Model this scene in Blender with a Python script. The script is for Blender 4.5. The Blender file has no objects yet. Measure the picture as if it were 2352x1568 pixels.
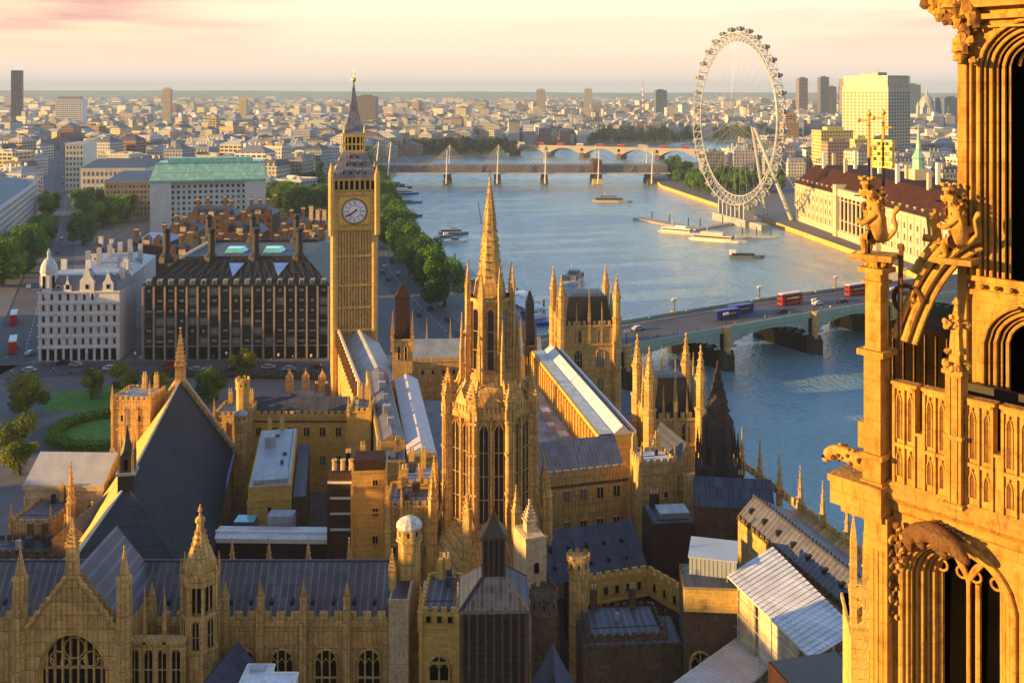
import bpy, math, random
from mathutils import Matrix, Vector
R = math.radians
rnd = random.Random(7)
SC = bpy.context.scene
COL = SC.collection
# ---------------------------------------------------------------- camera
F = 2280.0; CX = 1176.0; HY = 213.0; CZ = 89.0        # focal length, principal column, horizon row (2352 x 1568 grid), eye height
cam = bpy.data.cameras.new('camera'); cam.sensor_width = 36; cam.lens = 36 * F / 2352
cam.shift_y = -(784 - HY) / 2352; cam.clip_start = 0.5; cam.clip_end = 90000
co = bpy.data.objects.new('camera', cam); co.location = (0, 0, CZ); co.rotation_euler = (R(90), 0, 0)
COL.objects.link(co); SC.camera = co
# ---------------------------------------------------------------- light
SUN = Vector((-.955, -.22, .17)).normalized()
EL = math.asin(SUN.z)
sl = bpy.data.lights.new('sun', 'SUN'); sl.energy = 5.0; sl.angle = R(.6); sl.color = (1, .57, .14)
so = bpy.data.objects.new('sun', sl); so.rotation_euler = SUN.to_track_quat('Z', 'Y').to_euler(); COL.objects.link(so)
SC.view_settings.view_transform = 'Standard'; SC.view_settings.look = 'None'
SC.view_settings.exposure = 1.2; SC.view_settings.gamma = 1
w = bpy.data.worlds.new('World'); SC.world = w; w.use_nodes = True
N, L = w.node_tree.nodes, w.node_tree.links
N.clear()
def nn(t, **k):
    n = N.new(t)
    for a, v in k.items(): setattr(n, a, v)
    return n
def wmath(op, a, b=None, clamp=False):
    n = nn('ShaderNodeMath', operation=op, use_clamp=clamp)
    for i, v in enumerate((a, b)):
        if v is None: continue
        if isinstance(v, (int, float)): n.inputs[i].default_value = v
        else: L.new(v, n.inputs[i])
    return n.outputs[0]
sky = nn('ShaderNodeTexSky', sky_type='NISHITA', sun_disc=False, sun_elevation=EL, altitude=50, air_density=1.0, dust_density=1.2, ozone_density=2.0)
sky.sun_rotation = math.atan2(SUN.x, SUN.y)
tc = nn('ShaderNodeTexCoord'); sp = nn('ShaderNodeSeparateXYZ'); L.new(tc.outputs['Generated'], sp.inputs[0])
ramp = nn('ShaderNodeValToRGB'); r_ = ramp.color_ramp
def stops(r, lst):
    while len(r.elements) < len(lst): r.elements.new(.5)
    for e, (p, c) in zip(r.elements, lst): e.position = p; e.color = (*c, 1)
L.new(wmath('MULTIPLY', sp.outputs[2], 5.0, True), ramp.inputs[0])
stops(r_, [(0, (.80, .80, .86)), (.05, (.92, .74, .68)), (.16, (1.0, .74, .56)), (.28, (1.10, .82, .60)), (.48, (1.18, .95, .68)), (1, (.80, .95, 1.0))])
# pink evening cloud bands: noise stretched along the horizon, strongest to the left
mp = nn('ShaderNodeMapping'); mp.inputs['Scale'].default_value = (4, 4, 48); mp.inputs['Location'].default_value = (.3, 1.2, 0); L.new(tc.outputs['Generated'], mp.inputs[0])
noi = nn('ShaderNodeTexNoise'); noi.inputs['Scale'].default_value = 1.0; noi.inputs['Detail'].default_value = 5; noi.inputs['Roughness'].default_value = .55; L.new(mp.outputs[0], noi.inputs[0])
cl = nn('ShaderNodeMapRange'); cl.inputs[1].default_value = .40; cl.inputs[2].default_value = .62; L.new(noi.outputs[0], cl.inputs[0])
left = nn('ShaderNodeMapRange'); left.inputs[1].default_value = -.20; left.inputs[2].default_value = -.42; left.inputs[3].default_value = .10; left.inputs[4].default_value = .95; L.new(sp.outputs[0], left.inputs[0])
rgt = nn('ShaderNodeMapRange'); rgt.inputs[1].default_value = .16; rgt.inputs[2].default_value = .45; rgt.inputs[3].default_value = 0; rgt.inputs[4].default_value = .6; L.new(sp.outputs[0], rgt.inputs[0])
lr = wmath('MAXIMUM', left.outputs[0], rgt.outputs[0])
up = nn('ShaderNodeMapRange'); up.inputs[1].default_value = .028; up.inputs[2].default_value = .06; L.new(sp.outputs[2], up.inputs[0])
cf = wmath('MULTIPLY', wmath('MULTIPLY', cl.outputs[0], wmath('MULTIPLY', lr, 1.25)), up.outputs[0], True)
pink0 = nn('ShaderNodeMix', data_type='RGBA'); pink0.inputs[7].default_value = (1.2, .66, .38, 1)   # general warm tint to the left
L.new(wmath('MULTIPLY', wmath('MULTIPLY', left.outputs[0], .75), up.outputs[0]), pink0.inputs[0]); L.new(ramp.outputs[0], pink0.inputs[6])
pink = nn('ShaderNodeMix', data_type='RGBA'); pink.inputs[7].default_value = (.74, .40, .35, 1)
L.new(cf, pink.inputs[0]); L.new(pink0.outputs[2], pink.inputs[6])
low = nn('ShaderNodeVectorMath', operation='SCALE'); low.inputs[3].default_value = 9.3; L.new(pink.outputs[2], low.inputs[0])
hi = nn('ShaderNodeMix', data_type='RGBA', blend_type='MULTIPLY'); hi.inputs[0].default_value = 1; L.new(sky.outputs[0], hi.inputs[6])
hr = nn('ShaderNodeValToRGB'); stops(hr.color_ramp, [(0, (.85, 1., 1.)), (.12, (.85, 1., 1.)), (.38, (.42, .52, .68)), (1, (.22, .26, .42))]); L.new(sp.outputs[2], hr.inputs[0])
hc = nn('ShaderNodeMix', data_type='RGBA'); hc.inputs[0].default_value = .6; hc.inputs[7].default_value = (2.0, 3.1, 3.7, 1); L.new(sky.outputs[0], hc.inputs[6]); L.new(hc.outputs[2], hi.inputs[6])
hs = nn('ShaderNodeVectorMath', operation='SCALE'); hs.inputs[3].default_value = 4.7; L.new(hr.outputs[0], hs.inputs[0]); L.new(hs.outputs[0], hi.inputs[7])
hf = nn('ShaderNodeMapRange'); hf.interpolation_type = 'SMOOTHSTEP'; hf.inputs[1].default_value = .092; hf.inputs[2].default_value = .17; L.new(sp.outputs[2], hf.inputs[0])
mx = nn('ShaderNodeMix', data_type='RGBA'); L.new(hf.outputs[0], mx.inputs[0]); L.new(low.outputs[0], mx.inputs[6]); L.new(hi.outputs[2], mx.inputs[7])
az = nn('ShaderNodeMapRange'); az.interpolation_type = 'SMOOTHSTEP'; az.inputs[1].default_value = .1; az.inputs[2].default_value = .85; az.inputs[3].default_value = .52; az.inputs[4].default_value = 1; L.new(sp.outputs[1], az.inputs[0])   # the sky is brightest to the north, darker behind and opposite the sun
azf = nn('ShaderNodeMix', data_type='FLOAT'); azf.inputs[3].default_value = .5; L.new(az.outputs[0], azf.inputs[2]); zf = nn('ShaderNodeMapRange'); zf.inputs[1].default_value = .5; zf.inputs[2].default_value = .95; L.new(sp.outputs[2], zf.inputs[0]); L.new(zf.outputs[0], azf.inputs[0])
sth = nn('ShaderNodeMapRange'); sth.inputs[1].default_value = .1; sth.inputs[2].default_value = -.5; L.new(sp.outputs[1], sth.inputs[0])
warm = nn('ShaderNodeMix', data_type='RGBA'); warm.inputs[7].default_value = (6.3, 6.0, 6.5, 1); L.new(wmath('MULTIPLY', sth.outputs[0], .8), warm.inputs[0]); L.new(mx.outputs[2], warm.inputs[6])
fin = nn('ShaderNodeVectorMath', operation='SCALE'); L.new(warm.outputs[2], fin.inputs[0]); L.new(azf.outputs[0], fin.inputs[3])
bg = nn('ShaderNodeBackground'); bg.inputs[1].default_value = .060; L.new(fin.outputs[0], bg.inputs[0])
wo = nn('ShaderNodeOutputWorld'); L.new(bg.outputs[0], wo.inputs[0])
try:
    SC.cycles.use_denoising = True; SC.cycles.caustics_reflective = False; SC.cycles.caustics_refractive = False; SC.cycles.max_bounces = 6; SC.cycles.diffuse_bounces = 3; SC.cycles.volume_bounces = 0
except Exception: pass
# ---------------------------------------------------------------- picking points
def Wp(x, y, Y): return Vector(((x - CX) / F * Y, Y, CZ - (y - HY) / F * Y))
def Xx(x, Y): return (x - CX) / F * Y
def Zy(y, Y): return CZ - (y - HY) / F * Y
def G(x, y, Z=0.0):
    Y = F * (CZ - Z) / (y - HY); return Vector(((x - CX) / F * Y, Y, Z))
# ---------------------------------------------------------------- materials
MATS = {}
class NT:
    def __init__(s, name):
        s.m = bpy.data.materials.new(name); s.m.use_nodes = True; s.t = s.m.node_tree; s.N = s.t.nodes; s.L = s.t.links
        s.b = s.N['Principled BSDF']; MATS[name] = s.m
    def n(s, t, **k):
        n = s.N.new(t)
        for a, v in k.items(): setattr(n, a, v)
        return n
    def inp(s, sock, v):
        if isinstance(v, (int, float)): sock.default_value = v
        elif isinstance(v, (tuple, list)): sock.default_value = (*v, 1) if len(v) == 3 and len(sock.default_value) == 4 else v
        else: s.L.new(v, sock)
    def math(s, op, a, b=None, c=None, clamp=False):
        n = s.n('ShaderNodeMath', operation=op, use_clamp=clamp)
        for i, v in enumerate((a, b, c)):
            if v is not None: s.inp(n.inputs[i], v)
        return n.outputs[0]
    def mix(s, f, a, b, blend='MIX'):
        n = s.n('ShaderNodeMix', data_type='RGBA', blend_type=blend)
        s.inp(n.inputs[0], f); s.inp(n.inputs[6], a); s.inp(n.inputs[7], b); return n.outputs[2]
    def noise(s, scale, detail=3, vec=None, rough=.55):
        n = s.n('ShaderNodeTexNoise'); n.inputs['Scale'].default_value = scale; n.inputs['Detail'].default_value = detail; n.inputs['Roughness'].default_value = rough
        if vec is not None: s.L.new(vec, n.inputs[0])
        return n.outputs[0]
    def obj(s, scale=(1, 1, 1)):
        t = s.n('ShaderNodeTexCoord'); m = s.n('ShaderNodeMapping'); m.inputs['Scale'].default_value = scale; s.L.new(t.outputs['Object'], m.inputs[0]); return m.outputs[0]
    def rng(s, v, a, b, c=0., d=1.):
        n = s.n('ShaderNodeMapRange')
        for i, q in enumerate((v, a, b, c, d)): s.inp(n.inputs[i], q)
        return n.outputs[0]
    def tint(s, name='tint'):
        return s.n('ShaderNodeAttribute', attribute_name=name).outputs['Color']
    def col(s, c): s.inp(s.b.inputs['Base Color'], c)
    def rough(s, v): s.inp(s.b.inputs['Roughness'], v)
    def bump(s, h, st=.3, dist=.1):
        n = s.n('ShaderNodeBump'); n.inputs['Strength'].default_value = st; n.inputs['Distance'].default_value = dist; s.L.new(h, n.inputs['Height']); s.L.new(n.outputs[0], s.b.inputs['Normal'])
def sc(c, k): return tuple(min(1, v * k) for v in c)
def plain(name, c, rough=.7, var=.25, scale=1.5, metal=0, bump=0, spec=None):
    t = NT(name)
    f = t.noise(scale, 5, t.obj())
    t.col(t.mix(t.rng(f, .3, .7), sc(c, 1 - var), sc(c, 1 + var))); t.rough(rough); t.b.inputs['Metallic'].default_value = metal
    if spec is not None: t.b.inputs['Specular IOR Level'].default_value = spec
    if bump: t.bump(t.noise(scale * 6, 3, t.obj()), bump)
    return t.m
def stone(name, c, mort=.66, bw=1.3, bh=.42, var=.13, dirt=.5, nscale=.35, panel=0):
    t = NT(name); tcn = t.n('ShaderNodeTexCoord'); sp = t.n('ShaderNodeSeparateXYZ'); t.L.new(tcn.outputs['Object'], sp.inputs[0])
    cb = t.n('ShaderNodeCombineXYZ'); hx = t.math('ADD', sp.outputs[0], t.math('MULTIPLY', sp.outputs[1], .73)); t.L.new(hx, cb.inputs[0]); t.L.new(sp.outputs[2], cb.inputs[1])
    bk = t.n('ShaderNodeTexBrick'); t.L.new(cb.outputs[0], bk.inputs['Vector'])
    for k, v in (('Scale', 1.), ('Brick Width', bw), ('Row Height', bh), ('Mortar Size', .02), ('Mortar Smooth', .3), ('Bias', 0.)): bk.inputs[k].default_value = v
    bk.inputs['Color1'].default_value = (*sc(c, 1 - var), 1); bk.inputs['Color2'].default_value = (*sc(c, 1 + var), 1); bk.inputs['Mortar'].default_value = (*sc(c, mort), 1)
    st = t.rng(t.noise(1, 5, t.obj((nscale * 2.2, nscale * 2.2, nscale * .35))), .38, .62)      # rain streaks
    bl = t.rng(t.noise(nscale, 6, t.obj()), .35, .68)
    c1 = t.mix(t.math('MULTIPLY', st, dirt * .7), bk.outputs[0], (c[0] * .34, c[1] * .30, c[2] * .30))
    c2 = t.mix(t.math('MULTIPLY', bl, dirt * .75), c1, (c[0] * .55, c[1] * .45, c[2] * .36))
    c2 = t.mix(t.math('MULTIPLY', t.rng(t.noise(nscale * 7, 4, t.obj((1, 1, .55))), .50, .66), dirt), c2, (c[0] * .22, c[1] * .17, c[2] * .14))
    if panel:   # painted dark lines give the shade of sunk panel joints and string lines
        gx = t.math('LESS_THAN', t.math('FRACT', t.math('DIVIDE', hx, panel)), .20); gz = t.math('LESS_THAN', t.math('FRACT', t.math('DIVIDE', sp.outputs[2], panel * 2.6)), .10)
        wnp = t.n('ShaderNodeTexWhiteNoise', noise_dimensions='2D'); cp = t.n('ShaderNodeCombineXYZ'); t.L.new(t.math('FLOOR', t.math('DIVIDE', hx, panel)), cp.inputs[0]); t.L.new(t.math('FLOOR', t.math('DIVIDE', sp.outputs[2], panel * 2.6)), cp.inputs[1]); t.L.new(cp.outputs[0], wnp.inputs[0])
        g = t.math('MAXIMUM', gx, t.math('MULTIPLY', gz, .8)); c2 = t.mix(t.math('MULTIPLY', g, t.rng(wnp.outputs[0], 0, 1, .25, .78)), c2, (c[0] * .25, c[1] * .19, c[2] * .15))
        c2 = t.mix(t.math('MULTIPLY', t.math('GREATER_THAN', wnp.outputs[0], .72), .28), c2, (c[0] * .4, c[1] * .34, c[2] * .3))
    t.col(c2); t.rough(.85); t.b.inputs['Specular IOR Level'].default_value = .25
    t.bump(t.math('ADD', t.noise(9, 3, t.obj()), bk.outputs['Fac']), .5, .06)
    return t.m
def roofing(name, c, seam=.7, light=1.5, var=.22, rough=.5, tile=None, spec=.22):
    t = NT(name); tcn = t.n('ShaderNodeTexCoord'); sp = t.n('ShaderNodeSeparateXYZ'); t.L.new(tcn.outputs['Object'], sp.inputs[0])
    fx = t.math('FRACT', t.math('DIVIDE', sp.outputs[0], seam))
    line = t.math('LESS_THAN', fx, .24)
    wn = t.n('ShaderNodeTexWhiteNoise', noise_dimensions='2D'); cb = t.n('ShaderNodeCombineXYZ')
    t.L.new(t.math('FLOOR', t.math('DIVIDE', sp.outputs[0], seam)), cb.inputs[0]); t.L.new(t.math('FLOOR', t.math('DIVIDE', sp.outputs[2], tile or 1.1)), cb.inputs[1]); t.L.new(cb.outputs[0], wn.inputs[0])
    a = t.mix(wn.outputs[0], sc(c, 1 - var), sc(c, 1 + var))
    fz = t.math('LESS_THAN', t.math('FRACT', t.math('DIVIDE', sp.outputs[2], tile or 1.1)), .12)
    a = t.mix(t.math('MULTIPLY', fz, .5), a, sc(c, .6))
    a = t.mix(t.math('MULTIPLY', line, .85), a, sc(c, light))
    a = t.mix(t.math('MULTIPLY', t.rng(t.noise(.28, 6, t.obj()), .38, .66), .55), a, (c[0] * .55, c[1] * .5, c[2] * .55))
    t.col(a); t.rough(rough); t.b.inputs['Specular IOR Level'].default_value = spec
    t.bump(t.math('ADD', line, t.noise(3, 3, t.obj())), .5, .06)
    return t.m
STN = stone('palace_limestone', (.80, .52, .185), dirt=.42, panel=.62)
STD = stone('dark_shade_limestone', (.19, .125, .075), dirt=.7)  # also stands in for shade on court walls and between tower ribs
STL = stone('pale_limestone', (.74, .58, .36), dirt=.4)
STY = stone('honey_limestone', (.82, .525, .14), dirt=.30)
STB = stone('clock_tower_limestone', (.80, .515, .165), bw=1.0, bh=.5, dirt=.30)
STF = stone('turret_limestone', (.60, .34, .075), mort=.86, bw=.8, bh=.4, var=.07, dirt=.46, nscale=.8)
STFD = stone('weathered_shaded_turret_stone', (.22, .11, .045), bw=.9, bh=.36, var=.15, dirt=.6, nscale=2.5)  # weathered stone; also the painted shade of merlon slots and rib grooves
PORT = stone('portland_stone', (.80, .79, .77), bw=1.2, bh=.5, var=.12, dirt=.4)
BRK = stone('red_brick', (.125, .062, .046), bw=.5, bh=.16, dirt=.5)
BRD = stone('dark_brown_brick', (.07, .03, .022), bw=.5, bh=.16, dirt=.6)
LEAD = roofing('lead_roof', (.115, .115, .145), .95, 1.9)
LEADB = roofing('blue_slate_roof', (.065, .075, .12), .6, 1.25, .3)
HALLR = roofing('hall_slate_roof', (.022, .024, .036), .5, 1.25, .35, tile=.6, rough=.7, spec=.15)
HALLG = roofing('weathered_green_lead', (.045, .068, .085), 1.0, 1.15, .14, tile=2.5)
IRON = roofing('grey_cast_iron_roof', (.27, .27, .31), .9, 1.3, .25, tile=.8)
WHITER = roofing('white_sheet_roof', (.72, .74, .78), .62, .72, .06, rough=.35)
GREYR = roofing('grey_membrane_roof', (.40, .41, .45), 1.4, 1.2, .12)
COPPER = roofing('green_copper_roof', (.34, .68, .56), 1.3, .85, .18, tile=2.0)
DARK = plain('dark_interior', (.008, .006, .006), .95, .3, spec=.05)
DARKM = plain('dark_brown_metal', (.022, .016, .016), .5, .4)
BLACK = plain('black_paint', (.012, .012, .013), .4, .1)
DIAL = plain('opal_dial', (.95, .95, .95), .4, .02); WHITE = plain('white_paint', (.78, .78, .77), .5, .08)
CREAM = plain('cream_panel', (.72, .60, .44), .7, .12)
GILT = plain('gilded_metal', (.85, .55, .12), .3, .2, metal=.6)
STEEL = plain('pale_painted_steel', (.50, .50, .50), .4, .06)
ASPH = plain('asphalt', (.075, .075, .10), .85, .22, .08)
PAVE = plain('paving', (.13, .125, .14), .85, .18, .25)
GRASS = plain('lawn', (.07, .20, .015), .9, .3, .5)
GREENP = plain('pale_green_paint', (.25, .38, .32), .5, .15, .3)
RED = plain('red_paint', (.55, .02, .02), .35, .08)
BLUEP = plain('blue_paint', (.02, .03, .30), .4, .1)
ORANGE = plain('orange_paint', (.65, .16, .03), .4, .1)
GLASSC = plain('cyan_rooflight', (.16, .62, .66), .12, .15, .4)
GLASSB = plain('blue_rooflight', (.14, .30, .85), .12, .15, .4)
BARK = plain('bark', (.07, .05, .035), .9, .3)
SKIN = plain('clothing_mix', (.10, .09, .10), .8, .5)
def glass(name, c, r=.12):
    t = NT(name); oi = t.n('ShaderNodeObjectInfo'); t.col(t.mix(t.math('GREATER_THAN', oi.outputs['Random'], .80), t.mix(oi.outputs['Random'], sc(c, .4), sc(c, 2.4)), (.17, .18, .18))); t.rough(r); return t.m
GLS = glass('window_glass', (.022, .022, .028)); GLB = glass('blue_grey_glass', (.05, .065, .085))
def facade(name, ww=3.1, fh=3.5, a=.27, b=.73, g=(.03, .035, .045), vz=.25, trim=True):
    t = NT(name); uv = t.n('ShaderNodeUVMap', uv_map='uv'); sp = t.n('ShaderNodeSeparateXYZ'); t.L.new(uv.outputs[0], sp.inputs[0])
    U = t.math('DIVIDE', sp.outputs[0], ww); V = t.math('DIVIDE', sp.outputs[1], fh); fu = t.math('FRACT', U); fv = t.math('FRACT', V)
    win = t.math('MULTIPLY', t.math('MULTIPLY', t.math('GREATER_THAN', fu, a), t.math('LESS_THAN', fu, b)), t.math('MULTIPLY', t.math('GREATER_THAN', fv, vz), t.math('LESS_THAN', fv, .78)))
    wn = t.n('ShaderNodeTexWhiteNoise', noise_dimensions='2D'); cb = t.n('ShaderNodeCombineXYZ'); t.L.new(t.math('FLOOR', U), cb.inputs[0]); t.L.new(t.math('FLOOR', V), cb.inputs[1]); t.L.new(cb.outputs[0], wn.inputs[0])
    gl = t.mix(wn.outputs[0], sc(g, .5), sc(g, 3.2))
    wall = t.mix(t.rng(t.noise(.12, 5, t.obj()), .3, .7), t.mix(.25, t.tint(), (0, 0, 0)), t.tint())
    if trim: wall = t.mix(t.math('MULTIPLY', t.math('LESS_THAN', fv, .1), .35), wall, (.75, .72, .66))
    t.col(t.mix(win, wall, gl)); t.rough(t.rng(win, 0, 1, .85, .25)); return t.m
FAC = facade('city_wall_with_windows'); FACW = facade('wide_window_wall', 5.0, 3.6, .12, .88)
def tinted(name, rough=.8, k=.3, scale=.2):
    t = NT(name); t.col(t.mix(t.rng(t.noise(scale, 5, t.obj()), .3, .7), t.mix(k, t.tint(), (0, 0, 0)), t.tint())); t.rough(rough); return t.m
ROOFT = tinted('city_roofing'); TINT = tinted('tinted_surface', .5, .12)
def leafmat(name, c1, c2):
    t = NT(name); t.col(t.mix(t.n('ShaderNodeSeparateColor').outputs[0], c1, c2))
    s = [n for n in t.N if n.bl_idname == 'ShaderNodeSeparateColor'][0]; t.L.new(t.tint(), s.inputs[0])
    t.rough(.65); t.b.inputs['Specular IOR Level'].default_value = .2; t.b.inputs['Subsurface Weight'].default_value = 0
    tr = t.n('ShaderNodeBsdfTranslucent'); t.inp(tr.inputs[0], t.b.inputs['Base Color'].links[0].from_socket)
    ms = t.n('ShaderNodeMixShader'); ms.inputs[0].default_value = .25; t.L.new(t.b.outputs[0], ms.inputs[1]); t.L.new(tr.outputs[0], ms.inputs[2])
    t.L.new(ms.outputs[0], t.N['Material Output'].inputs[0]); return t.m
LEAF = leafmat('plane_tree_leaves', (.022, .07, .006), (.15, .30, .015)); LEAFY = leafmat('yellow_green_leaves', (.06, .10, .008), (.30, .32, .015)); LEAFD = leafmat('distant_dark_leaves', (.012, .030, .016), (.04, .075, .025))
def watermat():
    t = NT('river_water'); v = t.obj((1, 1, 1))
    n1 = t.noise(.75, 5, t.obj((1, .55, 1)), .6); n2 = t.noise(.09, 5, t.obj((1, .5, 1)), .6); n3 = t.noise(.018, 4, t.obj((1, .6, 1)), .6)
    t.col(t.mix(t.rng(n3, .35, .65), (.145, .265, .335), (.20, .35, .42))); t.rough(t.rng(n2, .35, .65, .10, .22)); t.b.inputs['IOR'].default_value = 1.33; t.b.inputs['Specular IOR Level'].default_value = .8
    t.bump(t.math('ADD', t.math('MULTIPLY', n1, .8), t.math('MULTIPLY', n2, 2.0)), .75, 1.3); return t.m
WATER = watermat()
# ---------------------------------------------------------------- mesh builder
class MB:
    def __init__(s): s.v = []; s.f = []; s.m = []; s.uv = []; s.t = []; s.mats = []; s.T = None; s.tint = (1, 1, 1)
    def mi(s, m):
        if m not in s.mats: s.mats.append(m)
        return s.mats.index(m)
    def poly(s, pts, m, uv=None, tint=None):
        b = len(s.v)
        for p in pts:
            p = Vector(p)
            s.v.append(tuple(s.T @ p) if s.T is not None else tuple(p))
        s.f.append(tuple(range(b, b + len(pts)))); s.m.append(s.mi(m)); s.uv.append(uv or [(0, 0)] * len(pts)); s.t.append(tint or s.tint)
    def prism(s, P, z0, z1, m, top=None, bot=False, inset=0.0, tint=None, toptint=None):
        n = len(P); u = 0; c = (sum(p[0] for p in P) / n, sum(p[1] for p in P) / n)
        Q = [(c[0] + (p[0] - c[0]) * (1 - inset), c[1] + (p[1] - c[1]) * (1 - inset)) for p in P] if inset else P
        for i in range(n):
            a, b = P[i], P[(i + 1) % n]; qa, qb = Q[i], Q[(i + 1) % n]; l = math.hypot(b[0] - a[0], b[1] - a[1])
            s.poly([(a[0], a[1], z0), (b[0], b[1], z0), (qb[0], qb[1], z1), (qa[0], qa[1], z1)], m, [(u, z0), (u + l, z0), (u + l, z1), (u, z1)], tint); u += math.ceil(l / 3.1) * 3.1
        s.poly([(q[0], q[1], z1) for q in Q], top or m, tint=toptint or tint)
        if bot: s.poly([(p[0], p[1], z0) for p in reversed(P)], m, tint=tint)
    def box(s, x0, x1, y0, y1, z0, z1, m, top=None, bot=True, tint=None, toptint=None):
        s.prism([(x0, y0), (x1, y0), (x1, y1), (x0, y1)], z0, z1, m, top, bot, 0, tint, toptint)
    def ngon(s, cx, cy, r, n, rot=0.): return [(cx + r * math.cos(rot + 2 * math.pi * (i + .5) / n), cy + r * math.sin(rot + 2 * math.pi * (i + .5) / n)) for i in range(n)]
    def lathe(s, cx, cy, prof, n, m, rot=0., cap=True):
        rings = []
        for r, z in prof: rings.append([(x, y, z) for x, y in s.ngon(cx, cy, max(r, .001), n, rot)])
        for a, b in zip(rings, rings[1:]):
            for i in range(n):
                j = (i + 1) % n; s.poly([a[i], a[j], b[j], b[i]], m)
        if cap: s.poly(rings[-1], m); s.poly(list(reversed(rings[0])), m)
    def tube(s, p0, p1, r0, m, r1=None, n=6):
        p0, p1 = Vector(p0), Vector(p1); d = p1 - p0
        if d.length < 1e-6: return
        r1 = r0 if r1 is None else r1; q = d.to_track_quat('Z', 'Y')
        A = [p0 + q @ Vector((r0 * math.cos(2 * math.pi * i / n), r0 * math.sin(2 * math.pi * i / n), 0)) for i in range(n)]
        B = [p1 + q @ Vector((r1 * math.cos(2 * math.pi * i / n), r1 * math.sin(2 * math.pi * i / n), 0)) for i in range(n)]
        for i in range(n):
            j = (i + 1) % n; s.poly([A[i], A[j], B[j], B[i]], m)
        s.poly(B, m); s.poly(list(reversed(A)), m)
    def path(s, pts, r, m, n=6):
        for a, b in zip(pts, pts[1:]): s.tube(a, b, r, m, n=n)
    def gable(s, x0, x1, y0, y1, z0, z1, m, axis='x', ends=None, over=.3, hip=0.0):
        if axis == 'x':
            ym = (y0 + y1) / 2; a, b = (x0 - over, y0 - over, z0), (x1 + over, y0 - over, z0); c, d = (x1 + over, y1 + over, z0), (x0 - over, y1 + over, z0)
            e, f = (x0 - over + hip, ym, z1), (x1 + over - hip, ym, z1)
            s.poly([a, b, f, e], m); s.poly([c, d, e, f], m); s.poly([b, c, f], ends or m); s.poly([d, a, e], ends or m)
        else:
            xm = (x0 + x1) / 2; a, b = (x0 - over, y0 - over, z0), (x1 + over, y0 - over, z0); c, d = (x1 + over, y1 + over, z0), (x0 - over, y1 + over, z0)
            e, f = (xm, y0 - over + hip, z1), (xm, y1 + over - hip, z1)
            s.poly([a, b, e], ends or m); s.poly([b, c, f, e], m); s.poly([c, d, f], ends or m); s.poly([d, a, e, f], m)
        s.poly([d, c, b, a], m)
    def blob(s, c, r, m, seed=0, sub=1, k=.25, sz=(1, 1, 1)):
        q = random.Random(seed); n1, n2 = 6 + 2 * sub, 4 + sub; rows = []
        for i in range(n2 + 1):
            th = math.pi * i / n2; row = []
            for j in range(n1):
                ph = 2 * math.pi * j / n1; rr = r * (1 + q.uniform(-k, k))
                if i in (0, n2): rr = r
                row.append((c[0] + rr * sz[0] * math.sin(th) * math.cos(ph), c[1] + rr * sz[1] * math.sin(th) * math.sin(ph), c[2] + rr * sz[2] * math.cos(th)))
            rows.append(row)
        for i in range(n2):
            for j in range(n1):
                jj = (j + 1) % n1; s.poly([rows[i + 1][j], rows[i + 1][jj], rows[i][jj], rows[i][j]], m)
    def pinnacle(s, x, y, z0, zt, w, m, shaft=.5, n=4, rot=0., crockets=5, tip=.05):
        zs = z0 + (zt - z0) * shaft; r = w / math.sqrt(2) if n == 4 else w / 2 / math.cos(math.pi / n)
        s.lathe(x, y, [(r, z0), (r, zs - w * .3), (r * 1.22, zs - w * .15), (r * 1.22, zs)], n, m, rot)
        s.lathe(x, y, [(r * .86, zs), (r * .07 + .02, zt - w * .25), (r * .28, zt - w * .2), (r * .28, zt - w * .05), (.02, zt)], n, m, rot)
        for k in range(crockets):
            t = (k + .5) / crockets; rr = r * .86 * (1 - t) + .04; zz = zs + (zt - w * .3 - zs) * t; q = w * .13 * (1 - .5 * t)
            for a in range(n):
                an = rot + 2 * math.pi * (a + .5) / n; s.box(x + rr * math.cos(an) - q, x + rr * math.cos(an) + q, y + rr * math.sin(an) - q, y + rr * math.sin(an) + q, zz, zz + q * 1.6, m)
    def merlons(s, p, q, z, h, wid, gap, th, m, cap=None):
        p, q = Vector(p), Vector(q); d = q - p; l = d.length; n = max(1, int(round(l / (wid + gap)))); st = l / n; d.normalize(); o = Vector((-d.y, d.x)); wd = st * wid / (wid + gap); e_ = o * th * .54; s.prism([tuple((p - e_)[:2]), tuple((q - e_)[:2]), tuple((q + e_)[:2]), tuple((p + e_)[:2])], z - .14, z + .02, m, bot=True)
        for i in range(n):
            a = p + d * (i * st + (st - wd) / 2); b = a + d * wd
            P = [a - o * th / 2, b - o * th / 2, b + o * th / 2, a + o * th / 2]; s.prism([(k.x, k.y) for k in P], z, z + h, m, bot=True)
    def build(s, name, parent=None, smooth=False):
        me = bpy.data.meshes.new(name); me.from_pydata(s.v, [], s.f)
        for m in s.mats: me.materials.append(m)
        me.polygons.foreach_set('material_index', s.m)
        ul = me.uv_layers.new(name='uv'); ul.data.foreach_set('uv', [c for f in s.uv for p in f for c in p])
        ca = me.color_attributes.new('tint', 'FLOAT_COLOR', 'CORNER'); ca.data.foreach_set('color', [c for f, t in zip(s.f, s.t) for _ in f for c in (*t, 1.)])
        if smooth: me.polygons.foreach_set('use_smooth', [True] * len(s.f))
        me.update()
        o = bpy.data.objects.new(name, me); COL.objects.link(o)
        if parent: o.parent = parent
        return o
def tag(o, label=None, cat=None, group=None, kind=None):
    for k, v in (('label', label), ('category', cat), ('group', group), ('kind', kind)):
        if v: o[k] = v
    return o
def thing(name, label, cat, loc=(0, 0, 0), rz=0., group=None):
    o = bpy.data.objects.new(name, None); COL.objects.link(o); o.location = loc; o.rotation_euler = (0, 0, rz); return tag(o, label, cat, group)
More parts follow.
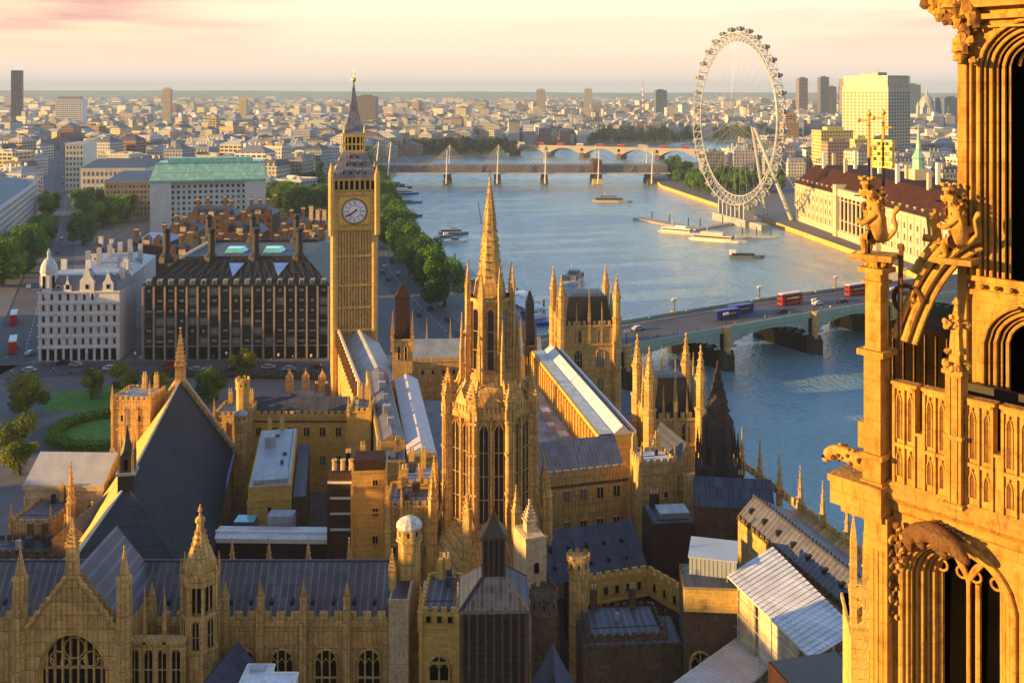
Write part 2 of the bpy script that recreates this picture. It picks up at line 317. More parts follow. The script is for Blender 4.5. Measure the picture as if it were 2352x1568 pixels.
def one(name, mb, label, cat, loc=(0, 0, 0), rz=0., group=None, kind=None, smooth=False):
    o = mb.build(name, None, smooth); o.location = loc; o.rotation_euler = (0, 0, rz); return tag(o, label, cat if not kind == 'structure' else None, group, kind)
def put(name, mesh, parent, loc=(0, 0, 0), rz=0., scale=None):
    o = bpy.data.objects.new(name, mesh); COL.objects.link(o); o.parent = parent; o.location = loc; o.rotation_euler = (0, 0, rz)
    if scale: o.scale = scale
    return o
KIDS = {}
def dup(root, loc, rz=0., label=None, scale=None):
    r = root.copy(); COL.objects.link(r); r.location = loc; r.rotation_euler = (0, 0, rz)
    if scale: r.scale = scale if isinstance(scale, tuple) else (scale,) * 3
    if label: r['label'] = label
    if root.name not in KIDS: KIDS[root.name] = [c for c in SC.objects if c.parent is root]
    for ch in KIDS[root.name]:
        c = ch.copy(); COL.objects.link(c); c.parent = r
    return r
ORD = ['', 'second', 'third', 'fourth', 'fifth', 'sixth', 'seventh', 'eighth', 'ninth', 'tenth', 'eleventh', 'twelfth', 'thirteenth', 'fourteenth', 'fifteenth', 'sixteenth', 'seventeenth', 'eighteenth', 'nineteenth', 'twentieth']
WMESH = {}
def window_mesh(w, h, nm=2, nt=1, arch=0.0, st=None, gl=None, fr=.18, pr=.16):
    """a window in the x-z plane facing -y, base centre at the origin: glass set inside a moulded stone frame with mullions and transoms"""
    st = st or STN; gl = gl or GLS; key = (round(w, 2), round(h, 2), nm, nt, arch, st.name, gl.name, fr)
    if key in WMESH: return WMESH[key]
    mb = MB(); hs = h - arch * w
    def top(x): # pointed or flat head
        if not arch: return h
        t = abs(x) / (w / 2); return hs + arch * w * math.sqrt(max(0, 1 - t ** 1.7))
    n = 8; xs = [-w / 2 + w * i / n for i in range(n + 1)]
    mb.poly([(-w / 2, -.03, 0), (w / 2, -.03, 0)] + [(x, -.03, top(x)) for x in reversed(xs)], gl)
    pts = [(-w / 2, 0)] + [(x, top(x)) for x in xs] + [(w / 2, 0)]
    for a, b in zip(pts, pts[1:]):
        mb.tube((a[0], -pr / 2, a[1]), (b[0], -pr / 2, b[1]), fr * .6, st, n=4)
    mb.box(-w / 2 - fr, w / 2 + fr, -pr * 1.4, 0, -fr, 0, st)
    for i in range(1, nm): 
        x = -w / 2 + w * i / nm; mb.box(x - fr * .3, x + fr * .3, -pr, 0, 0, top(x) - .02, st)
    for j in range(1, nt): mb.box(-w / 2, w / 2, -pr * .9, 0, hs * j / nt - fr * .25, hs * j / nt + fr * .25, st)
    if arch and w > 1.5:
        for i in range(nm):
            xa = -w / 2 + w * i / nm; xb = xa + w / nm; mb.path([(xa, -pr * .6, hs * .92), ((xa + xb) / 2, -pr * .6, hs * .92 + w / nm * .7), (xb, -pr * .6, hs * .92)], fr * .22, st, 4)
    o = mb.build('window'); me = o.data; bpy.data.objects.remove(o); WMESH[key] = me; return me
class Bld:
    """A building placed by its front wall: A (left) to B (right), local x along the wall, y away from the eye, z up."""
    def __init__(s, name, label, A, B, cat='building', group=None):
        d = Vector((B[0] - A[0], B[1] - A[1])); s.w = d.length; s.rz = math.atan2(d.y, d.x)
        s.o = thing(name, label, cat, (A[0], A[1], 0), s.rz, group); s.n = 0
    def add(s, name, mb, smooth=False): return mb.build(name, s.o, smooth)
    def win(s, mesh, x, z, y=0., rz=0., name='window'): s.n += 1; return put(name, mesh, s.o, (x, y, z), rz)
    def row(s, mesh, x0, x1, n, z, y=0., rz=0.):
        for i in range(n): s.win(mesh, x0 + (x1 - x0) * (i + .5) / n, z, y, rz)
    def rowL(s, mesh, y0, y1, n, z, x=0.):      # on the left return wall
        for i in range(n): s.win(mesh, x, z, y0 + (y1 - y0) * (i + .5) / n, -math.pi / 2)
def front(xa, ya, xb, yb, Z): a, b = G(xa, ya, Z), G(xb, yb, Z); return (a.x, a.y), (b.x, b.y)
# ================================================================ the setting: water, land, roads
mb = MB(); mb.poly([(-15500, -3000, -3), (15500, -3000, -3), (15500, 15500, -3), (-15500, 15500, -3)], WATER)
one('river_water', mb, 'blue river rippling past the palace and under the bridges', None, kind='structure')
LB = [(48, -60), (50, 160), (53, 229), (40, 285), (24, 318), (-2, 400), (-24, 464), (-65, 661), (-100, 820), (-131, 980), (-130, 1150), (-105, 1362), (0, 1537), (150, 1700), (330, 1862), (900, 2150), (2600, 2500)]
RB = [(330, -60), (300, 200), (206, 409), (195, 546), (181, 683), (160, 830), (144, 957), (150, 1080), (222, 1252), (330, 1400), (620, 1700), (1100, 1850), (2600, 2100)]
def land(name, pts, z, m, label, wallm=None):
    mb = MB(); mb.poly([(x, y, z) for x, y in pts], m)
    n = len(pts)
    for i in range(n):
        a, b = pts[i], pts[(i + 1) % n]; mb.poly([(a[0], a[1], -3.5), (b[0], b[1], -3.5), (b[0], b[1], z), (a[0], a[1], z)], wallm or STY)
    return one(name, mb, label, None, kind='structure')
far = 15500
land('ground', LB + [(far, 3000), (far, far), (-far, far), (-far, -3000), (48, -3000)], 0.0, PAVE, 'paved ground of the city on the near bank')
land('riverbank_ground', list(reversed(RB)) + [(330, -3000), (far, -3000), (far, 2100)], 0.0, PAVE, 'paved ground of the far river bank')
def ribbon(pts, w, z, m, mb=None):
    mb = mb or MB(); L_, R_ = [], []
    P = [Vector(p) for p in pts]
    for i, p in enumerate(P):
        d = (P[min(i + 1, len(P) - 1)] - P[max(i - 1, 0)]).normalized(); o = Vector((-d.y, d.x)) * w / 2; L_.append(p + o); R_.append(p - o)
    for i in range(len(P) - 1): mb.poly([(R_[i].x, R_[i].y, z), (R_[i + 1].x, R_[i + 1].y, z), (L_[i + 1].x, L_[i + 1].y, z), (L_[i].x, L_[i].y, z)], m)
    return mb
def g2(x, y, Z=0): v = G(x, y, Z); return (v.x, v.y)
ROADS = {}
def road(name, pts, w, label, dash=True):
    ROADS[name] = (pts, w)
    one(name, ribbon(pts, w, .012, ASPH), label, None, kind='structure')
    if dash:
        mb = MB(); P = [Vector(p) for p in pts]
        for a, b in zip(P, P[1:]):
            l = (b - a).length; d = (b - a).normalized(); o = Vector((-d.y, d.x)) * .09; k = 0.
            while k < l - 3:
                p, q = a + d * k, a + d * (k + 2.5); mb.poly([(p.x - o.x, p.y - o.y, .02), (q.x - o.x, q.y - o.y, .02), (q.x + o.x, q.y + o.y, .02), (p.x + o.x, p.y + o.y, .02)], WHITE); k += 6
        one('road_markings', mb, None, None, kind='structure')
    mb = MB()
    for s in (-1, 1):
        off = [];  P = [Vector(p) for p in pts]
        for i, p in enumerate(P):
            d = (P[min(i + 1, len(P) - 1)] - P[max(i - 1, 0)]).normalized(); off.append(tuple(p + Vector((-d.y, d.x)) * s * (w / 2 + .15)))
        for a, b in zip(off, off[1:]):
            d = (Vector(b) - Vector(a)).normalized(); o = Vector((-d.y, d.x)) * .15; A, B = Vector(a), Vector(b)
            mb.prism([tuple(A - o), tuple(B - o), tuple(B + o), tuple(A + o)], 0, .13, PAVE)
    one('kerb', mb, None, None, kind='structure')
road('whitehall_road', [(-172, 315), g2(60, 800), g2(110, 620), g2(150, 480), g2(152, 400), g2(158, 345)], 21, 'broad road running away between the government buildings')
road('square_road', [(-420, 322), (-172, 316), g2(300, 845), g2(600, 842), (-62, 316), (24, 322)], 15, 'road crossing in front of the clock tower')
road('embankment_road', [(-12, 330), (-40, 420), (-62, 500), (-84, 640), (-118, 800), (-148, 960), (-152, 1120)], 15, 'riverside road behind the line of trees')
mb = MB(); mb.poly([(*g2(90, 945), .02), (*g2(130, 902), .02), (*g2(250, 885), .02), (*g2(420, 880), .02), (*g2(300, 940), .02), (*g2(160, 945), .02)], GRASS)
one('lawn', mb, 'green lawn of the yard beside the road', None, kind='structure')
mb = MB(); mb.poly([(x, y, .02) for x, y in mb.ngon(-106, 261, 11.5, 28)], GRASS); one('round_lawn', mb, 'round lawn inside the hedge ring', None, kind='structure')
mb = MB(); c = 28
for i in range(c):
    a, b = 2 * math.pi * i / c, 2 * math.pi * (i + 1) / c
    mb.poly([(-106 + 15.3 * math.cos(a), 261 + 15.3 * math.sin(a), .03), (-106 + 19.5 * math.cos(a), 261 + 19.5 * math.sin(a), .03), (-106 + 19.5 * math.cos(b), 261 + 19.5 * math.sin(b), .03), (-106 + 15.3 * math.cos(b), 261 + 15.3 * math.sin(b), .03)], ASPH)
one('yard_path', mb, 'curving asphalt path round the hedge', None, kind='structure')
# hills on the skyline
HILLM = plain('hazy_hillside', (.10, .12, .12), .9, .8, .004); mb = MB(); q = random.Random(3); pts = []
for i in range(121):
    x = -9000 + 18000 * i / 120; h = 90 + 22 * math.exp(-((x + 4500) / 3600) ** 2) + 3 * math.sin(i * .35) + q.uniform(-2, 2) - 8 * max(0, x / 9000); pts.append((x, h))
for (x0, h0), (x1, h1) in zip(pts, pts[1:]):
    mb.poly([(x0, 9200, 0), (x1, 9200, 0), (x1, 10500, h1), (x0, 10500, h0)], HILLM); mb.poly([(x0, 10500, h0), (x1, 10500, h1), (x1, 15000, 0), (x0, 15000, 0)], LEAFD)
one('hills', mb, 'low wooded hills along the skyline', None, kind='structure')
# hedge ring
mb = MB(); q = random.Random(5)
for i in range(5200):
    a = q.uniform(0, 2 * math.pi); r = 13.2 + q.uniform(-1.9, 1.9); z = q.uniform(.1, 2.1); s = q.uniform(.12, .3); k = q.uniform(.2, 1)
    p = Vector((r * math.cos(a), r * math.sin(a), z)); n = Vector((q.gauss(0, 1), q.gauss(0, 1), q.gauss(0, 1) + .6)).normalized(); t = n.orthogonal().normalized() * s; u = n.cross(t)
    mb.poly([p - t - u, p + t - u, p + t + u, p - t + u], LEAF, tint=(k * 1.6, k * 1.6, k * 1.6))
for i in range(40):
    a, b = 2 * math.pi * i / 40, 2 * math.pi * (i + 1) / 40
    P = [(11.7 * math.cos(a), 11.7 * math.sin(a)), (14.7 * math.cos(a), 14.7 * math.sin(a)), (14.7 * math.cos(b), 14.7 * math.sin(b)), (11.7 * math.cos(b), 11.7 * math.sin(b))]; mb.prism(P, 0, 1.7, LEAF, tint=(.25, .25, .25))
one('clipped_hedge', mb, 'round clipped green hedge ring enclosing a lawn beside the old hall', 'hedge', (-106, 261, 0))
# ================================================================ trees
def crown(seed, r, h, leaf, n, ls, lobes=9, lim=None):
    q = random.Random(seed); mb = MB(); cl = []
    for i in range(lobes):
        a = q.uniform(0, 2 * math.pi); rr = r * math.sqrt(q.uniform(0, .62)); z = q.uniform(.25, .86) * h; k = 1 - abs(z / h - .5) * .7
        cl.append((Vector((rr * k * math.cos(a), rr * k * math.sin(a), z)), r * q.uniform(.26, .46), q.uniform(0, 1)))
    for i in range(n):
        c, cr, k = cl[i % lobes]; d = Vector((q.gauss(0, 1), q.gauss(0, 1), q.gauss(0, 1))).normalized(); p = c + d * cr * q.uniform(.55, 1.08) * Vector((1, 1, .82)).length / 1.63
        nn_ = (d + Vector((q.gauss(0, .7), q.gauss(0, .7), q.gauss(.3, .7)))).normalized(); s = ls * q.uniform(.6, 1.3); t = nn_.orthogonal().normalized() * s; u = nn_.cross(t); kk = max(0, min(1, k + q.uniform(-.25, .25)))
        mb.poly([p - t, p - u * .6, p + t, p + u * .6], leaf, tint=(kk, kk, kk))
    return mb
def trunk(h, r, limbs=5, seed=0):
    q = random.Random(seed); mb = MB(); mb.tube((0, 0, 0), (.1, .1, h * .45), r, BARK, r * .6, 7)
    for i in range(limbs):
        a = 2 * math.pi * i / limbs + q.uniform(-.3, .3); mb.tube((.1, .1, h * q.uniform(.3, .45)), (math.cos(a) * h * .25, math.sin(a) * h * .25, h * q.uniform(.6, .8)), r * .45, BARK, r * .12, 5)
    return mb
TREES = {}
def tree_proto(key, name, r, h, leaf, n, ls, seed, lobes=9):
    root = thing(name, 'tree', 'tree', (0, 0, 0)); trunk(h, r * .09, 5, seed).build('trunk', root); crown(seed, r, h, leaf, n, ls, lobes).build('crown', root); TREES[key] = (root, [False])
def tree(key, x, y, label, s=1., group='trees', z=0., rz=None):
    root, used = TREES[key]
    if not used[0]:
        used[0] = True; root.location = (x, y, z); root['label'] = label; root['group'] = group; root.scale = (s,) * 3; KIDS.setdefault(root.name, [c for c in SC.objects if c.parent is root]); o = root
    else: o = dup(root, (x, y, z), rnd.uniform(0, 6.28) if rz is None else rz, label, s); o['group'] = group
    return o
for i in range(3): tree_proto('plane%d' % i, 'plane_tree', 7.6, 15, LEAF, 8500, .42, 20 + i, 16)
for i in range(2): tree_proto('yellow%d' % i, 'yellow_green_tree', 5.6, 11, LEAFY, 3600, .34, 30 + i, 10)
for i in range(3): tree_proto('far%d' % i, 'distant_tree', 9, 16, LEAFD, 700, 1.1, 40 + i, 10)
for i in range(1): tree_proto('mid%d' % i, 'street_tree', 7, 14, LEAF, 2200, .7, 50 + i, 12)
# embankment planes, near to far (picture column / row of the foot)
k = 0; P = [(1022, 704), (992, 668), (975, 642), (952, 625), (938, 604), (925, 588), (912, 566), (903, 548), (895, 532), (889, 515), (882, 500), (878, 488), (874, 476), (868, 462), (866, 448), (863, 437), (861, 428)]
for i, (x, y) in enumerate(P):
    v = G(x, y); nm = 'large dark green plane tree in the riverside row, ' + ('nearest to the palace' if i == 0 else ORD[i] + ' from the palace end')
    tree('plane%d' % (i % 3), v.x, v.y, nm, rnd.uniform(1.3, 1.5) * (1.0 if i < 6 else 1.12), 'plane trees along the embankment')
# second row and the gardens left of the clock tower
for i, (x, y, s) in enumerate([(628, 492, 1.5), (652, 497, 1.5), (678, 500, 1.55), (702, 500, 1.5), (728, 498, 1.5), (742, 490, 1.5), (632, 470, 1.3), (655, 474, 1.3), (682, 476, 1.35), (708, 478, 1.3), (735, 474, 1.3), (645, 450, 1.45), (672, 452, 1.5), (700, 452, 1.5), (728, 450, 1.5), (655, 425, 1.5), (688, 425, 1.6), (720, 425, 1.6), (690, 400, 1.6), (720, 398, 1.7), (742, 380, 1.7), (760, 360, 1.6), (846, 372, 1.5), (848, 395, 1.4), (850, 352, 1.5)]):
    v = G(x, y); tree('mid0' if i > 7 else 'plane%d' % (i % 3), v.x, v.y, 'bushy green tree in the gardens behind the clock tower, %s from the ministry' % (ORD[i % 20] or 'first') + (' back row' if i > 19 else ''), s, 'garden trees behind the clock tower')
AV = [(20, 640, 1.15), (48, 628, 1.1), (66, 606, 1.05), (92, 566, .85), (104, 556, .8), (112, 500, .9), (118, 492, .85), (190, 562, .9), (206, 520, .85), (236, 525, .9), (262, 515, .95), (288, 512, 1.0), (190, 492, 1.0), (246, 500, 1.05), (6, 655, 1.1), (276, 500, 1.05)]
for i, (x, y, s) in enumerate(AV):
    v = G(x, y); side = 'left' if x < 150 else 'right'
    tree('mid0' if y < 520 else 'plane%d' % (i % 3), v.x, v.y, 'leafy street tree on the %s side of the long road, %s in this clump' % (side, ORD[i % 10] or 'first'), s * 1.4, 'trees beside the long road')
for i, (x, y, s) in enumerate([(62, 955, 1.15), (210, 915, .85), (285, 905, .85), (365, 905, .75), (480, 925, 1.1), (558, 868, .85), (38, 1045, .95), (45, 1090, .8)]):
    v = G(x, y); tree('yellow%d' % (i % 2) if i not in (4,) else 'plane1', v.x, v.y, ['round yellow-green tree on the left edge of the yard', 'small tree on the lawn above the hedge ring', 'small tree right of the hedge ring beside the road', 'low tree just left of the old hall gable', 'dark green tree right of the old hall gable', 'small yellow tree in front of the dark office block', 'yellow tree left of the yard path', 'low bushy tree at the left edge above the chapel roof'][i], s * (.62 if i == 4 else 1), 'trees of the palace yard')
# far-bank trees round the wheel
def clump(pts, key, label, group, s=1.):
    for i, (x, y) in enumerate(pts):
        v = G(x, y); tree(key + str(i % (3 if key == 'far' else 1)) if key != 'mid' else 'mid0', v.x, v.y, label + ', ' + (ORD[i % 20] or 'first') + ' from the left', s * rnd.uniform(.85, 1.15), group)
clump([(1528, 402), (1540, 412), (1555, 420), (1562, 408), (1572, 428), (1586, 434), (1596, 425), (1604, 440), (1615, 432), (1625, 446), (1548, 392), (1580, 400)], 'mid', 'green tree on the far quay left of the wheel', 'trees left of the wheel', 1.15)
clump([(1640, 420), (1655, 432), (1668, 440), (1682, 438), (1695, 445), (1708, 440), (1722, 436), (1735, 428), (1700, 425), (1672, 425), (1785, 420), (1770, 435), (1790, 440), (1760, 440)], 'mid', 'dark green park tree seen through the wheel', 'park trees behind the wheel', 1.2)
clump([(x, 352 + 3 * math.sin(x)) for x in range(870, 1180, 17)], 'far', 'dark green tree in the line beyond the suspension footbridge', 'trees beyond the footbridge', 1.5)
clump([(x, 327 + 3 * math.sin(x)) for x in range(1190, 1590, 21)], 'far', 'dark tree on the far bank above the road bridge', 'trees above the road bridge', 1.7)
clump([(x, 318 + 6 * math.sin(x * .7)) for x in range(1640, 1780, 13)], 'far', 'dark blue-green tree between the rims of the wheel', 'distant trees seen through the wheel', 1.7)
clump([(2085, 330), (2100, 325), (2120, 330), (2160, 320), (2180, 328), (1800, 330), (1830, 320)], 'far', 'small distant tree among the south bank roofs', 'distant south bank trees', 1.5)
# ================================================================ the palace
def roofmb(b, x0, x1, y0, y1, z0, z1, m, axis='x', ends=None, over=.3, hip=0, name='roof'):
    mb = MB(); mb.gable(x0, x1, y0, y1, z0, z1, m, axis, ends, over, hip); return b.add(name, mb)
def walls(b, w, d, z, m, z0=0, par=.0, th=.5, flat=None, x0=0, y0=0):
    mb = MB(); mb.box(x0, x0 + w, y0, y0 + d, z0, z, m, flat or m); return b.add('wall', mb)
def course(b, w, z, m, d=0, pr=.22, h=.35):
    mb = MB(); mb.box(-pr, w + pr, -pr, d + pr if d else .0, z, z + h, m); return b.add('cornice', mb)
def battl(b, p, q, z, h, wid, gap, m, th=.45): mb = MB(); mb.merlons(p, q, z, h, wid, gap, th, m); return b.add('battlements', mb)
# ---- great clock tower
def clock_tower():
    Y = 290; S = F / Y; xc = 805; hw = 6.05; rz = R(11)
    c = Vector((Xx(xc, Y), Y + 6)); t = thing('clock_tower', 'tall honey stone clock tower with white dial and grey iron spire beside the bridge', 'clock tower', (c.x, c.y, 0), rz)
    z = lambda y: Zy(y, Y)
    mb = MB(); zb, zt = 0, z(520); mb.box(-hw, hw, -hw, hw, 0, zt, STB)
    b = mb.build('shaft', t)
    for s, (dx, dy, r) in enumerate([(0, -1, 0), (-1, 0, -90), (1, 0, 90), (0, 1, 180)]):
        mb = MB()
        for i in range(13):   # vertical panelling ribs
            x = -hw + 1.1 + (2 * hw - 2.2) * i / 12; wd = .17 if i % 4 else .30; mb.box(x - wd, x + wd, -hw - (.22 if i % 4 else .4), -hw + .05, 6, zt - .4, STB); mb.box(x + .36, x + .50, -hw - .05, -hw + .02, 9, zt - 1.5, STD) if i < 12 else None  # dark strips between the ribs colour in the recess shade
        for zz in (z(588), z(655), z(706), z(758), 17, 8): mb.box(-hw + .3, hw - .3, -hw - .5, -hw + .04, zz - .25, zz + .4, STB)
        for j in range(5):
            za = [z(584), z(651), z(702), z(754), z(815)][j]; 
            for i in range(12):
                x = -hw + 1.1 + (2 * hw - 2.2) * (i + .5) / 12
                mb.box(x - .11, x + .11, -hw - .06, -hw + .02, za - 1.6, za + .9, DARK) if i % 2 else None
        mb.build('panelled_face', t).rotation_euler = (0, 0, R(r))
    mb = MB()
    for sx in (-1, 1):
        for sy in (-1, 1): mb.prism(mb.ngon(sx * (hw - .2), sy * (hw - .2), 1.0, 8), 0, z(440), STB)
    mb.build('corner_buttresses', t).name = 'corner_buttress'
    # clock stage
    hc = 6.65; z0, z1 = z(528), z(441); mb = MB(); mb.box(-hc, hc, -hc, hc, z0, z1, STB)
    for zz, e in ((z0, .25), (z0 + 1.1, .12), (z1 - .9, .3)): mb.box(-hc - e, hc + e, -hc - e, hc + e, zz, zz + .6, STB)
    for sx in (-1, 1):
        for sy in (-1, 1): mb.prism(mb.ngon(sx * (hc - .1), sy * (hc - .1), .95, 8), z0 - 1.5, z1 + 4.5, STB); mb.lathe(sx * (hc - .1), sy * (hc - .1), [(.95, z1 + 4.5), (.05, z1 + 8)], 8, STB)
    mb.build('clock_stage', t)
    zc = z(485)
    for r in (0, -90, 90, 180):
        d = bpy.data.objects.new('clock_face', None); mb = MB(); rr = 3.45; n = 40
        mb.box(-rr - .95, rr + .95, -hc - .12, -hc + .02, zc - rr - .75, zc + rr + .75, GILT)
        ring = lambda r0, r1, y, m: [mb.poly([(r0 * math.cos(a), y, zc + r0 * math.sin(a)), (r0 * math.cos(e), y, zc + r0 * math.sin(e)), (r1 * math.cos(e), y, zc + r1 * math.sin(e)), (r1 * math.cos(a), y, zc + r1 * math.sin(a))], m) for a, e in [(2 * math.pi * i / n, 2 * math.pi * (i + 1) / n) for i in range(n)]]
        ring(0.001, rr, -hc - .16, DIAL); ring(rr, rr + .35, -hc - .2, STD)
        ring(rr * .50, rr * .53, -hc - .2, DARKM); ring(rr * .93, rr * .96, -hc - .2, DARKM)
        rom = ['XII', 'I', 'II', 'III', 'IIII', 'V', 'VI', 'VII', 'VIII', 'IX', 'X', 'XI']
        for h in range(12):   # roman numerals standing radially
            a = math.pi / 2 - h * math.pi / 6; rad = Vector((math.cos(a), 0, math.sin(a))); tan = Vector((math.sin(a), 0, -math.cos(a))); s_ = rom[h]; wid = {'I': .17, 'V': .42, 'X': .42}; tot = sum(wid[q_] for q_ in s_); x = -tot / 2; base = Vector((0, -hc - .22, zc)); r0, r1 = rr * .58, rr * .88
            for ch in s_:
                c_ = x + wid[ch] / 2; e = wid[ch] * .36
                sg = {'I': [(0, 0)], 'V': [(0, -e), (0, e)], 'X': [(-e, e), (e, -e)]}[ch]
                for u0, u1 in sg: mb.tube(base + rad * r0 + tan * (c_ + u0), base + rad * r1 + tan * (c_ + u1), .034, BLACK, n=4)
                x += wid[ch]
        o = mb.build('clock_dial', t); o.rotation_euler = (0, 0, R(r))
        for nm, an, ln, wd in (('minute_hand', 7.667 * 30 * 0 + 240, 3.1, .17), ('hour_hand', 7.667 * 30, 2.1, .26)):
            mb = MB(); a = math.pi / 2 - R(an); d = Vector((math.cos(a), 0, math.sin(a))); base = Vector((0, -hc - .32, zc)); mb.tube(base - d * .9, base + d * ln, wd, BLACK, wd * .4, 5); mb.build(nm, o)
    # belfry
    hb = 6.1; z2, z3 = z1, z(408); mb = MB(); mb.box(-hb, hb, -hb, hb, z2, z3, DARK); mb.box(-hb - .3, hb + .3, -hb - .3, hb + .3, z3 - .9, z3, STB); mb.box(-hb - .25, hb + .25, -hb - .25, hb + .25, z2, z2 + .7, STB)
    for r in range(4):
        mb.T = Matrix.Rotation(r * math.pi / 2, 4, 'Z')
        for i in range(9): x = -hb + 2 * hb * i / 8; mb.box(x - .27, x + .27, -hb - .25, -hb + .3, z2, z3 - .3, STB)
    mb.T = None; mb.build('belfry', t)
    mb = MB(); za, zb_ = z3, z(352); r0, r1 = 6.6, 3.55; mb.lathe(0, 0, [(r0 * 1.414, za), (r0 * 1.414 * .84, za + (zb_ - za) * .34), (r1 * 1.414, zb_)], 4, IRON); roof = mb.build('roof', t)
    for r in range(4):
        mb = MB(); mb.T = Matrix.Rotation(r * math.pi / 2, 4, 'Z')
        for k, (n_, tt) in enumerate(((4, .14), (3, .48), (2, .78))):
            for i in range(n_):
                zz = za + (zb_ - za) * tt; rr = r0 + (r1 - r0) * tt; x = (i - (n_ - 1) / 2) * 2.1; mb.box(x - .42, x + .42, -rr - .35, -rr + .6, zz, zz + .9, IRON); mb.box(x - .25, x + .25, -rr - .38, -rr, zz + .1, zz + .7, DARK); mb.gable(x - .42, x + .42, -rr - .35, -rr + .6, zz + .9, zz + 1.4, IRON, 'y', over=.05)
        mb.build('dormer', roof)
    mb = MB(); hl = 3.0; zl = z(309); mb.box(-hl * .8, hl * .8, -hl * .8, hl * .8, zb_, zl, DARK); mb.box(-hl - .2, hl + .2, -hl - .2, hl + .2, zb_, zb_ + .7, GILT); mb.box(-hl - .25, hl + .25, -hl - .25, hl + .25, zl - .9, zl, GILT)
    for r in range(4):
        mb.T = Matrix.Rotation(r * math.pi / 2, 4, 'Z')
        for i in range(6): x = -hl + 2 * hl * i / 5; mb.box(x - .22, x + .22, -hl - .1, -hl + .25, zb_, zl - .4, GILT)
        mb.box(-hl, hl, -hl - .05, -hl + .1, zb_ + 2.2, zb_ + 2.7, GILT)
    mb.T = None; mb.build('lantern', t)
    mb = MB(); k = 1.414; mb.lathe(0, 0, [(3.3 * k, zl), (2.9 * k, zl + .6), (1.55 * k, z(265)), (.75 * k, z(228)), (.28 * k, z(196)), (.12, z(186))], 4, IRON); 
    for r in range(4):
        mb.T = Matrix.Rotation(r * math.pi / 2, 4, 'Z'); mb.box(-.45, .45, -2.75, -1.5, zl + 1.2, zl + 2.6, IRON); mb.lathe(-2.9, -2.9, [(.25, zl), (.03, zl + 2.6)], 5, GILT)
    mb.T = None; mb.build('spire', t)
    mb = MB(); mb.lathe(0, 0, [(.10, z(190)), (.35, z(189)), (.75, z(184)), (.75, z(181)), (.1, z(177)), (.09, z(159)), (.02, z(157))], 8, GILT); mb.tube((-.7, 0, z(168)), (.7, 0, z(168)), .09, GILT); mb.tube((0, -.7, z(168)), (0, .7, z(168)), .09, GILT); mb.build('finial', t)
clock_tower()
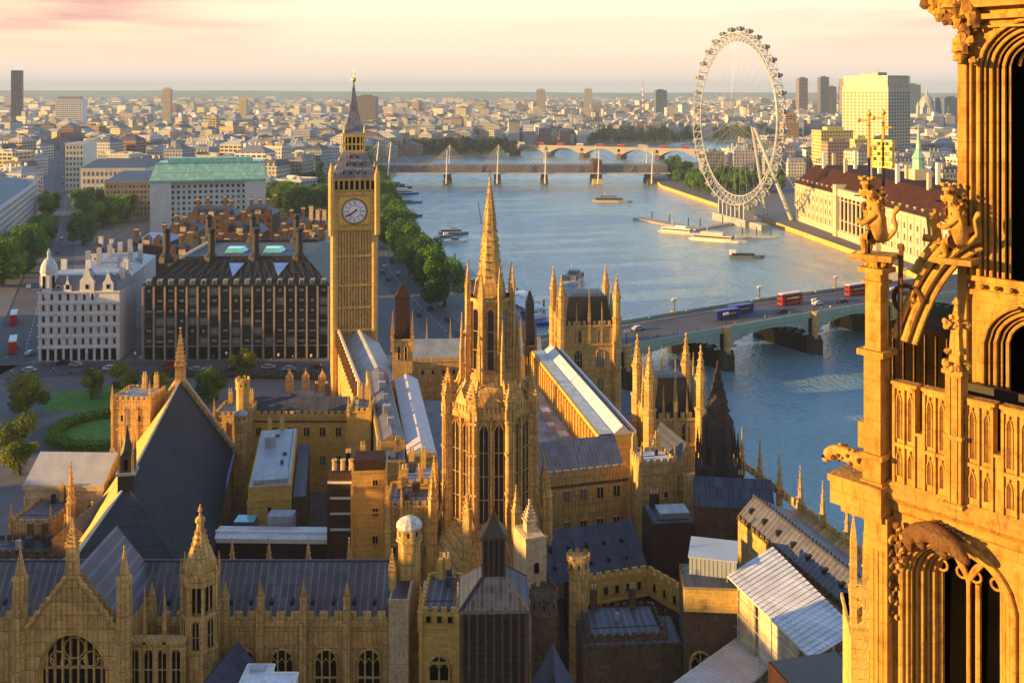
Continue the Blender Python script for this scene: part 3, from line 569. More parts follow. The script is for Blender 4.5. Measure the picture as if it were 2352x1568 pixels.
# ---- central octagonal spire
def central():
    Y = 150; xc = 1124; z = lambda y: Zy(y, Y); cx, cy = Xx(xc, Y), Y + 4
    t = thing('octagonal_spire_tower', 'ornate octagonal stone tower with tall spire and clustered pinnacles in the middle', 'tower', (cx, cy, 0), R(3)); t.scale = (1.1, 1.1, 1)
    ap = 6.6; ro = ap / math.cos(math.pi / 8)
    def oct_(mb, a, zz0, zz1, m, a2=None): mb.lathe(0, 0, [(a / math.cos(math.pi / 8), zz0), ((a2 or a) / math.cos(math.pi / 8), zz1)], 8, m, 0)
    # apothem directions are at multiples of 45 deg: lathe ngon has edge centres at (i+.5)+.5 -> rotate so a face looks to -y
    zl0, zl1 = z(1205), z(935)
    mb = MB(); oct_(mb, 9.5, 0, z(1420), STN); oct_(mb, 9.5, z(1420), z(1290), STN, 7.9); oct_(mb, 7.9, z(1290), zl0, STN, 6.2); mb.build('base', t)
    mb = MB(); oct_(mb, 5.6, zl0, zl1, STN); oct_(mb, 6.0, zl1 - 1.2, zl1 - .4, STN); oct_(mb, 5.95, zl0, zl0 + .6, STN); mb.build('lantern_wall', t)
    for f in range(8):
        an = f * math.pi / 4; W1 = window_mesh(1.35, zl1 - zl0 - 3.2, 2, 4, .45, STN, GLS, .16, .22)
        for s in (-1, 1):
            xx = s * 1.02; yy = -5.62; put('window', W1, t, (xx * math.cos(an) - yy * math.sin(an), xx * math.sin(an) + yy * math.cos(an), zl0 + 1.2), an)
        mb = MB(); mb.T = Matrix.Rotation(an, 4, 'Z'); zt_ = zl1 - 2.2
        for s in (-1, 1): mb.path([(s * 1.02 - .85, -5.8, zt_ - .9), (s * 1.02, -5.85, zt_ + .9), (s * 1.02 + .85, -5.8, zt_ - .9)], .13, STN, 4); mb.tube((s * 1.02, -5.8, zt_ + .8), (s * 1.02, -5.8, zt_ + 1.9), .12, STN, .04, 4)
        mb.box(-.16, .16, -6.0, -5.6, zl0, zl1 - .6, STN); mb.box(-2.2, 2.2, -5.75, -5.6, zl1 - 1.0, zl1 - .5, STN); mb.build('window_gablet', t)
    for f in range(8):      # corner buttresses rising to pinnacles, and the flying piers outside them
        an = (f + .5) * math.pi / 4 - math.pi / 2; mb = MB(); r = 6.45
        cxx, cyy = r * math.cos(an), r * math.sin(an); mb.T = Matrix.Translation((cxx, cyy, 0)) @ Matrix.Rotation(an, 4, 'Z')
        mb.box(-.6, .5, -.55, .55, z(1300), zl1 + .5, STN)
        for zz in (z(1120), z(1030), z(960)): mb.box(-.7, .68, -.68, .68, zz, zz + .35, STN)
        for s in (-1, 1): mb.box(.5, .62, s * .3 - .12, s * .3 + .12, z(1280), zl1, STN)
        mb.pinnacle(0, 0, zl1 + .5, z(870) , 1.15, STN, .35, crockets=4)
        for s in (-1, 1): mb.pinnacle(.35, s * .5, zl1 - 1, z(905), .5, STN, .4, crockets=3)
        mb.build('buttress', t)
        mb = MB(); r2 = 8.6; mb.T = Matrix.Translation((r2 * math.cos(an), r2 * math.sin(an), 0)) @ Matrix.Rotation(an, 4, 'Z')
        mb.box(-.5, .5, -.45, .45, z(1420), z(1180), STN); mb.pinnacle(0, 0, z(1180), z(1085), .95, STN, .4, crockets=4)
        pts = [(-.3, 0, z(1215)), (-1.2, 0, z(1175)), (-2.2, 0, z(1120))]; mb.path(pts, .24, STN, 4)
        mb.build('outer_pier', t)
    mb = MB()      # crown: pierced parapet, little gables
    for f in range(8):
        mb.T = Matrix.Rotation(f * math.pi / 4, 4, 'Z'); mb.merlons((-2.4, -5.8), (2.4, -5.8), zl1 - .4, 1.1, .35, .22, .25, STN)
        mb.box(-2.4, 2.4, -5.9, -5.7, zl1 - .5, zl1 - .1, STN)
        mb.prism([(-1.1, -5.75), (1.1, -5.75), (1.1, -5.55), (-1.1, -5.55)], zl1, zl1 + .8, STN); mb.poly([(-1.1, -5.76, zl1 + .8), (1.1, -5.76, zl1 + .8), (0, -5.76, zl1 + 3)], STN); mb.tube((0, -5.7, zl1 + 2.9), (0, -5.7, zl1 + 4), .12, STN, .03)
    mb.T = None; mb.build('parapet', t)
    # sloping stage between lantern and upper stage with flying ribs
    mb = MB(); oct_(mb, 5.0, zl1, z(880), STN, 3.2); oct_(mb, 3.2, z(880), z(868), STN)
    for f in range(8):
        an = (f + .5) * math.pi / 4 - math.pi / 2; c_, s_ = math.cos(an), math.sin(an); mb.path([(6.3 * c_, 6.3 * s_, zl1 + 1.6), (5.0 * c_, 5.0 * s_, z(900)), (3.9 * c_, 3.9 * s_, z(845))], .22, STN, 4)
    mb.build('sloping_stage', t)
    zu0, zu1 = z(875), z(690); mb = MB(); oct_(mb, 2.75, zu0, zu1, STN); oct_(mb, 3.1, zu1 - .5, zu1, STN); oct_(mb, 3.05, zu0 + .2, zu0 + .8, STN); mb.build('upper_stage', t)
    W2 = window_mesh(1.0, zu1 - zu0 - 3, 1, 3, .5, STN, GLS, .14, .2)
    for f in range(8): an = f * math.pi / 4; put('window', W2, t, (2.77 * math.sin(an), -2.77 * math.cos(an), zu0 + 1.4), an)
    for f in range(8):
        an = (f + .5) * math.pi / 4 - math.pi / 2; mb = MB(); r = 3.35; mb.T = Matrix.Translation((r * math.cos(an), r * math.sin(an), 0)) @ Matrix.Rotation(an, 4, 'Z')
        mb.box(-.4, .34, -.3, .3, zu0 - .5, zu1, STN); mb.pinnacle(0, 0, zu1, z(615), .66, STN, .35, crockets=4); 
        mb.pinnacle(.95, 0, zu0 - .6, z(735), .5, STN, .5, crockets=3); mb.tube((.95, 0, z(790)), (.1, 0, z(770)), .1, STN, n=4); mb.build('upper_buttress', t)
    # spire with ribs, bands and crockets
    zs0, zs1 = zu1, z(412); mb = MB(); prof = [(2.5, zs0), (2.15, z(655)), (1.75, z(645)), (1.22, z(562)), (1.32, z(560)), (1.28, z(556)), (1.1, z(554)), (.85, z(500)), (.92, z(498)), (.8, z(494)), (.12, z(418)), (.3, z(417)), (.05, zs1)]
    mb.lathe(0, 0, prof, 8, STN); 
    for f in range(8):
        an = 2 * math.pi * (f + .5) / 8
        for k in range(13):
            tt = k / 13; zz = z(645) + (z(420) - z(645)) * tt; r = 1.75 * (1 - tt) + .1; mb.box(r * math.cos(an) - .1, r * math.cos(an) + .1, r * math.sin(an) - .1, r * math.sin(an) + .1, zz, zz + .3, STN)
    mb.build('spire', t)
    mb = MB(); mb.tube((-1.2, -.5, z(520)), (-1.7, -.7, z(470)), .05, DARKM); mb.tube((0, 0, zs1), (0, 0, z(395)), .05, DARKM); mb.build('rod', t)
central()
# ---- pinnacled square towers
def square_tower(name, label, Y, xa, xl, xb, ytip, ypar, rz, groupn='square pinnacled palace towers'):
    # xa..xl: left return, xl..xb: front
    A = (Xx(xl, Y), Y); w = (xb - xl) / F * Y / math.cos(rz); t = thing(name, label, 'tower', (A[0], A[1], 0), rz, groupn); zt, zp = Zy(ytip, Y), Zy(ypar, Y)
    mb = MB(); mb.box(0, w, 0, w, 0, zp, STN); mb.build('wall', t)
    mb = MB(); mb.box(-.3, w + .3, -.3, w + .3, zp - .5, zp, STN); mb.box(-.25, w + .25, -.25, w + .25, zp - 5.6, zp - 5.1, STN); mb.box(-.2, w + .2, -.2, w + .2, zp - 12.5, zp - 12.0, STN); mb.build('cornice', t)
    mb = MB()
    for p, q in (((0, 0), (w, 0)), ((0, w), (0, 0)), ((w, 0), (w, w)), ((w, w), (0, w))): mb.merlons(p, q, zp, 1.1, .8, .6, .35, STN)
    mb.build('battlements', t)
    mb = MB(); mb.lathe(w / 2, w / 2, [((w - 2.0) * .7, zp - .2), ((w - 4.6) * .7, zp + 7.2), ((w - 4.8) * .7, zp + 7.3)], 4, DARKM); 
    mb.merlons((w * .2, w * .2), (w * .8, w * .2), zp + 7.3, .8, .12, .25, .1, DARKM); mb.build('roof', t)
    for i, (x, y) in enumerate(((0, 0), (w, 0), (0, w), (w, w))):
        mb = MB(); mb.prism(mb.ngon(x, y, 1.25, 8), 0, zp + 1.6, STN)
        for zz in (zp + 1.6, zp - 5.2, zp - 12): mb.prism(mb.ngon(x, y, 1.42, 8), zz, zz + .5, STN)
        h = zt - zp; mb.prism(mb.ngon(x, y, 1.0, 8), zp + 2.1, zp + h * .52, STN); mb.prism(mb.ngon(x, y, 1.25, 8), zp + h * .52, zp + h * .56, STN)
        mb.lathe(x, y, [(1.0, zp + h * .56), (.12, zt - .8), (.28, zt - .6), (.25, zt - .3), (.02, zt)], 8, STN)
        for k in range(8):
            a = 2 * math.pi * (k + .5) / 8; 
            for j in range(4): rr = 1.0 * (1 - j / 4.6); zz = zp + h * (.57 + .1 * j); mb.box(x + rr * math.cos(a) - .1, x + rr * math.cos(a) + .1, y + rr * math.sin(a) - .1, y + rr * math.sin(a) + .1, zz, zz + .35, STN)
        mb.build('corner_turret', t)
    for i, (x, y) in enumerate(((w / 2, 0), (0, w / 2), (w, w / 2), (w / 2, w), (w * .27, 0), (w * .73, 0))):
        mb = MB(); mb.pinnacle(x, y, zp - 5, zp + (zt - zp) * (.8 if i < 4 else .45), .75 if i < 4 else .5, STN, .5, crockets=4); mb.build('pinnacle', t)
    W = window_mesh(1.8, 3.6, 2, 2, .4); W2 = window_mesh(2.2, 4.6, 3, 2, .4)
    for zz, m in ((zp - 4.7, W), (zp - 11.4, W2), (zp - 18, W)):
        for x in (w * .3, w * .7): put('window', m, t, (x, 0, zz)); put('window', m, t, (0, x, zz), -math.pi / 2)
    return t
square_tower('pinnacled_tower', 'square stone tower bristling with pinnacles beside the start of the bridge', 270, 1245, 1290, 1418, 632, 748, R(6))
square_tower('pinnacled_tower', 'square stone tower with gold-lit pinnacles at the end of the white roof', 195, 1440, 1492, 1612, 795, 962, R(6))
# ---- gothic ranges -------------------------------------------------------------------------
def rng_range(name, label, px, zp, depth, rise, rm, wm=None, win=None, battle=True, ends=None, cat='palace range', hip=0, over=.2, flat=False, rows=1, ridge_off=0.5, wz=None):
    A, B_ = front(*px, zp); b = Bld(name, label, A, B_, cat, 'ranges of the palace'); w = b.w; wm = wm or STN
    mb = MB(); mb.box(0, w, 0, depth, 0, zp - 1.0, wm); b.add('wall', mb)
    if battle:
        mb = MB(); mb.box(-.15, w + .15, -.2, .25, zp - 1.3, zp - .75, wm); mb.merlons((0, 0), (w, 0), zp - .8, .85, .95, .6, .4, wm); mb.merlons((0, depth), (0, 0), zp - .8, .85, .95, .6, .4, wm); b.add('battlements', mb)
    if rise: roofmb(b, .6, w - .6, .9, depth - .6, zp - .95, zp + rise, rm, 'x', ends or rm, over, hip)
    else: mb = MB(); mb.box(.5, w - .5, .5, depth - .5, zp - 1, zp - .7, rm); b.add('roof', mb)
    if win:
        mesh, n, zz = win
        for z_ in zz: b.row(mesh, .6, w - .6, n, z_)
    return b
WT = window_mesh(1.3, 1.9, 2, 1, 0, STN); WTS = window_mesh(.7, 1.2, 1, 1, 0, STN, DARK, .12); WTALL = window_mesh(3.0, 5.6, 3, 2, .5, STN, DARK, .3, .35)
# front transverse range with buttresses
A, B_ = front(-60, 1404, 892, 1404, 23.5); b = Bld('transverse_range', 'long grey-roofed palace range with buttressed battlemented wall along the bottom left', A, B_, 'palace range', 'ranges of the palace'); w = b.w; zp = 23.5
mb = MB(); mb.box(0, w, 0, 9, 0, zp - 1.1, STN, bot=False); b.add('wall', mb)
mb = MB(); mb.box(0, w, -.3, .3, zp - 1.7, zp - 1.15, STN); mb.merlons((0, 0), (w, 0), zp - 1.15, 1.15, 1.05, .75, .5, STN); mb.box(0, w, -.28, .2, zp - 4.4, zp - 3.9, STN); b.add('battlements', mb)
roofmb(b, 0, w, .9, 8.8, zp - 1.3, 27.6, LEAD, 'x', STN, .1)
mb = MB(); mb.box(-.1, w, 4.72, 4.98, 27.55, 27.8, LEADB); b.add('ridge_cap', mb)
for i in range(19):
    x = 3 + (w - 5) * i / 18; mb = MB(); yy = 2.2; zz = zp + .0; mb.box(x - .22, x + .22, yy - .5, yy + .5, zz - .5, zz + .42, BLACK); mb.gable(x - .25, x + .25, yy - .5, yy + .6, zz + .42, zz + .7, LEADB, 'y', over=.03); b.add('roof_vent', mb)
for k, xp in enumerate((300, 352, 520, 600, 699, 798)):
    x = Xx(xp, 125.3) - A[0]; mb = MB(); mb.box(x - .42, x + .42, -1.1, .1, 0, zp + .9, STN); mb.box(x - .5, x + .5, -1.2, .2, zp - 4.4, zp - 3.8, STN); mb.pinnacle(x, -.5, zp + .9, zp + 4.0, .75, STN, .35, crockets=5); b.add('buttress', mb)
for xp in (560, 648, 749, 848, 400, 330): b.win(WTALL, Xx(xp, 125.3) - A[0], zp - 10.2, -.04)
for k, xp in enumerate((530, 615, 706, 800)):
    x = Xx(xp, 134) - A[0]; mb = MB(); mb.pinnacle(x, 9.2, 21, Zy(1238, 134), .75, STN, .55, crockets=4); b.add('rear_pinnacle', mb)
mb = MB(); mb.merlons((22, 9.0), (w, 9.0), 23.2, 1.0, .9, .7, .4, STD); b.add('rear_battlements', mb)
# gabled front with the great window
Y = 117; x0, x1 = Xx(55, Y), Xx(275, Y); xm = Xx(166, Y); W_ = x1 - x0
b = Bld('gabled_front', 'carved stone gable with a huge pointed traceried window at bottom left', (x0, Y), (x1, Y), 'gable', None); zs, za = Zy(1450, Y), Zy(1312, Y); w = b.w
mb = MB(); cw, hwid, zspr, zap = w * .50, w * .37, Zy(1545, Y), Zy(1455, Y); n = 12; arc = []
for i in range(-n, n + 1):
    tt = abs(i) / n; arc.append((cw + hwid * i / n, zspr + (zap - zspr) * (1 - tt ** 2.1) ** .62))
xs = [0] + [p[0] for p in arc] + [w]; gz = lambda x: zs + (za - zs) * (1 - abs(x - w / 2) / (w / 2))
mb.poly([(0, 0, 0), (arc[0][0], 0, 0), (arc[0][0], 0, zspr), (arc[0][0], 0, gz(arc[0][0])), (0, 0, zs)], STN); mb.poly([(arc[-1][0], 0, 0), (w, 0, 0), (w, 0, zs), (arc[-1][0], 0, gz(arc[-1][0])), (arc[-1][0], 0, zspr)], STN)
for p, q in zip(arc, arc[1:]): mb.poly([(p[0], 0, p[1]), (q[0], 0, q[1]), (q[0], 0, gz(q[0])), (p[0], 0, gz(p[0]))], STN); mb.poly([(p[0], 0, p[1]), (p[0], 1.0, p[1]), (q[0], 1.0, q[1]), (q[0], 0, q[1])], STN)
for s in (0, -1): x = arc[s][0]; mb.poly([(x, 0, 0), (x, 1, 0), (x, 1, zspr), (x, 0, zspr)], STN)
mb.poly([(0, 1.4, 0), (w, 1.4, 0), (w, 1.4, zs), (w / 2, 1.4, za), (0, 1.4, zs)][::-1], STN)
b.add('wall', mb)
mb = MB(); mb.poly([(arc[0][0], .95, 0)] + [(arc[-1][0], .95, 0)] + [(p[0], .95, p[1]) for p in reversed(arc)], DARK)
for o_ in (0, .35, .7):
    pp = [(cw + (p[0] - cw) * (1 - o_ / hwid * .5), o_ * .9, zspr + (p[1] - zspr) * (1 - o_ * .05)) for p in arc]; pp = [(pp[0][0], pp[0][1], 5)] + pp + [(pp[-1][0], pp[-1][1], 5)]; mb.path(pp, .17, STY if o_ else STN, 5)
for i in range(1, 9):
    x = cw - hwid + 2 * hwid * i / 9; tt = abs(x - cw) / hwid; zt_ = zspr + (zap - zspr) * (1 - tt ** 2.1) ** .62; mb.box(x - .10, x + .10, .62, .95, 0, zt_, STN)
for zz in (zspr + .3, zspr - 2.5): mb.box(cw - hwid, cw + hwid, .66, .95, zz - .12, zz + .12, STN)
for (cx_, r_c, cz_) in ((cw, 1.25, zspr + 2.6), (cw - 2.0, .9, zspr + 1.3), (cw + 2.0, .9, zspr + 1.3), (cw - 1.1, .5, zspr + .9), (cw + 1.1, .5, zspr + .9), (cw - 3.0, .6, zspr + .8), (cw + 3.0, .6, zspr + .8)):
    mb.path([(cx_ + r_c * math.cos(a * math.pi / 6), .7, cz_ + r_c * math.sin(a * math.pi / 6)) for a in range(13)], .09, STN, 4)
b.add('great_window', mb)
mb = MB()
for s in (-1, 1):    # raked coping and blind tracery
    mb.path([(w / 2 + s * (w / 2 + .2), -.1, zs - .2), (w / 2, -.1, za + .2)], .28, STN, 6)
    for k in range(9): x = w / 2 + s * (w / 2) * (k + .6) / 9; z_ = gz(x); mb.box(x - .14, x + .14, -.35, .1, z_ + .15, z_ + .6, STN)
for k in range(17):
    x = w * (k + .5) / 17; zt_ = gz(x) - .4; zb_ = max(zs + .2, zap + .6)
    if zt_ > zb_: mb.box(x - .07, x + .07, -.12, .02, zb_, zt_, STN)
for zz in (zs + .1, zs + 2.2, zs + 4.2):
    hx = (za - zz) / (za - zs) * w / 2; mb.box(w / 2 - hx, w / 2 + hx, -.16, .02, zz, zz + .22, STN)
b.add('blind_tracery', mb)
mb = MB(); mb.pinnacle(w / 2, .2, za - .6, Zy(1190, Y), 1.15, STN, .55, crockets=6); b.add('finial', mb)
mb = MB(); xx0 = 0; mb.poly([(0, 1.4, zs - .3), (w / 2, 1.4, za - .3), (w / 2, 13.2, za - .3), (0, 13.2, zs - .3)], LEAD); mb.poly([(w, 1.4, zs - .3), (w, 13.2, zs - .3), (w / 2, 13.2, za - .3), (w / 2, 1.4, za - .3)], LEAD); b.add('roof', mb)
mb = MB(); mb.box(.01, w - .01, 1.41, 9, 0, zs - .35, STN); b.add('side_wall', mb)
for xp in (45, 284):
    x = Xx(xp, Y) - x0; mb = MB(); mb.prism(mb.ngon(x, .2, .82, 8), 0, Zy(1330, Y), STN); 
    for zz in (1560, 1470, 1400, 1332): mb.prism(mb.ngon(x, .2, .95, 8), Zy(zz, Y), Zy(zz, Y) + .3, STN)
    for f in range(8): a = 2 * math.pi * (f + .5) / 8; mb.box(x + .8 * math.cos(a) - .06, x + .8 * math.cos(a) + .06, .2 + .8 * math.sin(a) - .06, .2 + .8 * math.sin(a) + .06, 5, Zy(1340, Y), STN)
    mb.lathe(x, .2, [(.72, Zy(1330, Y)), (.06, Zy(1262, Y)), (.16, Zy(1258, Y)), (.02, Zy(1252, Y))], 8, STN); b.add('turret', mb)
# wall right of the gable, windows between shafts
A, B_ = (Xx(290, 119), 119), (Xx(425, 119), 119); b = Bld('window_bay_wall', 'low traceried stone wall between the great gable and the lantern turret', A, B_, 'wall')
zt_ = Zy(1478, 119); mb = MB(); mb.box(0, b.w, 0, 1.2, 0, zt_, STN); mb.box(0, b.w, -.2, 1.4, zt_, zt_ + .35, STN); b.add('wall', mb)
WB = window_mesh(1.1, 4.4, 2, 2, .4, STN, DARK, .14)
b.row(WB, .2, b.w - .2, 4, zt_ - 5.0)
for x in (2.2, 4.6): mb = MB(); mb.pinnacle(x, 0, zt_ - 1, Zy(1345, 119), .4, STN, .5, crockets=4); b.add('pinnacle', mb)
# lantern turret
def lantern_turret():
    Y = 120; z = lambda y: Zy(y, Y); t = thing('lantern_turret', 'octagonal stone lantern turret with crocketed spirelet between gable and battlemented wall', 'turret', (Xx(448, Y), Y + 2, 0), R(4))
    mb = MB(); mb.prism(mb.ngon(0, 0, 2.35, 8), 0, z(1420), STN); mb.build('shaft', t)
    for zz, r in ((1420, 2.6), (1500, 2.5), (1335, 2.45)): mb = MB(); mb.prism(mb.ngon(0, 0, r, 8), z(zz), z(zz) + .35, STN); mb.build('string_course', t)
    mb = MB(); mb.prism(mb.ngon(0, 0, 1.5, 8), z(1420), z(1335), DARK); mb.build('lantern_core', t)
    for f in range(8):
        mb = MB(); a = 2 * math.pi * (f + .5) / 8; mb.T = Matrix.Rotation(a, 4, 'Z'); mb.box(1.9, 2.35, -.22, .22, z(1420), z(1335), STN); mb.pinnacle(2.25, 0, z(1335), z(1290), .36, STN, .3, crockets=3); mb.build('pinnacle', t)
        put('window', window_mesh(.9, 3.4, 2, 2, .4, STN, DARK, .12), t, (2.19 * math.sin(f * math.pi / 4), -2.19 * math.cos(f * math.pi / 4), z(1490)), f * math.pi / 4)
        mb = MB(); mb.T = Matrix.Rotation(f * math.pi / 4, 4, 'Z'); mb.box(-.06, .06, -2.05, -1.9, z(1420), z(1345), STN); mb.box(-.8, .8, -2.1, -1.9, z(1350), z(1338), STN); mb.build('mullion', t)
    mb = MB(); mb.lathe(0, 0, [(2.2, z(1335)), (1.75, z(1300)), (.95, z(1262)), (.5, z(1235)), (.42, z(1215)), (.62, z(1213)), (.6, z(1206)), (.2, z(1200)), (.12, z(1190)), (.3, z(1188)), (.02, z(1172))], 8, STN)
    for f in range(8):
        a = 2 * math.pi * (f + .5) / 8
        for k in range(8): r = 2.15 - 1.75 * (k / 8) ** .8; zz = z(1332 - 13 * k); mb.box(r * math.cos(a) - .12, r * math.cos(a) + .12, r * math.sin(a) - .12, r * math.sin(a) + .12, zz, zz + .35, STN)
    mb.build('spirelet', t)
lantern_turret()
# white rooftop hut, bottom
A = (Xx(570, 112), 106); mb = MB(); w1, w2 = Xx(631, 112) - Xx(570, 112), Xx(692, 112) - Xx(570, 112)
P = [(0, 0), (w2, 0), (w2, 4.4), (w1, 4.4), (w1, 6), (0, 6)]; z1 = 24.6
t = thing('rooftop_hut', 'flat white-roofed hut with stepped outline at the bottom edge', 'hut', (A[0], A[1], 0)); mb.prism(P, 8, z1 - .2, WHITE); mb.build('wall', t)
mb = MB(); mb.prism([(x * .97 + .08, y * .97 + .08) for x, y in P], z1 - .19, z1 - .1, plain('mottled_white_roof', (.66, .67, .70), .5, .22, 1.2)); mb.build('roof', t)
mb = MB()
for p, q in zip(P, P[1:] + P[:1]): mb.tube((p[0], p[1], z1 - .05), (q[0], q[1], z1 - .05), .13, WHITE, n=4)
mb.build('parapet', t); mb = MB(); mb.box(.5, 2.2, 4.6, 5.6, z1 - .1, z1 + .25, GREYR); mb.build('hatch', t)
# low roof and gable behind the hut (dark blue slope with gold verge)
b = Bld('lean_roof_wing', 'dark blue sloping roof wedged below the lantern turret', (Xx(470, 108), 108), (Xx(565, 118), 121), 'roofed wing')
mb = MB(); mb.box(0, b.w, 0, 4, 4, 19, STN); b.add('wall', mb); roofmb(b, 0, b.w, -.3, 4.3, 19, 22, LEADB, 'x', STN)
# dark ventilation tower, right of centre
def vent_tower():
    VR = roofing('mottled_slate_roof', (.05, .06, .10), .5, 1.6, .55, tile=.5)
    Y = 105; z = lambda y: Zy(y, Y); xl, xr = Xx(1058, Y), Xx(1212, Y); w = xr - xl
    t = thing('ventilation_tower', 'dark louvred square tower with blue slate pyramid roof and black lantern at bottom centre', 'tower', (xl, Y, 0), R(2)); ze = z(1408)
    mb = MB(); mb.box(.15, w - .15, .15, w - .15, 0, ze, DARKM); mb.build('wall', t)
    for i in range(4):
        mb = MB(); mb.T = Matrix.Translation((w / 2, w / 2, 0)) @ Matrix.Rotation(i * math.pi / 2, 4, 'Z')
        for k in range(9): x = -w / 2 + w * k / 8; mb.box(x - .12, x + .12, -w / 2 - .05, -w / 2 + .3, 0, ze, DARKM)
        for k in range(16): mb.box(-w / 2, w / 2, -w / 2 + .05, -w / 2 + .2, ze - 1.4 - k * .7, ze - 1.2 - k * .7, BLACK)
        mb.build('louvre_screen', t)
    mb = MB(); mb.box(-.25, w + .25, -.25, w + .25, ze, ze + .35, LEADB); mb.build('eaves', t)
    hy = w / 2; zl = z(1322) + 1.0; wl = 1.35
    mb = MB(); lw = w / 2 + .2
    ring0 = [(hy - lw, hy - lw, ze + .3), (hy + lw, hy - lw, ze + .3), (hy + lw, hy + lw, ze + .3), (hy - lw, hy + lw, ze + .3)]; ring1 = [(hy + (p[0] - hy) / lw * wl, hy + (p[1] - hy) / lw * wl, ze + 2.7) for p in ring0]
    for i in range(4): j = (i + 1) % 4; mb.poly([ring0[i], ring0[j], ring1[j], ring1[i]], VR)
    mb.poly(ring1, LEADB); roof = mb.build('roof', t)
    mb = MB()
    for k in range(4): mb.tube(ring0[k], ring1[k], .12, DARKM, n=5)
    mb.build('hip_roll', roof)
    for k in range(3):
        mb = MB(); x = hy + (k - 1) * 1.7; mb.box(x - .18, x + .18, .9, 1.6, ze + .6, ze + 1.3, BLACK); mb.build('roof_vent', roof)
    mb = MB(); zt = ze + 2.7; mb.box(hy - 1.15, hy + 1.15, hy - 1.15, hy + 1.15, zt, zt + 4.0, BLACK)
    for i in range(4):
        mb.T = Matrix.Translation((hy, hy, 0)) @ Matrix.Rotation(i * math.pi / 2, 4, 'Z')
        for k in range(5): x = -1.15 + 2.3 * k / 4; mb.box(x - .09, x + .09, -1.25, -1.1, zt, zt + 4.0, DARKM)
    mb.T = None; mb.box(hy - 1.4, hy + 1.4, hy - 1.4, hy + 1.4, zt + 4.0, zt + 4.2, DARKM); mb.lathe(hy, hy, [(1.9, zt + 4.2), (.9, zt + 5.3), (.12, zt + 6.6), (.03, zt + 7.2)], 4, BLACK); mb.build('lantern', t)
vent_tower()
# chimney turret (octagonal, white cap)
def oct_turret(name, label, xc, Y, wpx, ytop, wm, cap=None, battlem=True, capm=None, slits=True, cat='turret'):
    z = lambda y: Zy(y, Y); r = wpx / 2 / F * Y; zt = z(ytop); t = thing(name, label, cat, (Xx(xc, Y), Y + r, 0), 0, 'octagonal palace turrets')
    mb = MB(); mb.prism(mb.ngon(0, 0, r * .93, 8), 0, zt - r * 1.5, wm); mb.build('shaft', t)
    mb = MB(); mb.prism(mb.ngon(0, 0, r * 1.1, 8), zt - r * 1.55, zt - r * 1.4, wm); mb.prism(mb.ngon(0, 0, r * 1.02, 8), zt - r * 1.4, zt - r * .35, wm)
    if battlem:
        n = 8; P = mb.ngon(0, 0, r * 1.08, 8)
        for i in range(8): mb.merlons(P[i], P[(i + 1) % 8], zt - r * .35, r * .4, r * .36, r * .36, .2, wm)
    mb.build('parapet', t)
    mb = MB(); c = cap or 'flat'
    if c == 'dome': mb.lathe(0, 0, [(r * 1.05, zt - r * .5), (r * 1.05, zt - r * .3), (r * .8, zt), (r * .3, zt + r * .25), (.02, zt + r * .3)], 12, capm or PORT)
    else: mb.prism(mb.ngon(0, 0, r * .9, 8), zt - r * .6, zt - r * .45, capm or GREYR)
    mb.build('cap', t)
    if slits:
        for f in range(8):
            for zz in (zt - r * 1.1, zt - r * 4.5, zt - r * 7): mb = None
        mb = MB()
        for f in range(8):
            mb.T = Matrix.Rotation(f * math.pi / 4, 4, 'Z'); a = r * .93 * math.cos(math.pi / 8)
            mb.box(-.12, .12, -r * 1.02 * math.cos(math.pi / 8) - .02, -a, zt - r * 1.1, zt - r * .7, DARK)
        mb.build('slit', t)
    return t
oct_turret('chimney_turret', 'tall octagonal stone turret with a pale round cap beside the grey range', 937, 129, 58, 1205, STN, 'dome', False, PORT)
oct_turret('battlemented_turret', 'small octagonal turret in front of the blue roof in the inner court', 1330, 138, 50, 1282, STN)
oct_turret('battlemented_turret', 'squat octagonal turret between the louvred tower and the dark court', 1250, 128, 66, 1368, STD, capm=LEADB)
oct_turret('stair_turret', 'stone stair turret standing on the battlemented tower right of the old hall', 553, 216, 31, 872, STY, slits=True)
oct_turret('stair_turret', 'low lead-capped turret at the corner of the cloister court', 549, 212, 30, 950, STN, 'dome', False, GREYR)
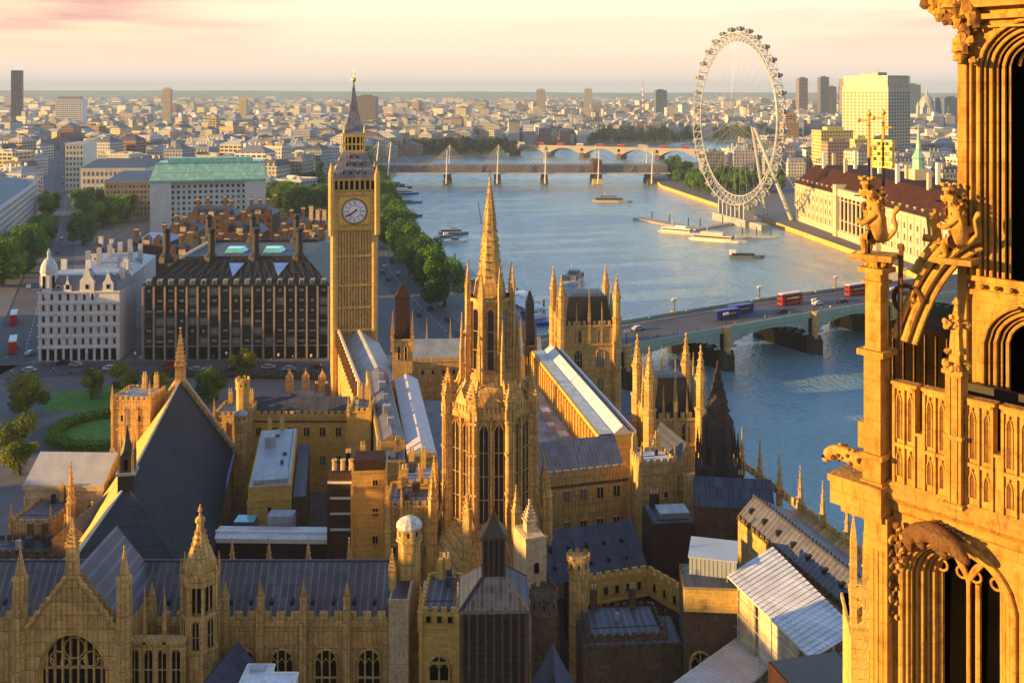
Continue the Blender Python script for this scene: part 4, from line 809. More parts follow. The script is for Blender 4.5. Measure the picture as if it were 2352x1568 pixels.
# block at the end of the range
def block(name, label, Y, xa, xb, ytop, depth, wm, rm, rz=0., left=True, wins=None, battle=True, cat='palace block', ztop=None, z0=0, roofrise=0, hip=0, axis='y'):
    A = (Xx(xa, Y), Y); w = (xb - xa) / F * Y / math.cos(rz); zt = ztop or Zy(ytop, Y); b = Bld(name, label, A, (A[0] + w * math.cos(rz), A[1] + w * math.sin(rz)), cat, 'stone blocks of the palace')
    mb = MB(); mb.box(0, w, 0, depth, z0, zt - (.8 if battle else 0), wm); b.add('wall', mb)
    if battle:
        mb = MB(); mb.box(-.12, w + .12, -.15, .2, zt - 1.1, zt - .8, wm)
        for p, q in (((0, .1), (w, .1)), ((.1, depth), (.1, 0)), ((w - .1, 0), (w - .1, depth)), ((w, depth - .1), (0, depth - .1))): mb.merlons(p, q, zt - .8, .7, .7, .5, .3, wm)
        b.add('battlements', mb); mb = MB(); mb.box(.4, w - .4, .4, depth - .4, zt - .8, zt - .6, rm); b.add('roof', mb)
    elif roofrise: roofmb(b, 0, w, 0, depth, zt + .003, zt + roofrise, rm, axis, wm, .25, hip)
    else:
        mb = MB(); mb.box(.25, w - .25, .25, depth - .25, zt, zt + .12, rm); mb.box(-.1, w + .1, -.12, .05, zt - .25, zt + .18, wm); b.add('roof', mb)
    if wins:
        mesh, n, zz = wins
        for z_ in zz: b.row(mesh, .3, w - .3, n, z_)
    if cat == 'palace block' and w > 3:
        q = random.Random(int(Y * 7 + xa)); mb = MB()
        for x in ([0.05, w - .05] if w < 7 else [0.05, w * .33, w * .67, w - .05]): mb.box(x - .22, x + .22, -.28, 0, z0, zt - 2.2, wm); mb.box(x - .28, x + .28, -.34, 0, zt - 6, zt - 5.7, wm)
        mb.box(-.05, w + .05, -.14, 0, zt - 2.6, zt - 2.3, wm); mb.box(-.05, w + .05, -.14, 0, zt - 7, zt - 6.7, wm); b.add('pilaster', mb)
        if battle:
            for x in (0, w): mb = MB(); mb.pinnacle(x, 0, zt - 3, zt + q.uniform(2.2, 3.4), .62, wm, .45, crockets=3); b.add('pinnacle', mb)
        if not roofrise:
            for k in range(q.randint(1, 3)):
                mb = MB(); x, y = q.uniform(.9, w - 1), q.uniform(1, depth - 1); s = q.uniform(.25, .6); mb.box(x - s, x + s, y - s * .8, y + s * .8, zt - .7, zt + q.uniform(.3, 1.1), q.choice([GREYR, DARKM, LEADB])); b.add('roof_hatch', mb)
            mb = MB(); mb.path([(.7, 1, zt + .15), (w - .8, 1.2, zt + .15), (w - .8, depth - 1, zt + .15)], .07, DARKM, 5); b.add('pipe', mb)
        for k in range(2): x = q.uniform(.5, w - .5); mb = MB(); mb.box(x - .45, x + .45, depth - 1.1, depth - .4, zt - .7, zt + 2.2, wm); [mb.tube((x + e, depth - .75, zt + 2.2), (x + e, depth - .75, zt + 2.9), .14, STL, n=6) for e in (-.22, .22)]; b.add('chimney', mb)
    return b
b = block('end_block', 'square stone block closing the right end of the grey-roofed range', 124, 893, 938, 1378, 5, STL, DARKM, 0, battle=False)
mb = MB(); mb.pinnacle(.4, .3, 27, 32, .8, STN); b.add('pinnacle', mb)
WA = window_mesh(2.6, 5.0, 2, 2, .5, STN, DARK, .3, .3)
b = block('court_building', 'stone building with pointed window beside the louvred tower', 122, 966, 1052, 1392, 9, STY, LEAD, R(-2), wins=(WTS, 3, [24.0]))
b.win(WA, b.w * .5, 15)
b = block('grey_vent_roof', 'small grey slatted roof between chimney turret and louvred tower', 132, 966, 1030, 1375, 5, STN, GREYR, 0, battle=False)
# roof running away bottom right of louvred tower
b = Bld('slate_wing', 'steep slate wing with gold-lit slope running to the bottom edge', (Xx(1222, 112), 92), (Xx(1262, 112), 92), 'roofed wing'); mb = MB(); mb.box(0, 5, 0, 24, 0, 19, STD); b.add('wall', mb); roofmb(b, -.2, 5.2, 0, 24, 19, 24.5, LEADB, 'y', STN)
# court walls and curved battlements (dark inner court)
A, B_ = front(1345, 1316, 1487, 1294, 18); b = Bld('court_range', 'battlemented range with low blue roof behind the dark inner court', A, B_, 'palace range', 'ranges of the palace'); w = b.w
mb = MB(); mb.box(0, w, 0, 9, 13.3, 17, STY); mb.box(0, w, .9, 9, 4, 13.3, STD); b.add('wall', mb); mb = MB(); mb.merlons((0, 0), (w, 0), 17, .8, .9, .6, .35, STY); mb.box(0, w, -.15, .1, 13.2, 13.5, STY); b.row(WA, .5, w - .5, 2, 6, .88); b.add('battlements', mb); b.row(WTS, .5, w - .5, 5, 14.4)  # dark lower wall colour stands in for the shadow under the band
roofmb(b, -5, w + .2, 1, 12, 16.8, 22.0, LEADB, 'x', STD)
for i in range(10): mb = MB(); x = -4 + 13 * (i % 5) / 4.5; yy, zz = (2.3, 18.2) if i < 5 else (4.2, 20.0); mb.box(x - .2, x + .2, yy - .3, yy + .5, zz - .2, zz + .35, BLACK); b.add('roof_vent', mb)
A2, B2 = front(1487, 1294, 1592, 1352, 18); b = Bld('court_range', 'stepped battlemented wall turning the corner of the dark inner court', A2, B2, 'palace range', 'ranges of the palace'); w = b.w
mb = MB(); mb.box(0, w, 0, 1.2, 13.3, 17, STY); mb.box(0, w, .7, 1.2, 3, 13.3, STD); b.add('wall', mb); mb = MB(); mb.merlons((0, 0), (w, 0), 17, .8, .9, .6, .35, STY); b.add('battlements', mb); b.row(WTS, .5, w - .5, 4, 14.4)  # lower wall darkened by colour, as if in shadow
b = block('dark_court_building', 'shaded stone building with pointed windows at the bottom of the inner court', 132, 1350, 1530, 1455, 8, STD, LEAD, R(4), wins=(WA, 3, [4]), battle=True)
b = block('dark_court_building', 'shaded stone building beneath the sheet-roofed scaffold', 130, 1572, 1705, 1352, 7, STD, LEADB, R(-4), wins=(WA, 2, [11]), battle=False, cat='court building')  # dark wall colour stands in for shade below the pale band
mb = MB(); zt_ = Zy(1352, 130); mb.box(-.1, b.w, -.7, .02, zt_ - 2.6, zt_ + .3, STY); b.add('parapet_band', mb)
mb = MB(); mb.poly([(-60, 90, 2), (60, 90, 2), (60, 185, 2), (-60, 185, 2)], DARKM); one('court_shade_floor', mb, None, None, kind='structure')  # near-black sheet colours in the shade on the court floors
b = block('flat_roofed_court_building', 'low flat grey-roofed building sunk in the dark inner court', 131, 1340, 1570, 1486, 7, STD, LEAD, R(4), battle=False, cat='low roof')
# grey clad plant box on stilts
def plant_box():
    Y = 136; t = thing('plant_box', 'pale grey clad box standing on steel stilts above the court', 'plant box', (Xx(1620, Y) - 2.6, Y - 2.2, 0), R(-14)); zt, zb = Zy(1262, Y), Zy(1322, Y) 
    mb = MB(); mb.box(0, 6.2, 0, 6, zb, zt, plain('grey_cladding', (.36, .40, .44), .5, .08, .4)); 
    for k in range(11): x = .3 + 5.6 * k / 10; mb.box(x - .05, x + .05, -.05, .02, zb, zt, GREYR)
    mb.build('cladding', t); mb = MB(); mb.box(-.15, 6.35, -.15, 6.15, zt, zt + .2, plain('grey_lid', (.42, .47, .52), .4, .08, .4)); mb.build('lid', t)
    for x, y in ((.3, .3), (5.9, .3), (.3, 5.7), (5.9, 5.7)): mb = MB(); mb.tube((x, y, 10), (x, y, zb), .13, DARKM); mb.build('stilt', t)
plant_box()
# white corrugated temporary roofs
def sheet_roof(name, label, pts, z, zl=None, under=CREAM, drop=None):
    g = [G(x, y, zz) for (x, y), zz in zip(pts, z)]; o = g[0]; t = thing(name, label, 'sheet roof', (o.x, o.y, 0), math.atan2((g[1] - g[0]).y, (g[1] - g[0]).x), 'white sheet roofs')
    M = Matrix.Rotation(-t.rotation_euler[2], 4, 'Z'); q = [M @ (p - Vector((o.x, o.y, 0))) for p in g]
    mb = MB(); n = 22
    for i in range(n):   # corrugations: raised strips across the slope
        f0, f1 = i / n, (i + .62) / n; a, b_ = q[0].lerp(q[3], f0), q[1].lerp(q[2], f0); c, d = q[1].lerp(q[2], f1), q[0].lerp(q[3], f1); up = Vector((0, 0, .12))
        mb.poly([a + up, b_ + up, c + up, d + up], WHITER); mb.poly([a, b_, b_ + up, a + up], WHITER); mb.poly([d + up, c + up, c, d], WHITER)
    mb.poly(q, WHITER); mb.poly([p - Vector((0, 0, .15)) for p in reversed(q)], WHITER); 
    for p, r in zip(q, q[1:] + q[:1]): mb.poly([p - Vector((0, 0, .15)), r - Vector((0, 0, .15)), r, p], WHITE)
    mb.build('roof_sheet', t)
    mb = MB()
    for i in range(4):
        p, r = q[i], q[(i + 1) % 4]; l = (r - p).length; k = max(2, int(l / 2.6))
        for j in range(k): a = p.lerp(r, j / k); mb.tube((a.x, a.y, 5), (a.x, a.y, a.z - .15), .07, STEEL, n=4)
        for h in (1.5, 3.5, 5.5): mb.tube((p.x, p.y, p.z - h), (r.x, r.y, r.z - h), .05, STEEL, n=4)
    mb.build('scaffold', t)
    return t, q
t, q = sheet_roof('scaffold_roof', 'large white corrugated roof on scaffolding beside the river front', [(1670, 1322), (1775, 1256), (1968, 1447), (1862, 1512)], [25, 26.5, 26.5, 25])
mb = MB()   # stepped screen wall under its left edge
for i, (f0, f1, off) in enumerate(((0.12, .34, .3), (.34, .62, .9), (.62, .84, .5), (.84, 1., 1.3))):
    a, b_ = q[0].lerp(q[3], f0), q[0].lerp(q[3], f1); mb.prism([(a.x + off, a.y), (b_.x + off, b_.y), (b_.x + off + .3, b_.y), (a.x + off + .3, a.y)], 10, a.z - .2 - .3 * i, CREAM if i % 2 else STL)
mb.build('screen_wall', t)
sheet_roof('scaffold_roof', 'lower pale corrugated roof at the bottom edge beside the dark court', [(1500, 1602), (1738, 1432), (1800, 1500), (1600, 1690)], [17, 18, 18, 17])
b = block('brick_service_building', 'dark brick building under the lower end of the big white roof', 103, 1830, 2010, 1592, 6, BRD, DARKM, R(14), battle=False, cat='service building')
# river front
A = (41.9 + .0, 122.0); B_ = (36.0, 145.0)
p0, p1 = Vector((43.9, 118)), Vector((34.6, 152)); d = (p1 - p0); L_ = d.length; rz = math.atan2(d.y, d.x)
t = thing('river_front_range', 'long grey roof of the river front beside the water with a row of pinnacles', 'palace range', (p0.x, p0.y, 0), rz, 'ranges of the palace')
mb = MB(); mb.box(0, L_, -11, 0, 0, 24.2, STN); mb.build('wall', t)
mb = MB(); e = [(0, 0, 24.4), (L_, 0, 24.4), (L_, -2.7, 27.0), (0, -2.7, 27.0)]; mb.poly(e[::-1], LEAD); mb.poly([(0, -2.7, 27), (L_, -2.7, 27), (L_, -9, 24), (0, -9, 24)][::-1], LEAD); mb.poly([(0, 0, 24.4), (0, -2.7, 27), (0, -9, 24)], STD); mb.poly([(L_, 0, 24.4), (L_, -9, 24), (L_, -2.7, 27)], STD); mb.build('roof', t)
mb = MB(); mb.box(0, L_, -2.9, -2.5, 26.95, 27.3, LEADB)
for k in range(40): x = L_ * (k + .5) / 40; mb.box(x - .08, x + .08, -2.78, -2.62, 27.3, 27.65, DARKM)
mb.build('ridge_cresting', t)
for k in range(9): mb = MB(); x = 2 + (L_ - 4) * k / 8; mb.box(x - .3, x + .3, -1.6, -.9, 25.2, 26.05, BLACK); mb.build('roof_vent', t)
mb = MB(); mb.merlons((0, -10.8), (L_ + 30, -10.8), 24.0, 1.1, .9, .7, .4, STN); mb.merlons((0, .1), (L_, .1), 24.0, .6, .8, .6, .3, STD); mb.build('parapet', t)
mb = MB(); mb.box(L_, L_ + 26, -11, -3, 0, 21, STN); mb.build('north_wing_wall', t); 
for k in range(9):
    mb = MB(); x = 4 + k * 6.2; mb.pinnacle(x, -10.6, 19, 31.0 + .25 * k * 0, .95, STN, .52, n=8, crockets=4); mb.build('pinnacle', t)
# dark octagonal spire turret
def dark_turret():
    Y = 165; z = lambda y: Zy(y, Y); t = thing('dark_spire_turret', 'dark lead-clad spire turret above the river front', 'turret', (Xx(1657, Y), Y + 3, 0)); m = plain('blackened_lead', (.03, .024, .032), .5, .4, .8); m2 = stone('blackened_stone', (.11, .07, .05), dirt=.7)
    mb = MB(); mb.prism(mb.ngon(0, 0, 3.6, 8), 0, z(1075), m); mb.build('shaft', t)
    for f in range(8):
        a = 2 * math.pi * (f + .5) / 8; mb = MB(); mb.box(3.6 * math.cos(a) - .22, 3.6 * math.cos(a) + .22, 3.6 * math.sin(a) - .22, 3.6 * math.sin(a) + .22, z(1200), z(1060), m2); mb.pinnacle(3.4 * math.cos(a), 3.4 * math.sin(a), z(1060), z(1000), .5, m2, .4, crockets=3); mb.build('pinnacle', t)
    mb = MB(); mb.prism(mb.ngon(0, 0, 2.5, 8), z(1075), z(985), m)
    for f in range(8): a = 2 * math.pi * (f + .5) / 8; mb.box(2.5 * math.cos(a) - .14, 2.5 * math.cos(a) + .14, 2.5 * math.sin(a) - .14, 2.5 * math.sin(a) + .14, z(1075), z(975), m2)
    mb.build('lantern', t)
    mb = MB(); mb.lathe(0, 0, [(2.7, z(985)), (1.9, z(965)), (1.5, z(925)), (.75, z(885)), (.2, z(850)), (.3, z(848)), (.02, z(836))], 8, m2)
    for f in range(8):
        a = 2 * math.pi * (f + .5) / 8
        for k in range(6): r = 2.3 * (1 - k / 6.4); zz = z(975 - 20 * k); mb.box(r * math.cos(a) - .12, r * math.cos(a) + .12, r * math.sin(a) - .12, r * math.sin(a) + .12, zz, zz + .4, m2)
    mb.build('spire', t)
dark_turret()
b = block('square_block', 'square stone block with white lead cap and gold-lit left side', 168, 1474, 1553, 1056, 6, STN, WHITER, R(12), wins=(WTS, 2, [20, 15]))
b = block('blue_roof_block', 'steep blue-roofed block behind the white-capped block', 180, 1545, 1612, 1095, 12, STN, LEADB, R(14), battle=False, roofrise=6)
b = block('glazed_roof_block', 'flat roof with small glazed lantern in front of the dark spire turret', 152, 1500, 1600, 1205, 7, BRD, LEADB, R(6), battle=False)
mb = MB(); mb.box(1.5, b.w - .5, 1.5, 5, Zy(1205, 152) + .1, Zy(1205, 152) + 1.0, GLB, GREYR); b.add('rooflight', mb)
b = block('dark_parapet_block', 'dark roofed block below the dark spire turret', 158, 1600, 1770, 1160, 9, STD, LEADB, R(-8), battle=False, roofrise=3, axis='x')
# commons wing
b = rng_range('south_court_wing', 'battlemented stone wing with steel-blue roof right of the central spire', (1235, 1087, 1442, 1064), 24.0, 10, 3.4, roofing('steel_blue_roof', (.12, .15, .24), .7, 1.3, .2), STN, (WT, 5, [18.6, 13.2]), over=.2)
mb = MB(); mb.box(-.1, b.w + .1, -.2, .04, 21.1, 21.5, STD); b.add('string_course', mb)
def long_roof():
    a0, a1 = Vector((5.5, 257)), Vector((17.2, 194)); d = a1 - a0; L_ = d.length; rz = math.atan2(d.y, d.x); t = thing('white_roofed_range', 'long white and grey roof with gold-lit buttressed side right of the central spire', 'palace range', (a0.x, a0.y, 0), rz, 'ranges of the palace')
    W_ = 7.4; mb = MB(); mb.box(0, L_, 0, W_, 0, 22, STY); mb.build('wall', t)     # local +y is to the right (river side)
    mb = MB(); mb.box(0, L_, -.0, 2.6, 22.003, 22.3, LEADB, plain('bluish_lead_flat', (.30, .36, .44), .4, .2, .5)); mb.build('gutter_roof', t)
    mb = MB(); mb.gable(0, L_, 2.6, W_ - .6, 22.02, 24.0, WHITER, 'x', WHITE, 0); mb.box(0, L_, W_ - .6, W_, 22, 22.5, WHITE); mb.build('roof', t)
    mb = MB()
    for k in range(46): x = L_ * (k + .5) / 46; mb.box(x - .28, x + .28, W_ - 1.5, W_ - .9, 22.7, 23.2, DARKM)
    mb.build('roof_vent_row', t)
    for k in range(26): mb = MB(); x = L_ * (k + .5) / 26; mb.box(x - .3, x + .3, -.75, 0, 10, 21.4, STY); mb.build('buttress', t)
    mb = MB(); mb.box(0, L_, -.35, .0, 21.45, 22.25, STY); mb.build('cornice', t)
    mb = MB(); mb.box(0, L_ - 2, -9, -.8, 0, 15.5, STN, LEADB); mb.build('lower_range', t)
    for k, (x, y, s) in enumerate([(42, -4, 2.4), (50, -3, 2), (55, -6, 1.6), (35, -5, 2)]): mb = MB(); mb.box(x, x + s * 1.6, y, y + s, 15.5, 16.9 + .3 * k, GREYR); mb.build('plant_unit', t)
# rotate so that local x runs toward the eye and local y to the west: mirror handled by swapping ends
def axis_frame(p, q): d = Vector(q) - Vector(p); return d.length, math.atan2(d.y, d.x)
def long_roof2():
    near, farp = Vector((17.2, 194)), Vector((5.5, 257)); L_, rz = axis_frame(near, farp); t = thing('white_roofed_range', 'long white and grey roof with gold-lit buttressed side right of the central spire', 'palace range', (near.x, near.y, 0), rz, 'ranges of the palace')
    W_ = 7.4   # local y>0 is left (west), y<0 right
    mb = MB(); mb.box(0, L_, -W_, 0, 0, 22, STY); mb.build('wall', t)
    mb = MB(); mb.box(0, L_, -2.6, 0, 22.003, 22.3, LEADB, plain('bluish_lead_flat', (.40, .46, .52), .5, .3, .5)); mb.build('gutter_roof', t)
    mb = MB(); mb.gable(0, L_, -W_ + .7, -2.6, 22.02, 23.7, WHITER, 'x', WHITE, 0); mb.box(0, L_, -W_, -W_ + .35, 22, 22.6, WHITE); mb.build('roof', t)
    mb = MB()
    for k in range(46): x = L_ * (k + .5) / 46; mb.box(x - .28, x + .28, -W_ + 1.2, -W_ + 1.7, 22.4, 22.95, DARKM)
    mb.build('roof_vent_row', t)
    for k in range(26): mb = MB(); x = L_ * (k + .5) / 26; mb.box(x - .3, x + .3, 0, .75, 10, 21.4, STY); mb.build('buttress', t)
    mb = MB(); mb.box(0, L_, 0, .4, 21.45, 22.25, STY); mb.build('cornice', t)
    mb = MB(); mb.box(2, L_, .8, 9, 0, 15.5, STN, plain('grey_lead_flat', (.20, .22, .27), .6, .4, .35)); mb.build('lower_range', t)
    for k, (x, y, s) in enumerate([(8, 3, 2.4), (15, 2.5, 2), (21, 4, 1.6), (30, 3, 2), (4, 5, 1.8)]): mb = MB(); mb.box(x, x + s * 1.6, y, y + s, 15.5, 16.9 + .2 * k, GREYR); mb.build('plant_unit', t)
    mb = MB(); mb.path([(10 + 3 * math.cos(a * .3), 4 + 1.5 * math.sin(a * .3), 15.9) for a in range(14)], .22, BLACK, 6); mb.build('duct', t)
long_roof2()
# west long range (gold side wall) running from the clock tower toward the central spire
def west_range():
    near, farp = Vector((-25.7, 190)), Vector((-35, 238)); L_, rz = axis_frame(near, farp); t = thing('long_west_range', 'long grey-roofed range with gold-lit outer wall behind the cloister', 'palace range', (near.x, near.y, 0), rz, 'ranges of the palace')
    mb = MB(); mb.box(0, L_, -5.2, 0, 0, 22, STY); mb.build('wall', t)
    mb = MB(); mb.merlons((0, -.2), (L_, -.2), 22, .5, .8, .6, .3, STY); mb.build('battlements', t)
    mb = MB(); mb.gable(.4, L_ - .4, -5, -.7, 22.02, 23.4, LEAD, 'x', STN, 0); mb.build('roof', t)
    for k, (x, s) in enumerate([(6, 1.2), (14, 1.6), (22, 1), (31, 1.5), (38, 1.2)]): mb = MB(); mb.box(x, x + s, -3.5, -3.5 + s, 22.6, 24.6, GREYR); mb.build('plant_unit', t)
    put('window', window_mesh(1.6, 4, 2, 2, 0, STN, DARK), t, (0, -2.6, 16), -math.pi / 2)
    near, farp = Vector((-36.5, 236)), Vector((-51, 290)); L_, rz = axis_frame(near, farp); t = thing('ribbed_wall_range', 'wing with cream ribbed side wall and grey roof at the foot of the clock tower', 'palace range', (near.x, near.y, 0), rz, 'ranges of the palace')
    mb = MB(); mb.box(0, L_, -12, 0, 0, 15.5, STN); mb.build('wall', t); mb = MB(); mb.box(0, L_, -.5, .1, 15.5, 20.3, CREAM); mb.build('screen', t)
    for k in range(15): mb = MB(); x = L_ * (k + .5) / 15; mb.box(x - .16, x + .16, .1, .7, 15, 20.0, STD); mb.build('rib', t)
    mb = MB(); mb.gable(0, L_, -12, -.5, 15.5, 20.0, GREYR, 'x', STN, 0); mb.build('roof', t)
west_range()
def grey_roof():
    near, farp = Vector((-19.5, 186)), Vector((-27.6, 234)); L_, rz = axis_frame(near, farp); t = thing('pale_roofed_range', 'pale grey pitched roof range left of the central spire', 'palace range', (near.x, near.y, 0), rz, 'ranges of the palace')
    mb = MB(); mb.box(0, L_, -5.2, 0, 0, 21.2, STY); mb.build('wall', t); mb = MB(); mb.gable(0, L_, -5.2, 0, 21.21, 22.7, plain('pale_lead', (.50, .45, .49), .5, .12, .6), 'x', WHITE, .15); mb.build('roof', t)
    mb = MB(); mb.box(-.3, .1, -5.4, .2, 20.6, 21.5, STL); mb.build('end_parapet', t)
    mb = MB(); mb.box(3, L_, -13, -6.3, 0, 16, STN, plain('dark_lead_flat', (.12, .12, .15), .6, .4, .35)); mb.build('lower_range', t)
    for k in range(5): mb = MB(); mb.pinnacle(6 + 8 * k, -13, 10, 23, .8, STN); mb.build('pinnacle', t)
grey_roof()
# north range across the background
b = rng_range('north_range', 'blue-grey roofed battlemented range right of the clock tower foot', (905, 822, 1250, 815), 19, 10, 3.6, plain('blue_lead', (.26, .31, .42), .5, .2, .4), STN, (WTS, 14, [14.5]))
for k in range(6): mb = MB(); mb.pinnacle(2 + k * 6.5, 10.5, 14, 27, .7, STN); b.add('pinnacle', mb)
# slender dark-topped tower, thin dark turret
def slim(name, label, xc, Y, w0, ytop, ymid, m1, m2, rz=.1):
    z = lambda y: Zy(y, Y); hw_ = w0 / 2 / F * Y; t = thing(name, label, 'tower', (Xx(xc, Y), Y + hw_, 0), rz, 'slender palace towers')
    mb = MB(); mb.box(-hw_, hw_, -hw_, hw_, 0, z(ymid), m1); mb.box(-hw_ - .2, hw_ + .2, -hw_ - .2, hw_ + .2, z(ymid) - .6, z(ymid), m1); mb.build('wall', t)
    h2 = hw_ * .72; mb = MB(); mb.box(-h2, h2, -h2, h2, z(ymid), z(ytop + (ymid - ytop) * .24), m2); mb.lathe(0, 0, [(h2 * 1.5, z(ytop + (ymid - ytop) * .24)), (h2 * 1.0, z(ytop + (ymid - ytop) * .16)), (h2 * .5, z(ytop + 6)), (.05, z(ytop))], 4, m2); mb.build('upper_stage', t)
    for sx in (-1, 1):
        for sy in (-1, 1): mb = MB(); mb.pinnacle(sx * hw_, sy * hw_, z(ymid) - 3, z(ymid) + (z(ytop) - z(ymid)) * .45, hw_ * .35, m1, .4); mb.build('pinnacle', t)
    for x in (-hw_ * .35, hw_ * .35): put('window', window_mesh(.7, 3.2, 1, 2, .3, STN, DARK, .12), t, (x, -hw_ - .02, z(ymid) - 5))
slim('slender_tower', 'slender stone tower with dark brick top in front of the riverside road', 922, 240, 46, 655, 778, STN, BRD)
slim('slender_tower', 'thin black-topped turret right of the central spire', 1217, 262, 26, 668, 792, STD, BLACK)
# ---- the great medieval hall
def hall():
    near, farp = Vector((-60.1, 154.7)), Vector((-70.2, 210)); L_, rz = axis_frame(near, farp); t = thing('great_hall', 'medieval hall with huge steep dark slate roof and gold-lit verge', 'hall', (near.x, near.y, 0), rz)
    hw_ = 10.4; ze, zr = 12.6, 28.0
    mb = MB(); mb.box(-6, L_, -hw_, hw_, 0, ze, STN); mb.build('wall', t)
    mb = MB(); e = [(-9, -hw_ - 2.4, ze), (L_, -hw_ - .4, ze), (L_, hw_ + 1.0, ze), (-9, hw_ + 1.0, ze)]; r0, r1 = (0, 0, zr), (L_, 0, zr)
    mb.poly([e[1], e[0], r0, r1][::-1], HALLR); mb.poly([e[3], e[2], r1, r0][::-1], STY); mb.poly([e[0], e[3], r0][::-1], HALLG); mb.poly([e[1], e[2], r1], STN); mb.build('roof', t)  # west slope takes a honey stone colour in place of sunlit slate
    mb = MB(); mb.path([(-.2, 0, zr + .12), (L_, 0, zr + .12)], .26, STL, 6); mb.path([r0, (-9, hw_ + 1.0, ze + .1)], .22, plain('pale_lead_verge', (.75, .75, .7), .5, .1), 6); mb.path([r0, (-9, -hw_ - 2.4, ze + .1)], .12, HALLG, 6); mb.path([(0.6, -.3, zr - .3), (-8, -hw_ + .6, ze + .6)], .10, HALLG, 5); mb.build('ridge', t)
    mb = MB(); mb.box(-6, L_ + 2, -hw_ - 1.2, -hw_ - .4, ze - .5, ze - .1, BLUEP if False else LEADB); mb.path([(-6, -hw_ - .8, ze), (L_, -hw_ - .8, ze)], .2, plain('blue_gutter', (.16, .24, .45), .4, .2, .5), 6); mb.build('gutter', t)
    # far gable wall with parapet and pinnacle
    mb = MB(); mb.poly([(L_ + .6, -hw_ - 1, 0), (L_ + .6, -hw_ - 1, ze), (L_ + .6, 0, zr + 1.2), (L_ + .6, hw_ + 1, ze), (L_ + .6, hw_ + 1, 0)], STN); mb.poly([(L_, -hw_ - 1, 0), (L_, -hw_ - 1, ze + .3), (L_, 0, zr + 1.2), (L_, hw_ + 1, ze + .3), (L_, hw_ + 1, 0)][::-1], STN)
    for s in (-1, 1): mb.path([(L_ + .3, s * (hw_ + 1), ze + .2), (L_ + .3, 0, zr + 1.3)], .4, STL, 6)
    mb.build('far_gable', t)
    mb = MB(); Yg = 210; mb.pinnacle(L_ + .3, 0, zr - 2, Zy(752, Yg), 1.9, STN, .42, crockets=8); mb.build('gable_pinnacle', t)
    for s in (-1, 1): mb = MB(); mb.pinnacle(L_ + .3, s * (hw_ + 1.3), 4, ze + 5, 1.6, STN, .6); mb.build('corner_pinnacle', t)
    # ridge lantern
    mb = MB(); x = .6; mb.box(x - 1.2, x + 1.2, -1.2, 1.2, zr - 2.5, zr + 1.6, DARKM); mb.box(x - 1.5, x + 1.5, -1.5, 1.5, zr + 1.6, zr + 2.0, GREYR); mb.box(x - 1.0, x + 1.0, -1, 1, zr + 2, zr + 4.4, STD)
    for a in range(4): mb.T = Matrix.Translation((x, 0, 0)) @ Matrix.Rotation(a * math.pi / 2, 4, 'Z'); mb.pinnacle(-1.0, -1.0, zr + 2, zr + 7.2, .4, STN); mb.box(-.3, .3, -1.08, -1, zr + 2.3, zr + 4, DARK)
    mb.T = None; mb.lathe(x, 0, [(1.2, zr + 4.4), (.4, zr + 7), (.1, zr + 9)], 8, DARKM); mb.tube((x, 0, zr + 9), (x, 0, zr + 13.5), .09, STEEL, .03); mb.build('ridge_lantern', t)
    for k in range(12): # flying buttresses and dormers on the left
        x = 2 + (L_ - 4) * k / 11; mb = MB(); mb.box(x - .4, x + .4, hw_, hw_ + 3.5, 0, ze - 1, STN); mb.tube((x, hw_ + 3, ze - 2), (x, hw_, ze + .5), .35, STN, n=4); mb.build('buttress', t)
hall()
# ---- small buildings left and in the courts
b = block('chapel_building', 'stone building with pale lead roof at the left below the yard', 186, 58, 238, 1112, 12, STL, plain('pale_seamed_lead', (.40, .42, .48), .5, .12, .5), R(-2), wins=(window_mesh(2.0, 3.2, 2, 1, .5, STN, DARK, .2), 4, [9]), battle=False, roofrise=4.0, axis='x')
mb = MB(); zt_ = Zy(1112, 186); mb.box(-.4, b.w + .4, -.4, .0, zt_ - .9, zt_, STL); b.add('cornice', mb)
b = block('hall_side_chamber', 'pinnacled stone chamber against the left flank of the old hall', 176, 25, 118, 1190, 10, STN, LEAD, R(-3), wins=(window_mesh(1.2, 2.4, 2, 1, .4, STN, DARK, .15), 4, [7.5, 3]))
for xp, yt in ((163, 1060), (212, 1150), (150, 1180), (30, 1240)):
    Y = 172; mb = MB(); x = Xx(xp, Y); mb.pinnacle(0, 0, 0, Zy(yt, Y), 1.3, STN, .72, crockets=6, n=8); mb.box(-.7, .7, -.7, .7, Zy(yt, Y) - 7.5, Zy(yt, Y) - 7, STN); o = one('stone_pinnacle', mb, 'tall crocketed stone pinnacle %s the great gable finial' % ({163: 'above', 212: 'right of', 150: 'just left of', 30: 'far left of'}[xp]), 'pinnacle', (x, Y, 0), 0, 'free pinnacles beside the old hall')
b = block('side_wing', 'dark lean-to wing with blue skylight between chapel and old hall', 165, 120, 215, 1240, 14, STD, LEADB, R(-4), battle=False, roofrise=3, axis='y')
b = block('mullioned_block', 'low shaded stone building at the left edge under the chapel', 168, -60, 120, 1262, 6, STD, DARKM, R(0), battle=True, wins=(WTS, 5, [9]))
b = block('hall_corner_tower', 'square stone tower with white lead top just left of the old hall', 203, 258, 346, 908, 8, STN, GREYR, R(-4), wins=(WTS, 2, [22, 14, 8]))
b = block('cloister_tower', 'battlemented tan tower between old hall and cloister court', 216, 492, 570, 945, 8, STN, LEAD, R(0), wins=(WTS, 2, [15, 9]))
b = rng_range('cloister_range', 'battlemented tan range with violet-blue roof across the cloister court', (570, 944, 802, 944), 18, 7, 2.2, LEADB, STY, (WT, 6, [12.6, 6.2]))
mb = MB(); mb.box(-.1, b.w + .1, -.2, .04, 15.6, 15.95, STD); b.add('string_course', mb)
